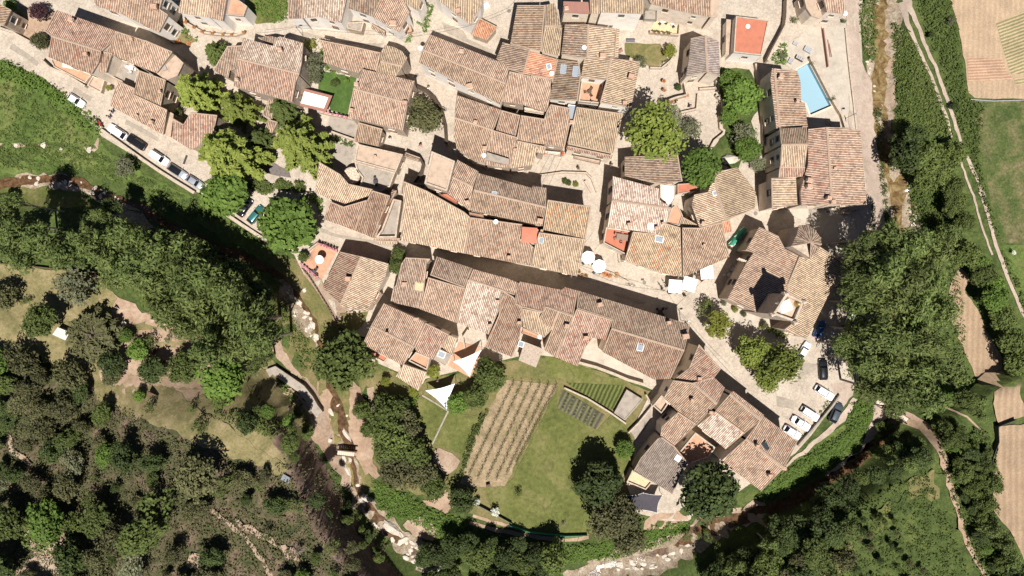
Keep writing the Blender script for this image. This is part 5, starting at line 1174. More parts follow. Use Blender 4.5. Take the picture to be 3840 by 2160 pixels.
wood('Z', [(-20,1110),(120,1110),(250,1110),(330,1115),(460,1150),(560,1195),(640,1210),(640,1280),(560,1260),(520,1330),(420,1300),(300,1310),(200,1330),(60,1320),(-20,1300)], 32, (12, 62), {'dark': 4, 'oak': 7, 'mid': 3, 'round': .7, 'thin': 2, 'olive': 1}, LB('in the lower left wood'), 'woodland_tree', 4, mind=.72, hcs=(1.1, 2.2))
wood('Z', [(-20,1330),(120,1330),(300,1310),(450,1330),(540,1400),(520,1480),(-20,1480)], 20, (12, 56), {'dark': 4, 'oak': 6, 'mid': 2, 'round': 1, 'thin': 2, 'olive': 1}, LB('at the bottom left edge'), 'woodland_tree', 5, mind=.75, hcs=(1.1, 2.2))
wood('Z', [(600,1050),(700,1085),(780,1120),(800,1200),(830,1280),(880,1360),(960,1440),(900,1500),(700,1480),(650,1380),(640,1240)], 20, (9, 34), {'dark': 3, 'oak': 6, 'mid': 2, 'round': 1.5, 'thin': 3, 'bare': 1}, LB('above the ravine cliff'), 'woodland_tree', 6, mind=.72)
wood('Z', [(690,930),(740,1000),(780,1090),(740,1110),(690,1060),(620,1040),(520,1000),(540,975),(640,1010),(720,1060)], 8, (14, 24), {'mid': 4, 'round': 2, 'dark': 1}, LB('along the hedge below the orchard'), 'hedgerow_tree', 7)
wood('Z', [(1060,1390),(1200,1340),(1340,1380),(1400,1400),(1330,1490),(1080,1500)], 20, (22, 42), {'dark': 6, 'mid': 2}, LB('at the shaded bottom edge'), 'stream_tree', 8, hcs=(2, 3))
wood('Z', [(830,1210),(860,1260),(920,1330),(960,1400),(1040,1440),(1000,1460),(930,1400),(860,1300)], 7, (12, 20), {'dark': 2, 'mid': 3}, LB('below the ravine cliff'), 'stream_tree', 9)
wood('Z', [(2262,1085),(2320,1100),(2340,1150),(2280,1180),(2180,1215),(2100,1270),(2030,1330),(1960,1390),(1860,1410),(1900,1360),(2000,1300),(2120,1225),(2200,1165)], 40, (18, 40), {'dark': 6, 'poplar': 4, 'mid': 1}, LB('on the lower right bank'), 'woodland_tree', 10, hcs=(3.2, 4.6), mind=.66)
wood('Z', [(1800,1400),(1900,1380),(2060,1340),(2140,1330),(2110,1480),(1760,1490)], 22, (18, 44), {'dark': 3, 'mid': 3, 'poplar': 4, 'oak': 2}, LB('in the lower right wood'), 'woodland_tree', 11, hcs=(2.0, 3.2))
wood('Z', [(2150,1310),(2260,1260),(2310,1300),(2330,1490),(2110,1490)], 26, (5, 14), {'dark': 3, 'mid': 3, 'oak': 3, 'thin': 3}, LB('on the slope by the footpath'), 'woodland_tree', 12)
wood('Z', [(2350,1060),(2440,1090),(2500,1150),(2490,1230),(2480,1300),(2560,1400),(2590,1490),(2480,1490),(2440,1380),(2400,1280),(2370,1150)], 40, (10, 34), {'dark': 3, 'mid': 6, 'round': 1, 'poplar': 3, 'olive': 1}, LB('beside the terrace fields'), 'woodland_tree', 13)
wood('Z', [(2330,980),(2395,985),(2440,1010),(2480,1060),(2460,1060),(2400,1040),(2350,1030)], 16, (16, 34), {'mid': 4, 'poplar': 4, 'round': 1}, LB('beyond the long footbridge'), 'stream_tree', 14)
wood('Z', [(2205,1070),(2240,1055),(2240,1095),(2200,1140),(2190,1110)], 5, (12, 20), {'mid': 3}, LB('on the green islet by the gravel bar'), 'stream_tree', 15)
wood('Z', [(1720,1345),(1800,1320),(1880,1300),(1950,1290),(1900,1340),(1820,1390),(1700,1430)], 9, (8, 18), {'thin': 4, 'mid': 2}, LB('on the pink shingle'), 'bush', 16)

# masses nobody could count: hedges, weeds, ground cover
def leafy(name, t, poly, h, dens, leaf, mat, label=None, cat=None, kind=None, lump=.6, z0=0.0, seedn=1, group=None):
    """clumps of leaf faces through the volume over an outline"""
    global rng
    rng = np.random.default_rng(seedn + len(poly))
    P = np.array([gat(t, p)[:2] for p in poly]); mn, mx = P.min(0), P.max(0)
    A = abs(sum(P[i][0] * P[(i + 1) % len(P)][1] - P[(i + 1) % len(P)][0] * P[i][1] for i in range(len(P)))) / 2
    n = int(A * dens * (mx - mn).prod() / max(A, .1)); Q = rng.uniform(mn, mx, (n, 2)); Q = Q[inpoly(Q, P)]
    m = len(Q); k = 7; off = rng.normal(0, lump * .45, (m, k, 2)); C2 = (Q[:, None, :] + off).reshape(-1, 2)
    hh = np.repeat(rng.uniform(.35, 1, m) ** 1.3 * h, k) * np.clip(1 - np.hypot(off[..., 0], off[..., 1]).ravel() / (lump * 1.6), .15, 1)
    z = terr(C2) + z0 + hh + rng.uniform(-.05, .12, m * k)
    V, F = quads(np.column_stack([C2, z]), np.column_stack([off.reshape(-1, 2) / lump * .8, np.ones(m * k)]), leaf, 1.5, .45)
    o = ob(name, meshd(name, V, F, mat)); tag(o, label, cat, group, kind); return o
leafy('hedge', 'A', [(-40,440),(60,462),(180,520),(400,650),(600,800),(730,890),(770,960),(765,1030),(700,1020),(600,940),(450,800),(250,680),(60,620),(-40,600)], 1.9, 5, .26, L_BRIGHT, 'long bright green hedge along the lower side of the street of parked cars', 'hedge', lump=.8)
leafy('grass', 'A', [(-40,620),(250,700),(450,820),(700,1040),(740,1100),(700,1180),(400,1160),(-40,1120)], .3, 3, .2, L_GRASSY, kind='stuff', lump=.4)
leafy('grass', 'Z', [(0,370),(130,385),(240,380),(370,450),(500,510),(560,560),(470,540),(330,470),(200,430),(0,430)], .35, 4, .22, L_GRASSY, kind='stuff', lump=.4)
leafy('undergrowth', 'Z', [(2240,60),(2262,70),(2290,200),(2330,330),(2370,450),(2400,560),(2380,600),(2330,560),(2290,500),(2260,330),(2250,200)], .9, 5, .24, L_GRASSY, kind='stuff', lump=.6)
leafy('undergrowth', 'Z', [(2252,72),(2280,80),(2330,180),(2362,250),(2392,345),(2330,330),(2290,320),(2249,190)], .9, 7, .24, L_MID, kind='stuff', seedn=21)
leafy('undergrowth', 'Z', [(2292,-20),(2385,-20),(2405,80),(2415,170),(2432,250),(2470,262),(2460,400),(2480,500),(2520,620),(2570,740),(2580,800),(2556,720),(2506,600),(2462,470),(2418,330),(2368,170),(2326,60)], .9, 5, .24, L_GRASSY, kind='stuff', lump=.6, seedn=5)
leafy('undergrowth', 'Z', [(2165,-20),(2200,-20),(2204,110),(2200,160),(2185,150),(2170,110),(2160,30)], 1.2, 6, .22, L_GRASSY, kind='stuff', seedn=6)
leafy('undergrowth', 'Z', [(2200,270),(2216,300),(2222,420),(2232,540),(2222,560),(2210,400)], .8, 6, .2, L_GRASSY, kind='stuff', seedn=7)
leafy('undergrowth', 'Z', [(2280,500),(2330,540),(2360,600),(2310,580),(2290,560)], .9, 6, .22, L_GRASSY, kind='stuff', seedn=8)
leafy('undergrowth', 'L', [(640,130),(790,150),(770,280),(700,430),(560,560),(300,700),(0,860),(-60,900),(-60,790),(0,750),(200,600),(400,480),(600,330)], .9, 6, .24, L_BRIGHT, kind='stuff', seedn=9)
leafy('undergrowth', 'J', [(870,720),(1000,760),(1200,850),(1300,940),(1440,980),(1600,1040),(1640,1180),(1500,1200),(1350,1150),(1150,1020),(1000,1010),(920,900)], .9, 6, .24, L_BRIGHT, kind='stuff', seedn=10)
leafy('undergrowth', 'Z', [(1200,1370),(1300,1385),(1480,1370),(1600,1340),(1720,1310),(1740,1330),(1640,1375),(1540,1405),(1400,1420),(1250,1440)], .8, 6, .24, L_BRIGHT, kind='stuff', seedn=11)
leafy('undergrowth', 'Z', [(520,1030),(640,1085),(740,1110),(800,1100),(760,1010),(700,950),(700,990),(735,1080),(640,1040)], 1.2, 5, .24, L_MID, kind='stuff', seedn=12)
leafy('undergrowth', 'Z', [(-10,950),(240,1000),(450,1100),(640,1190),(780,1130),(830,1260),(960,1440),(600,1460),(-10,1460)], 1.0, 1.7, .24, L_OLIVE, kind='stuff', seedn=13, lump=1.0)
leafy('undergrowth', 'Z', [(2340,1070),(2480,1080),(2520,1200),(2500,1350),(2600,1460),(2470,1460),(2370,1180)], .9, 4, .24, L_GRASSY, kind='stuff', seedn=14)
leafy('undergrowth', 'Z', [(2140,1270),(2330,1180),(2380,1300),(2440,1460),(1900,1460),(2000,1380)], (.5), 2.0, .22, L_GRASSY, kind='stuff', seedn=15)
leafy('undergrowth', 'Z', [(700,700),(760,800),(780,860),(800,930),(770,940),(740,870),(700,800)], .5, 4, .2, L_GRASSY, kind='stuff', seedn=16)
leafy('undergrowth', 'Z', [(2375,870),(2412,890),(2445,960),(2470,1050),(2430,1040),(2395,980)], 1.1, 5, .24, L_POP, kind='stuff', seedn=17)
leafy('undergrowth', 'Z', [(2100,600),(2400,600),(2430,900),(2380,1030),(2200,1010),(2120,880)], 1.2, 1.6, .24, L_POP, kind='stuff', seedn=18)
leafy('ivy', 'B', [(355,320),(470,305),(465,380),(345,385)], 2.5, 14, .18, L_YEL, 'bright yellow-green creeper on the wall top by the curved house', 'ivy', lump=.35)
leafy('ivy', 'B', [(485,370),(515,380),(510,480),(620,545),(600,570),(520,530),(480,480)], 2.0, 12, .18, L_BRIGHT, 'green creeper along the back wall of the little garden', 'ivy', lump=.35)
leafy('ivy', 'B', [(1290,30),(1340,50),(1320,150),(1310,220),(1270,250),(1240,190),(1165,110),(1230,120),(1265,140),(1265,80)], .7, 16, .18, L_BRIGHT, 'bright ivy trailing down the rock beside the shuttered corner house', 'ivy', lump=.3)
leafy('ivy', 'B', [(1095,260),(1180,265),(1180,320),(1095,325)], .8, 14, .18, L_BRIGHT, 'small patch of ivy at the lane corner by the long hall', 'ivy', lump=.3)
leafy('hedge', 'B', [(550,1020),(620,1040),(755,1085),(740,1110),(600,1080),(540,1060)], 1.0, 12, .18, L_BRIGHT, 'low bright hedge along the edge of the grey patio', 'hedge', lump=.3)
leafy('hedge', 'B', [(-60,1380),(20,1340),(150,1410),(130,1449),(60,1470),(-50,1420)], 1.5, 45, .15, L_MID, 'clipped green hedge nearest the green cedars', 'hedge', lump=.3)
leafy('hedge', 'B', [(150,1380),(190,1350),(280,1390),(270,1440),(160,1430)], 1.5, 45, .15, L_MID, 'middle block of the clipped hedge', 'hedge', lump=.3)
leafy('hedge', 'B', [(300,1370),(370,1380),(380,1440),(300,1460)], 1.5, 45, .15, L_MID, 'last square block of the clipped hedge', 'hedge', lump=.3)
leafy('ivy', 'F', [(330,20),(420,20),(510,60),(500,180),(480,110),(430,80),(330,60)], 1.3, 14, .18, L_BRIGHT, 'bright creeper hanging beside the big chestnut', 'ivy', lump=.3)
leafy('hedge', 'A', [(1230,170),(1330,140),(1420,220),(1510,310),(1420,300),(1330,230),(1270,300),(1210,250)], .8, 6, .18, L_BRIGHT, 'straggling green climbers on the stepped garden of the upper lane', 'hedge', lump=.4)
leafy('vegetable_bed', 'B', [(0,-60),(245,-60),(240,150),(190,170),(100,180),(0,90)], 1.0, 7, .22, L_BRIGHT, 'leafy vegetable garden at the top edge of the village', 'garden', lump=.5)
leafy('hedge', 'J', [(1750,150),(1770,160),(1640,450),(1560,700),(1535,690),(1590,470),(1600,400)], 1.3, 9, .2, L_MID, 'narrow hedge between the small lawns and the vineyard', 'hedge', lump=.35)
leafy('hedge', 'J', [(1200,60),(1240,60),(1180,200),(1120,260),(1100,220),(1140,150)], 1.5, 9, .2, L_BRIGHT, 'bright hedge between the grove and the small lawn', 'hedge', lump=.4)
leafy('hedge', 'D', [(20,450),(110,320),(140,380),(130,480),(80,500)], 1.2, 9, .2, L_BRIGHT, 'bright shrubs filling the corner beside the shaded curved lane', 'hedge', lump=.4)
leafy('planting', 'H', [(-90,1010),(-50,990),(30,1020),(150,1080),(160,1110),(60,1090)], 1.0, 9, .2, L_YEL, 'narrow planting along the foot of the church wall', 'hedge', lump=.35)
leafy('ivy', 'L', [(430,130),(500,40),(520,70),(440,180),(300,370),(220,430),(190,440),(330,300)], .4, 8, .18, L_GRASSY, 'weeds growing along the car park wall', 'weeds', lump=.3)
leafy('hedge', 'C', [(1130,470),(1190,430),(1220,410),(1210,440),(1160,500),(1130,515)], .8, 12, .16, L_OLIVE, 'low planting around the corner of the dry lawn', 'hedge', lump=.25)
leafy('water_plants', 'D', [(820,820),(860,830),(850,870),(815,865)], .6, 14, .2, L_DARK, 'dark reed clump in the right-hand stream', 'reeds', lump=.3)
# ------------------------------------------------------------------ walls, terraces, pool, bridges
def wallp(t, pts, w, h, label, mat=STONE, cap=None, name='garden_wall', cat='wall', dz=-.5):
    L = [gat(t, p, h) for p in pts]; L = [(v.x, v.y, v.z) for v in L]
    o = None; e = empty(name, L[0], label, cat); e.location = (0, 0, 0)
    m = MB(); c = MB(); n = len(L); Lf = []; Rt = []
    for i in range(n):
        a = Vector(L[max(i - 1, 0)]); b = Vector(L[min(i + 1, n - 1)]); d = (b - a).to_2d().normalized(); nn = Vector((-d.y, d.x))
        p = Vector(L[i]).to_2d(); w_ = w * .8; Lf.append((p + nn * w_ / 2, L[i][2])); Rt.append((p - nn * w_ / 2, L[i][2])); 
    for (mb, ww, z0, z1) in ((m, 1.0, None, 0.0), (c, 1.15, 0.0, .07)):
        V = []
        for (l, z), (r, _) in zip(Lf, Rt):
            mid = (l + r) / 2; l2 = mid + (l - mid) * ww; r2 = mid + (r - mid) * ww
            zb = z - h + dz if z0 is None else z + z0
            V += [(l2.x, l2.y, zb), (r2.x, r2.y, zb), (r2.x, r2.y, z + z1), (l2.x, l2.y, z + z1)]
        F = [(0, 1, 2, 3), tuple(4 * (n - 1) + q for q in (3, 2, 1, 0))]
        for i in range(n - 1):
            for q in range(4): F.append((4 * i + q, 4 * i + 4 + q, 4 * i + 4 + (q + 1) % 4, 4 * i + (q + 1) % 4))
        mb.add(V, F)
    m.build('wall_body', mat, e); c.build('coping', cap or COPE, e); return e
wallp('A', [(762,978),(860,1050),(960,1122),(1080,1208),(1200,1290),(1330,1372),(1465,1455)], .55, .9, 'long low stone wall behind the row of parked cars')
wallp('E', [(1712,172),(1820,245),(1932,318),(2010,368)], .6, .9, 'low stone wall beside the teal car')
wallp('A', [(-20,205),(90,240),(160,280),(225,315)], .4, 1.0, 'low garden wall at the upper left along the street')
wallp('A', [(310,450),(372,508),(470,548),(560,600),(640,650)], .4, 1.3, 'wall with piers in front of the orange terrace')
wallp('A', [(1385,130),(1400,170),(1460,205),(1530,243),(1610,255),(1700,262),(1780,262),(1845,240)], .35, 1.0, 'curved parapet carrying the row of clay flower pots')
wallp('B', [(1205,652),(1290,690),(1345,745),(1385,810),(1410,880),(1430,960),(1437,1085)], .6, 1.8, 'curved tile-capped wall around the olive-brown tree', cap=T0)
wallp('B', [(470,840),(560,862),(690,885),(800,920)], .35, 1.3, 'low flower-topped wall below the green garden')
wallp('B', [(545,985),(640,1020),(755,1060)], .35, 1.2, 'wall between the upper path and the grey patio')
wallp('B', [(1110,1165),(1240,1200),(1262,1240),(1245,1310),(1190,1390)], .5, 2.0, 'tile-capped wall beside the square tower house', cap=T2)
wallp('G', [(505,1288),(640,1325),(760,1370),(880,1420),(1000,1455)], .5, 1.5, 'garden wall between the concrete terrace and the green plot')
wallp('L', [(545,85),(485,170),(405,268),(315,370),(230,468)], .35, .8, 'curved wall along the edge of the car park', cap=GREYF)
wallp('D', [(322,432),(400,580),(480,735),(560,865),(590,962)], .5, 1.2, 'planted wall between the swimming pool and the concrete ramp')
wallp('D', [(585,212),(602,400),(620,560),(640,720),(655,860),(668,975)], .22, .5, 'thin kerb wall between the concrete yard and the gravel road')
wallp('D', [(418,210),(435,340),(456,500)], .16, 1.0, 'straight brown rail wall in the middle of the concrete ramp', BROWNF, BROWNF)
wallp('D', [(0,455),(40,370),(95,270),(135,190),(145,120),(150,-20)], .4, 2.2, 'tall wall bounding the curved lane at the upper right', STONE)
wallp('C', [(1540,715),(1592,765),(1602,850),(1570,872),(1575,968),(1602,985),(1595,1010),(1530,1062),(1485,1150)], .45, 1.0, 'stepped parapet around the big paved terrace')
wallp('C', [(1405,712),(1395,822),(1270,850)], .35, 1.0, 'parapet between the two plaza levels')
wallp('C', [(1160,765),(1240,735),(1320,715),(1300,620)], .35, 1.8, 'wall of the stepped plaza holding the clay pots')
wallp('C', [(1415,672),(1540,662),(1545,590)], .35, 1.0, 'short parapet in front of the chapel')
wallp('C', [(1040,510),(1130,512),(1200,455),(1222,405)], .3, .9, 'curved kerb wall of the dry lawn')
wallp('C', [(1040,240),(1258,262),(1270,150)], .3, 1.2, 'wall around the yellow patio')
wallp('C', [(1610,400),(1880,425)], .4, 2.6, 'pale wall below the bright red roof', PLAST)
wallp('C', [(1840,480),(1880,700),(1895,900),(1900,1100)], .35, 1.2, 'low wall beside the narrow shaded lane')
wallp('C', [(200,1325),(380,1300),(560,1305),(600,1345),(640,1449)], .3, .9, 'railed wall of the curved plaza ramp')
wallp('C', [(550,1365),(600,1449)], .4, .8, 'short planter wall on the plaza ramp')
wallp('G', [(690,590),(760,615),(880,680)], .3, .5, 'low planter edge below the octagonal parasols')
wallp('F', [(395,440),(465,385),(610,450)], .3, 1.0, 'parapet of the umbrella terrace lined with pink flowers')
wallp('F', [(1575,1180),(1560,1100),(1600,1040)], .3, 1.6, 'ivy-edged wall between the sails and the pale roof')
wallp('K', [(395,30),(570,110),(740,215),(860,300)], .3, .8, 'low wall above the black-striped vegetable bed')
wallp('K', [(1010,80),(1060,165),(960,290),(880,370)], .3, 1.0, 'post wall beside the worn concrete pad')
wallp('J', [(245,180),(270,290),(305,430)], .3, .8, 'thin curved retaining kerb on the ravine edge')
wallp('E', [(-20,535),(250,562),(500,590),(720,605)], .15, .8, 'wire fence line across the top of the dry pasture', DARKW, cap=DARKW, name='fence', cat='fence')
wallp('J', [(1590,880),(1700,930),(1850,1010),(1932,1055)], .06, .9, 'thin wire fence at the lower end of the great lawn', METAL, cap=METAL, name='fence', cat='fence')
wallp('K', [(-20,1070),(150,1125),(400,1150),(570,1145)], .06, .9, 'green wire fence along the curved bottom of the great lawn', GREENT, cap=GREENT, name='fence', cat='fence')
wallp('L', [(1880,270),(1740,325),(1745,440),(1700,560),(1665,760),(1660,830)], .08, .9, 'wire fence along the lower terrace fields', METAL, cap=METAL, name='fence', cat='fence')
wallp('D', [(1530,750),(1700,762),(1932,755)], .12, .5, 'pale boundary kerb under the big ploughed field', STEEL, cap=STEEL, name='boundary_kerb', cat='kerb')
def fence_posts(t, pts, label, n):
    e = empty('post_fence', (0, 0, 0), label, 'fence'); L = [gat(t, p, 1.0) for p in pts]
    seg = [(a, b, (b - a).length) for a, b in zip(L[:-1], L[1:])]; tot = sum(s[2] for s in seg); P = []
    for i in range(n):
        d = tot * i / (n - 1)
        for a, b, l in seg:
            if d <= l + 1e-6: P.append(a.lerp(b, d / l)); break
            d -= l
    pm = MB(); pm.box((0, 0, -.55), (.13, .13, 1.2)); me = meshd('post', pm.V, pm.F, DARKW, pm.M)
    for p in P: o = ob('post', me, e); o.location = p
    r = MB()
    for z in (-.1, -.5):
        for a, b in zip(P[:-1], P[1:]): r.tube([a + Vector((0, 0, z)), b + Vector((0, 0, z))], .04, 4)
    r.build('rail', DARKW, e)
fence_posts('F', [(345,575),(400,640),(450,720),(530,850),(590,960),(625,1060)], 'wooden post fence along the dry bank below the riverside house', 22)
# terraces built as low platforms
def platform(t, pts, z, mat, label, name='terrace', par=.3, pm=STONE):
    h_ = House(name, label, pm, cat='terrace'); h_.flat(t, z, pts, mat, par, .2, pm, name='paving'); h_.done(); return h_
platform('A', [(378,440),(700,552),(640,628),(405,505)], 1.6, TERRA, 'orange-floored terrace in front of the long terracotta house')
platform('A', [(705,560),(790,600),(760,700),(655,645)], 1.0, PINKF, 'small pink-floored terrace with a stair beside the orange one')
platform('B', [(680,170),(815,165),(795,240),(690,215)], 2.0, GREYF, 'little stone landing in front of the fan-roofed house')
platform('F', [(830,1165),(1000,1248),(965,1290),(850,1225)], 2.0, REDF, 'red-floored patio hidden beside the big round tree', pm=PLAST)
platform('K', [(866,42),(990,118),(852,275),(770,218)], 1.0, GREYF, 'pale concrete water tank standing beside the vegetable bed', 'water_tank', .12, GREYF)
platform('H', [(585,125),(635,125),(620,165),(565,160)], 1.2, TERRA, 'small red-framed landing by the farmhouse wall')
sheet('sail_patio', 'F', [(1530,1130),(1700,1170),(1690,1240),(1620,1400),(1450,1310),(1490,1220)], TERRA, 6)
sheet('pink_patio', 'F', [(1715,1175),(1845,1220),(1800,1310),(1690,1255)], PINKF, 6)
sheet('worn_concrete_pad', 'K', [(1030,150),(1060,240),(940,430),(890,350)], GREYF, 6)
sheet('vegetable_plot', 'K', [(385,45),(700,235),(635,345),(340,180)], rows('vegetable_rows', (.07, .065, .06), (.15, .14, .065), math.radians(152 - 90), .75, .5), 4)
sheet('trellised_plot', 'K', [(410,-10),(830,10),(840,60),(770,180),(740,190),(560,85)], rows('trellis_rows', (.045, .06, .015), (.13, .14, .04), math.radians(65), .7, .15), 4)
sheet('vine_rows', 'D', [(1720,180),(1932,85),(2200,0),(2200,560),(1830,560),(1780,400)], rows('young_vine_rows', (.20, .19, .09), (.42, .32, .20), math.radians(20), .55, .2), 3)
sheet('vine_rows', 'D', [(1850,590),(2200,560),(2200,640),(1870,640)], rows('young_vine_rows2', (.25, .22, .11), (.42, .32, .20), math.radians(8), .5, .2), 3)
# pool
e = empty('swimming_pool', (0, 0, 0), 'angled light blue swimming pool beside the tiled house', 'pool')
PI_ = [Vector(p) for p in POOL]; PO = offset(PI_, -.35)
BASIN = plain('pool_lining', (.22, .38, .46), .5, var=.03)
m = MB(); n = len(PI_)
for i in range(n):
    j = (i + 1) % n; m.prism([PI_[i], PI_[j], PO[j], PO[i]], -.3, .26)
m.build('coping', LIME, e)
m = MB(); pi2 = offset(PI_, .02)
V = [(p.x, p.y, .2) for p in pi2] + [(p.x, p.y, -1.7) for p in pi2]
m.add(V, [(i, (i + 1) % n, n + (i + 1) % n, n + i) for i in range(n)] + [tuple(range(n, 2 * n))]); m.build('basin', BASIN, e)
WPOOL, wt, wb = base('pool_water', .08); wb.inputs['Base Color'].default_value = (.24, .37, .44, 1); bump(wt, wb, noi(wt, 2.5, 3), .15, .02)
m = MB(); pi3 = offset(PI_, .03); m.add([(p.x, p.y, -.55) for p in pi3], [tuple(range(n))]); m.build('pool_water', WPOOL, e)
# bridges and the concrete dyke
def plank_bridge(t, a, b, w, label, z=.0):
    A_, B_ = at(t, a, z), at(t, b, z); d = (B_ - A_); L_ = d.length; rz = math.atan2(d.y, d.x); e = empty('footbridge', (0, 0, 0), label, 'bridge'); u = d.normalized(); nn = Vector((-u.y, u.x, 0))
    m = MB(); k = max(4, int(L_ / .35))
    for i in range(k): m.box(A_ + d * ((i + .5) / k), (L_ / k * .9, w, .07), rz)
    m.build('deck', LIME, e)
    for s in (-1, 1): r = MB(); r.box(A_ + d * .5 + nn * s * (w / 2 + .05) - Vector((0, 0, .1)), (L_ + .6, .18, .3), rz); r.build('beam', DARKW, e)
plank_bridge('J', (615,518), (742,532), .75, 'little plank footbridge across the rocky stream', -.6)
plank_bridge('L', (815,130), (1050,275), .9, 'long plank footbridge at the foot of the poplar grove', -.1)
wallp('J', [(90,-80),(135,-105),(260,-20),(340,35),(400,110),(440,180),(478,228)], 1.6, 1.0, 'broad concrete flood dyke along the pink bank of the stream', GREYF, GREYF, 'flood_dyke', 'dyke')
wallp('E', [(300,0),(301,1)], .01, .01, 'x') if False else None
# ------------------------------------------------------------------ sun shades
def parasol(t, p, r, n, label, z=2.7, mat=FAB, rot=0.0, ground_=0.0, group=None):
    s = TO[t][2]; v = at(t, p, z); rm = r / s * (H - z) / FP; e = empty('parasol', (v.x, v.y, ground_), label, 'parasol', group)
    zz = z - ground_; V = [(0, 0, zz + .25)]; F = []
    for q, (k, dz) in enumerate(((.5, .13), (1, 0), (1.0, -.14))):
        for i in range(n): a = 2 * math.pi * i / n + rot; V.append((math.cos(a) * rm * k, math.sin(a) * rm * k, zz + dz))
    for i in range(n):
        j = (i + 1) % n; F += [(0, 1 + i, 1 + j), (1 + i, 1 + n + i, 1 + n + j, 1 + j), (1 + n + i, 1 + 2 * n + i, 1 + 2 * n + j, 1 + n + j)]
    ob('canopy', meshd('canopy', V, F, mat), e)
    m = MB(); m.tube([(0, 0, 0), (0, 0, zz + .3)], .03, 6); m.build('pole', STEEL, e)
    m = MB(); m.lathe((0, 0, 0), [(.3, 0), (.3, .06), (.05, .1)], 10); m.build('foot', GREYF, e)
    for i in range(n):
        a = 2 * math.pi * i / n + rot; r_ = MB(); r_.tube([(0, 0, zz + .21), (math.cos(a) * rm * .98, math.sin(a) * rm * .98, zz - .02)], .012, 4); r_.build('rib', STEEL, e)
    return e
parasol('G', (576,495), 52, 8, 'white octagonal parasol nearest the golden-roofed house', rot=.2)
parasol('G', (658,560), 53, 8, 'white octagonal parasol standing over the flower planter')
parasol('F', (478,510), 33, 12, 'small round white parasol on the terracotta riverside terrace')
parasol('G', (1232,712), 70, 4, 'square white parasol nearest the parked bicycles and pushchairs', rot=math.radians(45 - 4))
parasol('G', (1340,696), 73, 4, 'square white parasol tilted between the two others', rot=math.radians(45 - 16))
parasol('G', (1471,607), 68, 4, 'square white parasol against the tan corner house', rot=math.radians(45 + 6))
parasol('G', (130,325), 82, 4, 'faded red square parasol on a roof terrace', z=9.2, mat=REDFAB, rot=math.radians(45 - 4), ground_=6.6)
parasol('G', (210,1092), 18, 10, 'tiny white parasol on the narrow orange balcony', z=4.5, ground_=2.6)
parasol('D', (583,100), 20, 6, 'white and blue parasol by the yard gate', z=2.6)
def sail(t, pts, zs, label, mat=FAB, sag=.14, poles=True):
    P = [at(t, p, z) for p, z in zip(pts, zs)]; n = len(P); c = sum(P, Vector()) / n; e = empty('shade_sail', (0, 0, 0), label, 'shade sail')
    K = 8; ring = []
    for i in range(n):
        a, b = P[i], P[(i + 1) % n]
        for k in range(K):
            f = k / K; q = a.lerp(b, f); q = q.lerp(c, sag * math.sin(math.pi * f)); ring.append(q)
    V = [c - Vector((0, 0, .15))]; F = []; m_ = len(ring)
    for k in (.33, .66, 1): V += [c.lerp(q, k) - Vector((0, 0, .15 * (1 - k))) for q in ring]
    for i in range(m_): F.append((0, 1 + i, 1 + (i + 1) % m_))
    for r in range(2):
        for i in range(m_): F.append((1 + r * m_ + i, 1 + (r + 1) * m_ + i, 1 + (r + 1) * m_ + (i + 1) % m_, 1 + r * m_ + (i + 1) % m_))
    o = ob('cloth', meshd('cloth', V, F, mat), e); md = o.modifiers.new('s', 'SOLIDIFY'); md.thickness = .01
    b = MB(); b.tube([*ring, ring[0]], .025, 5); b.build('hem_rope', WHITEF, e)
    if poles:
        for p in P: q = MB(); q.tube([(p.x, p.y, 0), (p.x, p.y, p.z + .1)], .05, 6); q.build('pole', STEEL, e)
sail('F', [(1490,1280),(1700,1192),(1612,1392)], [3.2, 3.8, 3.0], 'white triangular shade sail over the orange patio')
sail('J', [(1282,50),(1500,-2),(1440,192)], [2.8, 3.4, 2.6], 'white triangular shade sail over the lower garden')
sail('K', [(860,845),(990,822),(1136,838),(1095,972),(925,948)], [2.6, 3.0, 2.8, 2.6, 2.8], 'dark grey shade cloth stretched below the barn', DARKFAB, .1)
# pergola with the white roof
e = empty('pergola', (0, 0, 0), 'pergola with a flat white cover beside the green garden', 'pergola'); PP_ = [at('B', p, 2.7) for p in [(365,690),(545,736),(512,818),(337,778)]]
m = MB(); m.prism([Vector(p[:2]) for p in PP_], 2.62, 2.72); m.build('cover', WHITEF, e)
for p in offset(PP_, .15): q = MB(); q.tube([(p.x, p.y, 0), (p.x, p.y, 2.62)], .07, 6); q.build('post', DARKW, e)
m = MB(); O_ = offset(PP_, -.5); I_ = offset(PP_, -.02)
for i in range(4): j = (i + 1) % 4; m.prism([I_[i], I_[j], O_[j], O_[i]], 2.5, 2.6)
m.build('eaves', BROWNF, e)
# green netting over a frame
e = empty('green_netting', (0, 0, 0), 'long green netting draped over stacked material in the church lane', 'netting'); P_ = [at('G', p, 1.4) for p in [(1745,258),(1782,292),(1685,408),(1622,396)]]
m = MB(); V = []; F = []
for i in range(7):
    f = i / 6
    for j in range(5): g_ = j / 4; q = P_[0].lerp(P_[3], f).lerp(P_[1].lerp(P_[2], f), g_); V.append((q.x, q.y, 1.35 + .25 * math.sin(math.pi * g_) + random.uniform(-.12, .12) if 0 < j < 4 else .3))
for i in range(6):
    for j in range(4): F.append((i * 5 + j, i * 5 + j + 1, i * 5 + j + 6, i * 5 + j + 5))
ob('cloth', meshd('cloth', V, F, GREENT, smooth=True), e)
for f in (.1, .5, .9): c = P_[0].lerp(P_[3], f).lerp(P_[1].lerp(P_[2], f), .5); q = MB(); q.box((c.x, c.y, .6), (.9, .9, 1.2), .7); q.build('stack', LIME, e)
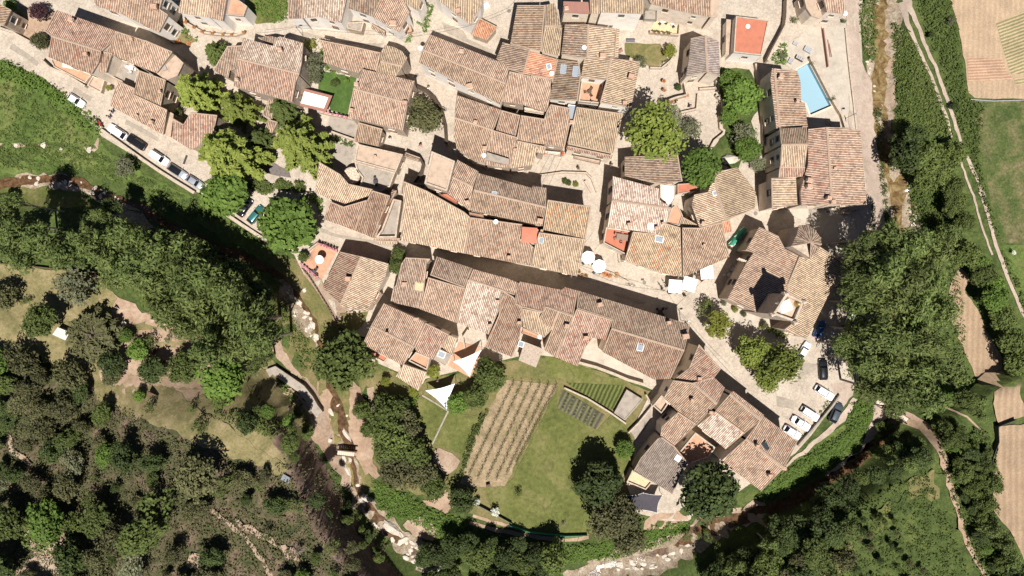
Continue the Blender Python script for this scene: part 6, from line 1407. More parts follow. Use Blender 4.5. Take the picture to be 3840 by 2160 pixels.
# long cream awning, benches, tables, chairs, pots
def tag_build(mb, name, mat, label, cat, loc=None, group=None):
    o = mb.build(name, mat); tag(o, label, cat, group); return o
v = at('A', (512,497), 2.6); e = empty('awning', (v.x, v.y, 0), 'cream folded awning on the orange terrace', 'awning', rz=-.2)
m = MB(); m.box((0, 0, 2.55), (1.9, .75, .12)); m.build('cover', plain('cream_fabric', (.75, .70, .45), .8), e)
for sx in (-.85, .85): q = MB(); q.tube([(sx, 0, 1.6), (sx, 0, 2.5)], .03); q.build('post', STEEL, e)
def mk_table(w, d, mat, rnd=False):
    m = MB()
    if rnd: m.lathe((0, 0, .7), [(w / 2, 0), (w / 2, .04), (.01, .045)], 14)
    else: m.box((0, 0, .73), (w, d, .05))
    top = meshd('table_top', m.V, m.F, mat, m.M); m = MB(); m.box((0, 0, -.0), (.05, .05, .7)); return top
def table(t, p, w, d, label, mat=STEEL, rnd=False, rz=0.0, gz=0.0, group=None):
    v = at(t, p, gz + .75); e = empty('table', (v.x, v.y, gz), label, 'table', group, rz); ob('table_top', mk_table(w, d, mat, rnd), e)
    for sx, sy in ((-1, -1), (1, -1), (1, 1), (-1, 1)): q = MB(); k = .3 if rnd else .42; q.box((sx * w * k, sy * d * k, .35), (.05, .05, .7)); q.build('leg', METAL, e)
    return v, e
_ch = {}
def chair(x, y, rz, gz, label, mat=METAL, group=None):
    if mat.name not in _ch:
        a = MB(); a.box((0, 0, .45), (.42, .42, .04)); b = MB(); b.box((0, .2, .7), (.42, .04, .42), top=.9); l = MB(); l.box((0, 0, .22), (.04, .04, .44))
        _ch[mat.name] = [meshd(nm, q.V, q.F, mat, q.M) for nm, q in (('seat', a), ('backrest', b), ('leg', l))]
    s, b, l = _ch[mat.name]; e = empty('chair', (x, y, gz), label, 'chair', group, rz); ob('seat', s, e); ob('backrest', b, e)
    for sx, sy in ((-1, -1), (1, -1), (1, 1), (-1, 1)): o = ob('leg', l, e); o.location = (sx * .18, sy * .18, 0)
def dining(t, p, w, d, rz, gz, n, place, mat=STEEL, cmat=METAL, rnd=False):
    v, e = table(t, p, w, d, 'table ' + place, mat, rnd, rz, gz)
    for i in range(n):
        a = 2 * math.pi * (i + .5) / n; q = Matrix.Rotation(rz, 3, 'Z') @ Vector((math.cos(a) * (w / 2 + .3), math.sin(a) * (d / 2 + .3), 0))
        chair(v.x + q.x, v.y + q.y, math.atan2(q.y, q.x) - math.pi / 2, gz, 'chair at the table ' + place, cmat)
BROWNT = plain('table_brown', (.22, .15, .11), .6)
dining('G', (832,340), 1.9, 1.0, -.15, 4.6, 6, 'on the red terrace', BROWNT, BROWNF)
dining('C', (1140,150), .9, .9, .1, 0, 4, 'on the yellow patio', WHITEF, METAL)
dining('C', (1210,170), .7, .7, .4, 0, 2, 'at the wall side of the yellow patio', WHITEF, METAL)
dining('C', (585,690), .7, .7, 0, 5.5, 3, 'on the high orange terrace', DARKW, DARKW, True)
dining('G', (560,520), .7, .7, 0, 0, 4, 'under the upper octagonal parasol', DARKW, METAL, True)
dining('G', (640,590), .7, .7, 0, 0, 4, 'under the lower octagonal parasol', DARKW, METAL, True)
dining('G', (1225,735), .8, .8, 0, 0, 4, 'under the lowest square parasol', DARKW, METAL)
dining('G', (1335,715), .8, .8, .2, 0, 4, 'under the tilted square parasol', DARKW, METAL)
dining('G', (1460,625), .8, .8, 0, 0, 4, 'under the square parasol at the corner house', DARKW, METAL)
dining('G', (1412,645), .7, .7, 0, 0, 4, 'in the gap beside the corner house', DARKW, DARKW)
dining('G', (1672,580), .8, .8, 0, 0, 4, 'in the church shade, upper one', STEEL, STEEL, True)
dining('G', (1640,625), .8, .8, 0, 0, 3, 'in the church shade, lower one', STEEL, STEEL, True)
dining('G', (1120,905), .8, .8, 0, 0, 4, 'in the long house shadow', METAL, METAL)
dining('F', (440,600), .6, .6, 0, .1, 3, 'at the rim of the umbrella terrace', METAL, METAL, True)
dining('F', (515,1345), .7, .7, 0, 0, 3, 'x') if False else None
dining('B', (900,1370), .7, .6, .2, 2.4, 2, 'on the fountain terrace', METAL, METAL)
dining('A', (985,510), .9, .9, .5, 3.5, 4, 'on the white cluttered courtyard', WHITEF, WHITEF, True)
def bench(t, p, l, rz, label, mat=DARKW, gz=0):
    v = gat(t, p, .45 + gz); e = empty('bench', (v.x, v.y, v.z - .45), label, 'bench', rz=rz)
    m = MB(); m.box((0, 0, .45), (l, .45, .05)); m.build('seat', mat, e); m = MB(); m.box((0, .22, .72), (l, .05, .4)); m.build('backrest', mat, e)
    for s in (-1, 1): q = MB(); q.box((s * l * .42, 0, .22), (.06, .4, .44)); q.build('leg', METAL, e)
bench('C', (895,308), 1.5, 0, 'dark bench on the edge of the dry lawn', plain('slate_bench', (.12, .12, .15), .6))
bench('E', (1172,1195), 1.4, 1.1, 'wooden bench in the orchard')
bench('I', (1155,78), 1.9, -.42, 'long wooden bench on the scorched strip')
bench('J', (1753,765), .7, .3, 'short dark bench at the lower end of the vineyard')
bench('C', (820,385), .8, .5, 'small seat against the house by the dry lawn', BROWNF)
def pot(t, p, r, label, flower=None, gz=0.0, h=.45, group=None):
    v = at(t, p, gz + h); e = empty('flower_pot', (v.x, v.y, gz), label, 'flower pot', group); m = MB(); m.lathe((0, 0, 0), [(r * .65, 0), (r, h * .85), (r * 1.12, h * .88), (r * 1.12, h), (r * .8, h)], 10); m.build('pot', POTM, e)
    global rng
    if flower:
        n = 40; C = rng.normal(0, r * .55, (n, 3)); C[:, 2] = np.abs(C[:, 2]) + h + .02; V, F = quads(C, np.tile([0, 0, 1.0], (n, 1)), .14, 1.3, .8); ob('plant', meshd('plant', V, F, flower), e)
PINK = leafm('flowers_pink', (.55, .12, .22), (.75, .45, .5), .2); REDFL = leafm('flowers_red', (.55, .03, .03), (.7, .1, .08), .2)
for i, p in enumerate([(1400,168),(1462,205),(1525,240),(1602,250),(1680,260),(1746,262),(1836,242)]): pot('A', p, .22, 'clay pot on the curved parapet of the upper lane', L_RUST, 1.0)
for i in range(7): pot('F', (470 + i * 22, 390 + i * 8), .2, 'pot of pink and white flowers on the terrace upper parapet', PINK, 1.05)
for i in range(7): pot('F', (338 + i * 20, 545 + i * 16), .2, 'pot of pink flowers along the terrace lower rim', PINK, .1)
for p in [(1345,0),(1340,330)]: pass
for p, l in [((1146,612), 'clay pot by the chapel steps'), ((1300,615), 'clay pot at the top corner of the stepped plaza wall'), ((1322,718), 'clay pot at the middle corner of the stepped plaza wall'), ((1203,762), 'red-flowered pot at the lower end of the stepped plaza wall'), ((1150,680), 'round pot by the plaza steps')]: pot('C', p, .3, l, L_RUST, 1.0)
for p, l in [((1345,310), 'big clay pot with bronze leaves in the stepped garden'), ((1422,332), 'smaller clay pot in the stepped garden')]: pot('A', p, .35, l, L_RUST)
for i in range(6): pot('B', (510 + i * 34, 842 + i * 9), .2, 'pot with dark pink flowers on the wall under the green garden', PINK, 1.35)
for p in [(1075,240),(1110,243),(1150,248),(1185,250)]: pot('C', p, .22, 'clay pot on the wall of the yellow patio', L_MID, 1.2)
for p, l in [((250,1150), 'pot of red flowers at the left end of the plaza balcony'), ((378,1160), 'big pot of red flowers beside the plaza balcony')]: pot('C', p, .4, l, REDFL, .4)
for p, l in [((700,620), 'first orange flower tub under the octagonal parasols'), ((735,630), 'second orange flower tub beyond the octagonal parasols'), ((790,628), 'last green flower tub beyond the octagonal parasols')]: pot('G', p, .45, l, L_YEL if 'green' in l else L_RUST, 0, .4)
for p in [(505,600),(530,632),(560,635)]: pot('G', p, .3, 'green bushy plant tub at the corner by the octagonal parasols', L_MID, 0, .5)
for p, l in [((400,1365), 'clump of green shrub in the plaza rock bed'), ((480,1388), 'yellow-flowering shrub in the plaza rock bed'), ((425,1380), 'second green shrub in the plaza rock bed')]: tree('C', p, 26, 'yellow' if 'yellow' in l else 'mid', l, 'bush', 'bush', hc=.6)
tree('D', (485,745), 30, 'olive', 'rounded olive shrub at the corner of the swimming pool', 'bush', 'bush', hc=1)
tree('D', (342,480), 26, 'olive', 'olive shrub at the head of the swimming pool', 'bush', 'bush', hc=1)
tree('D', (110,420), 34, 'olive', 'grey shrub beside the clutter above the pool', 'bush', 'bush', hc=1)
tree('D', (200,150), 36, 'thin', 'loose shrub growing on the bank by the rounded stone house', 'bush', 'bush', hc=1)
tree('D', (575,160), 22, 'olive', 'small shrub at the yard gate', 'bush', 'bush', hc=1)
tree('D', (1235,265), 26, 'dark', 'dark shrub alone in the green strip by the field', 'bush', 'bush', hc=1.2)
tree('D', (1380,160), 40, 'olive', 'pale shrub in the green strip by the field', 'bush', 'bush', hc=1)
tree('D', (1400,800), 34, 'dark', 'dark shrub beside the double track', 'bush', 'bush', hc=1)
tree('H', (1860,455), 22, 'blossom', 'pale blossoming shrub in the lower pasture', 'bush', 'bush', hc=1)
tree('A', (820,665), 26, 'yellow', 'small yellowish shrub at the foot of the lower tan roof', 'bush', 'bush', hc=1.4)
tree('A', (1345,850), 40, 'thin', 'green shrub inside the small roofless court', 'bush', 'bush', hc=2.2)
tree('F', (25,920 - 60), 10, 'thin', 'x') if False else None
tree('F', (1735,1290), 60, 'mid', 'leafy tree beside the pink patio', 'fruit_tree', hc=2.6)
tree('F', (1320,1360), 46, 'yellow', 'yellow-leaved tree next to the glazed garden room', 'fruit_tree', hc=2.4)
tree('B', (598,628), 38, 'mid', 'round clipped shrub on the watered garden lawn', 'bush', 'bush', hc=.9)
tree('B', (680,615), 26, 'round', 'bright small shrub at the back of the watered garden lawn', 'bush', 'bush', hc=.8)
# stone fountain circle, rock outcrops, manholes
v = at('B', (720,1322), 2.9); e = empty('stone_circle', (v.x, v.y, 2.3), 'round stone-topped platform at the end of the grey patios', 'platform')
m = MB(); m.lathe((0, 0, -2.3), [(1.45, 0), (1.45, 2.8), (1.35, 2.9), (.01, 2.9)], 20); m.build('drum', STONE, e); m = MB()
for i in range(26):
    a = i * 2.4; r = 1.25 * math.sqrt((i + .5) / 26); m.box((math.cos(a) * r, math.sin(a) * r, .62), (.36, .3, .05), random.uniform(0, 3), .85)
m.build('paving_stones', LIME, e)
for t, p, l in [('B', (1213,570), 'round manhole cover by the small lane junction'), ('B', (1428,827), 'round manhole cover in the curving lane'), ('G', (998,683), 'round manhole cover in the square below the cream terrace'), ('B', (1910,85), 'round manhole cover in the upper lane'), ('G', (1836,162), 'round manhole cover by the church lane')]:
    v = at(t, p, 0); m = MB(); m.lathe((v.x, v.y, .16), [(.34, 0), (.34, .025), (.01, .025)], 16); tag_build(m, 'manhole_cover', plain('iron_cover', (.19, .16, .14), .6) if 'iron_cover' not in MATS else MATS['iron_cover'], l, 'manhole cover')
_ic = None
def rockmesh(seed):
    r_ = random.Random(seed); bm = bmesh.new(); bmesh.ops.create_icosphere(bm, subdivisions=2, radius=1)
    o_ = Vector((seed * 3.1, 1, 2))
    for v in bm.verts:
        n_ = noise.noise(v.co * 1.1 + o_) * .5 + noise.noise(v.co * 2.6 + o_) * .2; v.co *= 1 + n_; v.co.z *= .5
        v.co.x = round(v.co.x * 4) / 4 * .3 + v.co.x * .7
    me = bpy.data.meshes.new('boulder'); bm.to_mesh(me); bm.free(); me.materials.append(ROCK); return me
RK = [rockmesh(i) for i in range(6)]
def rock(t, p, r, label, group=None, sx=1.0, rz=None, dz=0.0, mat=None):
    v = gat(t, p, 0); s = r / TO[t][2] * H / FP; o = ob('boulder', RK[random.randrange(6)]); o.location = (v.x, v.y, v.z + dz + s * .15); o.scale = (s * sx, s / sx, s); o.rotation_euler = (0, 0, random.uniform(0, 6) if rz is None else rz)
    tag(o, label, 'boulder', group); return o
for p, r, sx, rz, l in [((568,212), 26, 1.6, -1.1, 'white slab on the left edge of the brown stream'), ((688,385), 30, 1.7, -1.0, 'long white slab beside the stream above the footbridge'), ((555,425), 18, 1, 0, 'pale boulder left of the stream above the footbridge'), ((668,575), 26, 1.6, -1.4, 'tall pale slab just below the footbridge'), ((690,650), 34, 1.9, -1.1, 'longest pale slab below the footbridge'), ((715,575), 14, 1.2, -1.2, 'small pale slab right of the footbridge end'), ((772,762), 14, 1.2, .2, 'lone white stone midstream'), ((805,890), 26, 1.3, -1, 'left block of the white rock cluster'), ((838,868), 26, 1.5, -.4, 'right block of the white rock cluster'), ((815,850), 20, 1, .5, 'top block of the white rock cluster'), ((1030,1090), 52, 1.5, -.7, 'largest flat pale rock of the lower stream'), ((1080,1130), 30, 1.5, -.7, 'pale rock at the tail of the largest flat one'), ((1035,1180), 20, 1.3, -1.2, 'pale rock on the shaded side of the lower stream'), ((1130,1170), 22, 1.4, .2, 'first white block of the lower cluster'), ((1180,1195), 22, 1.4, -.6, 'second white block of the lower cluster'), ((1215,1230), 16, 1.2, 0, 'last white block of the lower cluster'), ((915,1075), 18, 2.0, -.9, 'thin white slab on the shaded bank'), ((450,235), 16, 1.2, -.5, 'dark boulder at the tip of the flood dyke'), ((620,160), 12, 1.3, .5, 'small pale stone in the brown pool'), ((685,238), 10, 1, 0, 'cube-like white stone beside the brown pool')]:
    rock('J', p, r, l, None, sx, rz)
for p, r, l in [((395,915), 14, 'white stone at the foot of the dry bank fence'), ((450,1085), 24, 'big white boulder at the end of the pale shingle'), ((180,675), 9, 'white stone at the shaded head of the shingle'), ((250,740), 12, 'white stone midway down the dry ditch'), ((365,740), 18, 'brownish flat rock on the dry grass bank')]: rock('F', p, r, l)
for p, r, l in [((1640,1210), 46, 'brown rock outcrop above the tiled house by the shaded lane')]: rock('C', p, r, l, None, 1.3, 0, .6)
for p, r, l in [((330,1095), 22, 'pink stone in the meadow scar, upper one'), ((675,1130), 22, 'pinkish boulder at the right end of the meadow scar'), ((120,1100), 16, 'pinkish boulder at the left end of the meadow scar'), ((460,1125), 12, 'small pink boulder in the middle of the meadow scar')]: rock('A', p, r, l)
r_ = random.Random(5)
for reg, poly, n, rr, lab in [('Z', [(715,715),(735,735),(785,800),(800,860),(790,865),(760,830),(725,770)], 40, (3, 7), 'small white stone of the shingle below the poplars'), ('Z', [(1000,1350),(1110,1390),(1140,1440),(1080,1440),(1010,1400)], 40, (3, 9), 'loose pale stone at the bottom of the left stream'), ('Z', [(1500,1420),(1640,1400),(1740,1370),(1720,1400),(1640,1430),(1540,1440)], 45, (3, 8), 'loose pale stone on the wide shingle at the bottom'), ('Z', [(2180,150),(2190,160),(2205,250),(2195,280),(2180,200)], 18, (2, 4), 'white stone along the right-hand stream'), ('Z', [(2280,520),(2305,540),(2312,590),(2290,590)], 14, (2, 5), 'pale stone on the bar by the right-hand stream'), ('Z', [(60,445),(205,455),(330,510),(320,525),(200,475),(60,460)], 22, (2, 6), 'pale stone beside the upper left stream')]:
    P = np.array(poly, float); k = 0
    while k < n:
        q = (r_.uniform(*(P[:, 0].min(), P[:, 0].max())), r_.uniform(P[:, 1].min(), P[:, 1].max()))
        if not inpoly([q], P)[0]: continue
        k += 1; rock(reg, q, r_.uniform(*rr), lab, lab + 's', r_.uniform(.8, 1.4))
# vines
vb = MB(); vb.tube([(0, 0, 0), (.05, .02, .35), (0, .05, .7)], [.06, .05, .04], 5)
for a in (0.0, 3.14): d = Vector((math.cos(a), math.sin(a), 0)); vb.tube([(0, .05, .68), d * .35 + Vector((0, .08, .8)), d * .75 + Vector((0, -.05, .78))], [.035, .03, .015], 5)
for q in range(7): x = -.7 + q * .23; vb.tube([(x, 0, .78), (x + random.uniform(-.2, .2), random.uniform(-.4, .4), 1.1)], [.03, .015], 4)
VM = meshd('vine_wood', vb.V, vb.F, DARKW, vb.M); C = rng.normal(0, .3, (16, 3)) * [1.3, .5, .4] + [0, 0, .95]; VL = cm('vine_leaves', quads(C, np.tile([0, 0, 1.0], (16, 1)), .13), L_MID)
for i, ((x0, y0), (x1, y1)) in enumerate([((2268,15),(1955,610)),((2208,5),(1885,690)),((2145,0),(1805,735)),((2080,-5),(1735,735)),((2010,-10),(1665,725)),((1945,-15),(1600,700))]):
    for k in range(14):
        f = (k + .3) / 14; v = gat('J', (x0 + (x1 - x0) * f, y0 + (y1 - y0) * f), .7); e = empty('grape_vine', (v.x, v.y, v.z - .7), 'bare grape vine in the row %s of the tan vineyard' % ['nearest the great lawn', 'second from the great lawn', 'third from the great lawn', 'third from the hedge', 'second from the hedge', 'nearest the hedge'][i], 'vine', None, math.atan2(-(y1 - y0), x1 - x0) + random.uniform(-.2, .2))
        e['group'] = 'vines of the row %d' % (i + 1); ob('stem', VM, e); ob('leaves', VL, e)

for i in range(5):
    for k in range(6):
        q = ((385, 90), (640, 250)); f = (k + .5) / 6; x = q[0][0] + (q[1][0] - q[0][0]) * f + (i - 1) * 16 * -.6 + 8; y = q[0][1] + (q[1][1] - q[0][1]) * f + (i - 1) * 24
        v = gat('K', (x, y), .2); o = ob('vegetable_plant', PROTO[('thin', 0)][0] if ('thin', 0) in PROTO else proto('thin', 0)[0]); o.location = (v.x, v.y, v.z); o.scale = (.3, .3, .25); o.rotation_euler = (0, 0, random.uniform(0, 6)); tag(o, 'small leafy plant in the black-striped vegetable bed', 'plant', 'plants in the black-striped vegetable bed')
# ------------------------------------------------------------------ cars
def paint(name, c, met=.2): 
    m, t, b = base(name, .28); b.inputs['Base Color'].default_value = (*c, 1); b.inputs['Metallic'].default_value = met; b.inputs['Coat Weight'].default_value = .5; b.inputs['Coat Roughness'].default_value = .1; return m
CP = {'white': paint('paint_white', (.74, .75, .77), 0), 'black': paint('paint_black', (.012, .013, .016)), 'silver': paint('paint_silver', (.42, .45, .50), .5), 'teal': paint('paint_teal', (.03, .13, .13)), 'blue': paint('paint_blue', (.03, .09, .26)), 'dark': paint('paint_darkgrey', (.06, .075, .09)), 'pale': paint('paint_paleblue', (.22, .30, .50)), 'red': paint('paint_red', (.45, .03, .02))}
CGL = plain('car_glass', (.012, .014, .018), .08, var=.02); RUB = plain('rubber', (.02, .02, .02), .8); RIM = plain('wheel_rim', (.4, .4, .42), .35, .6); HL = plain('headlamp_glass', (.75, .78, .8), .1, var=.02); TL = plain('tail_lamp', (.35, .02, .02), .2)
def loft(secs, mb, M=None):
    """secs: list of (x, [(y, z) ...]) rings"""
    n = len(secs[0][1]); V = [(x, y, z) for x, r in secs for y, z in r]; F = []
    for i in range(len(secs) - 1):
        for k in range(n): F.append((i * n + k, i * n + (k + 1) % n, (i + 1) * n + (k + 1) % n, (i + 1) * n + k))
    F += [tuple(range(n)), tuple((len(secs) - 1) * n + k for k in range(n))[::-1]]; mb.add(V, F, M)
_cm = {}
def carmeshes(kind):
    if kind in _cm: return _cm[kind]
    L, W, Hh, hood, roof0, roof1, rear = {'hatch': (4.1, 1.75, 1.48, .86, .95, 3.2, 3.9), 'wagon': (4.6, 1.80, 1.50, .90, 1.15, 3.9, 4.45), 'van': (4.4, 1.80, 1.80, 1.0, .8, 4.1, 4.33), 'saloon': (4.5, 1.78, 1.44, .85, 1.35, 3.15, 3.75), 'suv': (4.6, 1.86, 1.68, 1.0, 1.15, 3.9, 4.45)}[kind]
    h = W / 2; w0 = roof0 + .75
    def ring(x, wy, zt, zb=.28):
        return [(-wy, zb + .15), (-wy * 1.0, zt - .22), (-wy * .93, zt - .04), (-wy * .6, zt), (wy * .6, zt), (wy * .93, zt - .04), (wy, zt - .22), (wy, zb + .15), (wy * .9, zb), (-wy * .9, zb)]
    b = MB(); xs = [(0, .72, .62), (.06, .84, .70), (.3, .95, hood - .1), (.9, 1, hood), (w0 - .2, 1, hood + .04), (L * .6, 1, hood + .05), (L - .45, .98, hood + .05), (L - .1, .90, hood), (L, .80, .72)]
    loft([(L / 2 - x, ring(x, h * k, z)) for x, k, z in xs], b); body = meshd('body', b.V, b.F, [CP['white']], b.M, smooth=True)
    zb = hood + .0
    def cab(x, wy, z): return [(-wy, z), (wy, z)]
    g = MB(); rw = h * .74; bw = h * .88
    P = [(w0 - .45, bw * .86, zb), (w0, rw * .92, Hh - .03), (L - (L - roof1), rw * .92, Hh - .03), (rear, bw * .86, zb)]
    V = []
    for x, wy, z in P: V += [(L / 2 - x, -wy, z), (L / 2 - x, wy, z)]
    V += [(L / 2 - w0 - .1, -bw, zb), (L / 2 - w0 - .1, bw, zb), (L / 2 - roof1 + .1, -bw, zb), (L / 2 - roof1 + .1, bw, zb)]
    g.add(V, [(0, 1, 3, 2), (2, 3, 5, 4), (4, 5, 7, 6), (0, 2, 8), (2, 4, 10, 8), (4, 6, 10), (1, 9, 3), (3, 9, 11, 5), (5, 11, 7)]); glass = meshd('windows', g.V, g.F, [CGL], g.M)
    r = MB(); x0, x1 = L / 2 - w0 + .0, L / 2 - roof1
    V = []
    K = 6
    for i in range(K + 1):
        x = x0 + (x1 - x0) * i / K; zz = Hh + .03 * math.sin(math.pi * i / K); e_ = .96 + .04 * math.sin(math.pi * i / K)
        V += [(x, -rw * e_, zz - .05), (x, -rw * e_ * .85, zz), (x, rw * e_ * .85, zz), (x, rw * e_, zz - .05)]
    F = [(4 * i + k, 4 * i + k + 1, 4 * i + k + 5, 4 * i + k + 4) for i in range(K) for k in range(3)]
    r.add(V, F)
    for sx in (-1, 1):
        for (xa, za, xb, zb2) in ((L / 2 - w0 + .45, zb, x0, Hh - .03), (L / 2 - rear, zb, x1, Hh - .03)): r.tube([(xa, sx * bw * .9, za), (xb, sx * rw * .93, zb2)], .04, 5)
    roof = meshd('roof', r.V, r.F, [CP['white']], r.M, smooth=True)
    w = MB(); w.tube([(0, -.11, 0), (0, .11, 0)], .32, 16); tyre = meshd('tyre', w.V, w.F, [RUB], w.M); w = MB(); w.tube([(0, -.115, 0), (0, .115, 0)], .2, 12); rim = meshd('rim', w.V, w.F, [RIM], w.M)
    q = MB(); q.box((0, 0, 0), (.3, .34, .14), top=.8); hl = meshd('headlight', q.V, q.F, [HL], q.M); q = MB(); q.box((0, 0, 0), (.12, .3, .18)); tl = meshd('tail_light', q.V, q.F, [TL], q.M)
    q = MB(); q.box((0, 0, 0), (.14, .2, .13), top=.8); mr = meshd('mirror', q.V, q.F, [CP['white']], q.M)
    _cm[kind] = (L, W, hood, w0, body, glass, roof, tyre, rim, hl, tl, mr); return _cm[kind]
def car(t, p, ang, kind, col, label, roofcol=None, scale=1.0):
    scale *= .79
    v = gat(t, p, .8); L, W, hood, w0, body, glass, roof, tyre, rim, hl, tl, mr = carmeshes(kind)
    e = empty('parked_car', (v.x, v.y, v.z - .8 + .14), label, 'car', 'cars parked in the village', math.radians(ang)); e.scale = (scale,) * 3
    def add(n, me, mat=None, loc=(0, 0, 0), par=e):
        o = ob(n, me, par); o.location = loc
        if mat: o.material_slots[0].link = 'OBJECT'; o.material_slots[0].material = mat
        return o
    add('body', body, CP[col]); add('windows', glass); add('roof', roof, CP[roofcol or col])
    for sx in (L / 2 - .85, -L / 2 + .8):
        for sy in (-1, 1): y_ = add('tyre', tyre, None, (sx, sy * (W / 2 - .11), .32)); add('rim', rim, None, (0, 0, 0), y_)
    for sy in (-1, 1):
        add('headlight', hl, None, (L / 2 - .2, sy * (W / 2 - .3), .66)); add('tail_light', tl, None, (-L / 2 + .08, sy * (W / 2 - .26), .78)); add('mirror', mr, CP[col], (L / 2 - w0 + .35, sy * (W / 2 + .1), hood + .08))
    return e
car('A', (570,757), -33, 'hatch', 'white', 'white hatchback parked alone under the hedge')
car('A', (880,992), 147, 'suv', 'white', 'white car behind the black one, first on the wall side')
car('A', (1025,1072), 147, 'suv', 'black', 'glossy black car with a small sticker on its windscreen')
car('A', (1200,1190), -33, 'van', 'white', 'white van-like car in the middle of the street row')
car('A', (1335,1292), -33, 'wagon', 'silver', 'silver car with a black glass roof', 'black')
car('A', (1470,1375), -33, 'hatch', 'silver', 'bluish silver hatchback at the cedar end of the row')
car('E', (1845,115), 55, 'saloon', 'black', 'black car half hidden under the bright leafy tree')
car('F', (-5,170), 50, 'wagon', 'teal', 'dark teal estate car beside the large chestnut')
car('H', (683,462), 82, 'hatch', 'pale', 'pale blue car poking out from under the poplars')
car('H', (392,1035), 68, 'hatch', 'blue', 'small blue car parked against the church side')
car('H', (275,1195), 58, 'hatch', 'white', 'white car at the corner of the church garden', None, .95)
car('H', (418,1340), 92, 'suv', 'black', 'black car parked lengthwise beside the poplar shade')
car('L', (428,66), -32, 'wagon', 'white', 'white estate car at the upper end of the car park')
car('L', (318,225), -32, 'van', 'white', 'white people carrier second in the car park row')
car('L', (250,298), -32, 'saloon', 'white', 'white saloon with a dark windscreen third in the car park row')
car('L', (185,365), -32, 'hatch', 'white', 'small white car with a red parcel behind its windscreen')
car('L', (515,218), 66, 'suv', 'dark', 'dark grey car parked outside the curved wall')
car('H', (640,942), 60, 'hatch', 'white', 'white car glimpsed through the poplar crowns')
v = gat('A', (752,925), .6); e = empty('motorcycle', (v.x, v.y, 0.15), 'red motorcycle parked in the hedge shadow', 'motorcycle', rz=-.9)
m = MB(); m.box((0, 0, .7), (1.0, .32, .35), top=.7); m.box((.45, 0, .85), (.3, .4, .3), top=.6); m.build('body', CP['red'], e)
m = MB(); m.box((-.3, 0, .9), (.6, .26, .08)); m.build('seat', RUB, e)
for x in (-.65, .68): m = MB(); m.tube([(x, -.06, .3), (x, .06, .3)], .3, 14); m.build('wheel', RUB, e)
m = MB(); m.tube([(.5, -.35, 1.0), (.5, .35, 1.0)], .025); m.build('handlebar', METAL, e)
def bicycle(t, p, rz, label, mat=STEEL):
    v = at(t, p, .5); e = empty('bicycle', (v.x, v.y, .15), label, 'bicycle', rz=rz)
    for x in (-.52, .52):
        m = MB(); pts = [(x + .33 * math.cos(a * math.pi / 8), 0, .34 + .33 * math.sin(a * math.pi / 8)) for a in range(17)]; m.tube(pts, .025, 5); m.build('wheel', RUB, e)
    m = MB(); m.tube([(-.52, 0, .34), (0, 0, .3), (.38, 0, .8), (-.15, 0, .8), (-.52, 0, .34)], .022, 5); m.tube([(0, 0, .3), (-.18, 0, .9)], .02, 5); m.tube([(.52, 0, .34), (.36, 0, .95)], .02, 5); m.build('frame', mat, e)
    m = MB(); m.box((-.18, 0, .93), (.26, .15, .05)); m.build('saddle', RUB, e); m = MB(); m.tube([(.36, -.28, .97), (.36, .28, .97)], .016, 5); m.build('handlebar', METAL, e)
bicycle('G', (895,705), -.1, 'bicycle left in the open square below the cream terrace')
bicycle('G', (1120,712), -1.0, 'bicycle beside the square parasols', CP['dark'])
bicycle('G', (1148,690), -1.1, 'second bicycle leaning by the square parasols', CP['white'])
bicycle('H', (655,140), .2, 'bicycle standing in front of the farmhouse wall', METAL)
# ------------------------------------------------------------------ people
SKIN = plain('skin', (.45, .27, .19), .6, var=.05)
def skinmesh(name, J, E, R, mat, root=0, sub=1):
    me = bpy.data.meshes.new(name); me.from_pydata(J, E, []); o = bpy.data.objects.new(name, me); COL.objects.link(o)
    md = o.modifiers.new('k', 'SKIN'); 
    for i, v in enumerate(me.skin_vertices[0].data): v.radius = (R[i], R[i] * (.8 if i < 3 else 1)); v.use_root = (i == root)
    md.use_smooth_shade = True; o.modifiers.new('s', 'SUBSURF').levels = sub; o.modifiers['s'].render_levels = sub
    dg = bpy.context.evaluated_depsgraph_get(); m2 = bpy.data.meshes.new_from_object(o.evaluated_get(dg)); m2.name = name; m2.materials.clear(); m2.materials.append(mat)
    bpy.data.objects.remove(o); return m2
def figure(pose):
    """joints of a standing, walking or sitting body; metres, facing +x"""
    st = .28 if pose == 'walk' else .04; sit = pose == 'sit'; hz = .5 if sit else .93
    J = [(0, 0, hz), (0, 0, hz + .22), (.01, 0, hz + .45), (.03, 0, hz + .56), (.05, 0, hz + .72)]; E = [(0, 1), (1, 2), (2, 3), (3, 4)]; R = [.15, .13, .15, .055, .095]
    for s in (-1, 1):
        b = len(J)
        if sit: J += [(.05, s * .1, hz), (.45, s * .11, hz + .02), (.47, s * .11, .08), (.6, s * .12, .04)]
        else: J += [(0, s * .1, hz - .06), (.03 + s * st * .5, s * .1, .48), (s * st - .05, s * .1, .09), (s * st + .13, s * .11, .05)]
        E += [(0, b), (b, b + 1), (b + 1, b + 2), (b + 2, b + 3)]; R += [.09, .062, .042, .04]
        b = len(J); sw = -s * st * .8
        J += [(0, s * .2, hz + .43), (sw * .4, s * .25, hz + .16), (sw + .1, s * .23, hz - .06), (sw + .14, s * .22, hz - .15)]
        E += [(2, b), (b, b + 1), (b + 1, b + 2), (b + 2, b + 3)]; R += [.058, .042, .032, .028]
        h0 = len(J) - 1
        for q in range(5):
            c = len(J); a = (q - 2) * .016; J.append((sw + .15 + a + (.02 if q == 4 else 0), s * (.22 - (.03 if q == 4 else 0)), hz - .235 + abs(q - 1.5) * .012)); E.append((h0, c)); R.append(.010)
    return J, E, R
_pm = {}
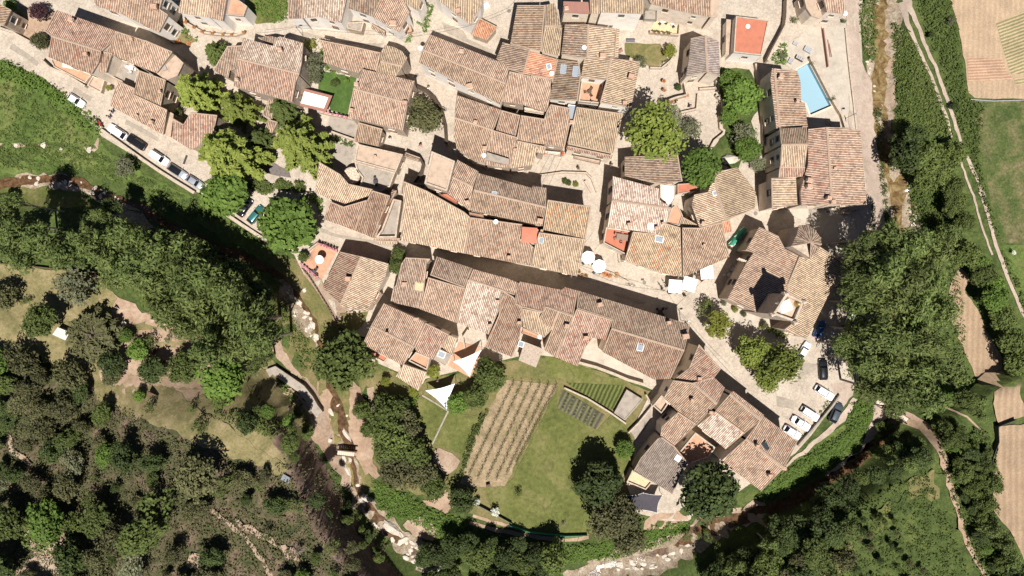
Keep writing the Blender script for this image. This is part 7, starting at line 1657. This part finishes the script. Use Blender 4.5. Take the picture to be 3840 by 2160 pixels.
def person(t, p, ang, pose, top, legs, hair, label, gz=.15):
    v = at(t, p, gz + .9); e = empty('person', (v.x, v.y, gz), label, 'person', rz=math.radians(ang))
    if pose not in _pm:
        J, E, R = figure(pose); body = skinmesh('body', J, E, R, SKIN)
        keep = [0, 1, 2]; tj = [J[i] for i in (0, 1, 2)]; te = [(0, 1), (1, 2)]; tr = [.175, .155, .165]
        lj = [J[0]]; le = []; lr = [.165]; k = 5
        for s in range(2):
            b = len(lj); lj += [J[k], J[k + 1], J[k + 2]]; le += [(0, b), (b, b + 1), (b + 1, b + 2)]; lr += [.105, .078, .058]
            a = len(tj); tj += [J[k + 4], J[k + 5]]; te += [(2, a), (a, a + 1)]; tr += [.075, .058]; k += 13
        hd = Vector(J[4]); hm = MB(); hm.lathe((hd.x - .02, hd.y, hd.z - .02), [(.105, 0), (.112, .05), (.09, .10), (.04, .125)], 12)
        fc = MB(); fc.box((hd.x + .10, 0, hd.z - .01), (.03, .025, .04)); fc.box((hd.x + .088, 0, hd.z - .055), (.015, .045, .012))
        for s in (-1, 1): fc.box((hd.x + .085, s * .035, hd.z + .02), (.02, .02, .014)); fc.box((hd.x - .01, s * .097, hd.z), (.03, .02, .05))
        _pm[pose] = (body, skinmesh('shirt', tj, te, tr, SKIN), skinmesh('trousers', lj, le, lr, SKIN), meshd('hair', hm.V, hm.F, [SKIN], hm.M, smooth=True), meshd('face', fc.V, fc.F, [SKIN], fc.M))
    for nm, me, c in zip(('body', 'shirt', 'trousers', 'hair', 'face'), _pm[pose], (None, top, legs, hair, None)):
        o = ob(nm, me, e)
        if c: 
            k = 'cloth_%02d_%02d_%02d' % tuple(int(x * 99) for x in c); o.material_slots[0].link = 'OBJECT'; o.material_slots[0].material = MATS.get(k) or plain(k, c, .85, var=.05)
WH, BK, BL, RD, GY, PK, DH = (.75, .74, .72), (.02, .02, .025), (.06, .12, .3), (.5, .04, .04), (.25, .25, .26), (.65, .25, .4), (.03, .02, .015)
person('A', (842,840), 200, 'walk', BK, BL, DH, 'person in dark clothes walking on the street, the upper of the pair')
person('A', (820,880), 210, 'walk', GY, BL, DH, 'person in grey walking on the street, the lower of the pair')
person('B', (1300,662), 100, 'walk', BK, WH, DH, 'person in black and white climbing the curving lane')
person('B', (1008,1045), -90, 'stand', WH, WH, DH, 'person in white by the small courtyard planter')
person('B', (1240,1095), -70, 'walk', BK, PK, DH, 'person in black with pink below the olive-brown tree')
person('C', (1345,800), 150, 'walk', PK, BK, DH, 'person in pink leaning on the plaza parapet')
person('C', (500,1268), -60, 'walk', BK, BK, DH, 'person in black crossing the plaza ramp')
person('C', (750,1242), -60, 'walk', BK, GY, DH, 'person in dark clothes at the plaza corner')
person('C', (1240,765), 0, 'stand', (.6, .45, .05), BK, DH, 'person in yellow beside the plaza pots')
person('G', (1190,768), 90, 'sit', PK, BK, DH, 'seated person in pink below the square parasols')
person('G', (1308,785), 120, 'sit', (.1, .35, .25), BK, DH, 'seated person in green below the square parasols')
person('G', (1140,742), 60, 'stand', (.1, .3, .15), GY, DH, 'person in green beside the bicycles')
person('G', (1432,655), 0, 'sit', RD, BK, DH, 'seated person in red near the corner house')
person('F', (520,545), 0, 'sit', GY, BL, DH, 'x') if False else None
person('F', (1368,1420), 0, 'stand', RD, GY, DH, 'person in red in the small lower garden')
person('C', (600,765), 0, 'sit', WH, BL, DH, 'person in white on the high orange terrace', 5.7)
person('H', (520,722), 90, 'stand', RD, BK, DH, 'person in red against the church east wall')
person('G', (1155,880), 0, 'sit', GY, BK, DH, 'seated person in grey in the long house shadow')
# ------------------------------------------------------------------ cables, lamps, poles, odds and ends
def cable(pts, label):
    P = [at(t, p, z) for t, p, z in pts]; out = []
    for a, b in zip(P[:-1], P[1:]):
        for k in range(9): f = k / 8; q = a.lerp(b, f); q.z -= .5 * math.sin(math.pi * f); out.append(q)
    m = MB(); m.tube(out, .022, 4); o = m.build('power_cable', METAL); tag(o, label, 'cable')
cable([('G', (500,648), 6.5), ('G', (862,810), 6.5), ('G', (1235,860), 6.5)], 'cable running along the long shaded lane')
cable([('G', (488,640), 6.5), ('G', (1000,780), 6), ('G', (1238,862), 6)], 'second cable above the square below the parasols')
cable([('C', (400,1130), 6), ('C', (255,1449), 6)], 'cable crossing the plaza ramp')
cable([('C', (285,1170), 6), ('C', (210,1310), 6)], 'shorter cable left of the crossing one on the plaza ramp')
cable([('G', (525,560), 6.5), ('G', (668,385), 6.5)], 'short cable by the octagonal parasols')
cable([('G', (1238,860), 6), ('G', (1520,600), 6)], 'cable from the lane corner to the church')
cable([('G', (1238,862), 6), ('G', (1350,1030), 6), ('G', (1700,1420), 6)], 'cable descending the lane to the car park')
cable([('L', (490,690), 5), ('L', (690,830), 7)], 'cable over the lower right stream')
cable([('K', (575,1170), 5), ('K', (490,1449), 5)], 'cable over the shingle at the bottom')
cable([('B', (0,250), 7), ('B', (290,205), 7), ('B', (1060,270), 7)], 'cable along the upper lane')
cable([('B', (1080,290), 7), ('B', (1590,200), 7), ('B', (1932,70), 7)], 'cable above the orange porch')
cable([('B', (1932,60), 7), ('C', (50,0), 7)], 'cable end at the top of the shaded block')
cable([('R', (450,260), 7), ('R', (870,505), 6), ('R', (1650,760), 6)], 'cable through the black-shaded lane')
def lamp(t, p, label, z=5.0, rz=0.0):
    v = at(t, p, z); e = empty('street_lamp', (v.x, v.y, 0.1), label, 'street lamp', rz=rz)
    m = MB(); m.tube([(0, 0, 0), (0, 0, z - .3), (.25, 0, z - .1)], .05, 6); m.build('pole', METAL, e); m = MB(); m.box((.4, 0, z - .05), (.45, .3, .14), top=.7); m.build('lamp_head', STEEL, e)
for a_ in [('C', (750,1372), 'street lamp at the plaza corner house'), ('C', (1312,562), 'street lamp at the chapel corner'), ('G', (833,523), 'street lamp on the lower corner of the red terrace'), ('A', (1318,396), 'lamp at the lane end of the weathered house'), ('F', (625,462 - 30), 'x'), ('D', (37,1247), 'lamp in the shaded lane beside the farmhouse'), ('G', (1318,976), 'lamp at the corner of the long lower row'), ('D', (655,858), 'short lamp post beside the gravel road'), ('B', (1480,1130), 'lamp bracket at the corner of the black-shaded lane'), ('B', (298,200), 'lamp post where the cables meet on the upper lane')]:
    if a_[2] != 'x': lamp(*a_)
cl = [('D', (300,375), 1.4, .9, .4, 'grey-blue box trailer above the pool'), ('D', (205,330), .9, .6, .2, 'stack of pale boards above the pool'), ('D', (170,460), .8, 1.0, .3, 'grey pallet on the terrace above the pool'), ('D', (240,440), 1.5, .6, .6, 'dark lounger frame above the pool')]
for t, p, w, d, h_, l in cl:
    v = at(t, p, h_); e = empty('crate', (v.x, v.y, .2), l, 'crate', rz=-.5); m = MB(); m.box((0, 0, h_ / 2), (w, d, h_), top=.95); m.build('box', GREYF if 'pale' in l or 'pallet' in l else (GLASSB if 'blue' in l else DARKW), e)
    for k in range(4): q = MB(); q.box((-w / 2 + (k + .5) * w / 4, 0, h_ + .03), (w / 5, d * .95, .04)); q.build('slat', STEEL, e)
for i, (x0, y0, x1, y1) in enumerate([(452,300,470,430),(462,330,482,430)]):
    a, b = at('D', (x0, y0), .3), at('D', (x1, y1), .3); m = MB(); m.tube([a, b], .07, 6); tag_build(m, 'timber_beam', BROWNF, 'long timber beam lying on the concrete ramp' + (', the thinner of two' if i else ''), 'beam')
v = at('B', (1735,40), .9); m = MB(); m.box((v.x, v.y, .5), (1.0, .8, .75), .5); tag_build(m, 'storage_box', WHITEF, 'white box with a small lid beside the iron rail in the upper lane', 'box')
v = at('B', (1150,205), 2.4); e = empty('balcony', (v.x, v.y, 0), 'terracotta-floored balcony on the side of the fan-roofed house', 'balcony', rz=.3)
m = MB(); m.box((0, 0, 2.3), (.9, 2.2, .15)); m.build('floor', TERRA, e); m = MB()
for dx, dy, sx, sy in ((.45, 0, .04, 2.2), (0, 1.1, .9, .04), (0, -1.1, .9, .04)): m.box((dx, dy, 2.9), (sx, sy, .05)); m.box((dx, dy, 2.65), (sx, sy, .03))
m.build('railing', METAL, e); 
for sx in (-1, 1): q = MB(); q.box((-.1, sx * .9, 1.1), (.12, .12, 2.25)); q.build('bracket', STONE, e)
def balcony(t, pts, z, mat, label):
    P = [Vector(at(t, p, z)[:2]) for p in pts]; e = empty('balcony', (0, 0, 0), label, 'balcony'); m = MB(); m.prism(P, z - .15, z); m.build('floor', mat, e)
    m = MB(); n = len(P)
    for i in range(n):
        a, b = P[i], P[(i + 1) % n]
        for zz in (.45, .9): m.tube([(a.x, a.y, z + zz), (b.x, b.y, z + zz)], .025, 4)
        m.tube([(a.x, a.y, z), (a.x, a.y, z + .9)], .03, 4)
    m.build('railing', METAL, e)
balcony('R', [(175,925),(310,915),(475,1040),(460,1080)], 8.4, REDF, 'red balcony between the tower house and the broadest tan roof')
balcony('R', [(640,1190),(870,1235),(862,1275),(645,1232)], 8.6, TERRA, 'orange balcony with a wooden rail behind the long dark-tiled house')
balcony('G', [(82,1022),(245,1095),(235,1122),(70,1062)], 2.6, TERRA, 'long orange balcony over the dark light-well')
balcony('Q', [(345,330),(680,400),(650,445),(345,395)], 5.6, LIME, 'cream balcony under the red-striped awning')
balcony('Q', [(1090,1060),(1500,1140),(1480,1200),(1090,1110)], 3.2, PINKF, 'long iron-railed balcony on the plaza')
balcony('Q', [(655,985),(905,1010),(895,1080),(655,1040)], 3.2, LIME, 'short balcony with red flowers on the plaza')
balcony('P', [(945,205),(1215,215),(1205,280),(935,265)], 4.5, TERRA, 'orange balcony below the flat red-brown roof')
balcony('C', [(1000,80),(1085,95),(1085,165),(990,160)], 4.0, GREYF, 'small grey balcony beside the yellow patio')
# ------------------------------------------------------------------ labels: look-alikes are told apart by their place in their own group
ORD = ['leftmost', 'second', 'third', 'fourth', 'fifth', 'sixth', 'seventh', 'eighth', 'ninth', 'tenth', 'eleventh', 'twelfth', 'thirteenth', 'fourteenth', 'fifteenth', 'sixteenth', 'seventeenth', 'eighteenth', 'nineteenth', 'twentieth']
def ordinals():
    d = {}
    for o in bpy.data.objects:
        if o.parent is None and o.get('label') and o.get('kind') is None and o.get('group') is None: d.setdefault(o['label'], []).append(o)
    px = lambda o: (o.location.x * (H / (H - max(0, o.location.z))), o.location.y)
    for l, L in d.items():
        if len(L) < 2: continue
        n = len(L); L.sort(key=lambda o: -px(o)[1]); nb = 1 if n <= 20 else (2 if n <= 40 else 3)
        bands = [''] if nb == 1 else ['upper row', 'lower row'] if nb == 2 else ['upper row', 'middle row', 'lower row']
        for b in range(nb):
            B = sorted(L[b * n // nb:(b + 1) * n // nb], key=lambda o: px(o)[0])
            for i, o in enumerate(B):
                o['group'] = l; w = 'leftmost' if i == 0 else 'rightmost' if i == len(B) - 1 else ORD[i] + ' from left'
                o['label'] = l + ', ' + w + (' in the ' + bands[b] if bands[b] else '')
ordinals()
for o in bpy.data.objects:
    if o.parent is None and o.get('label') and not 4 <= len(o['label'].split()) <= 16: print('LABEL', len(o['label'].split()), o['label'])
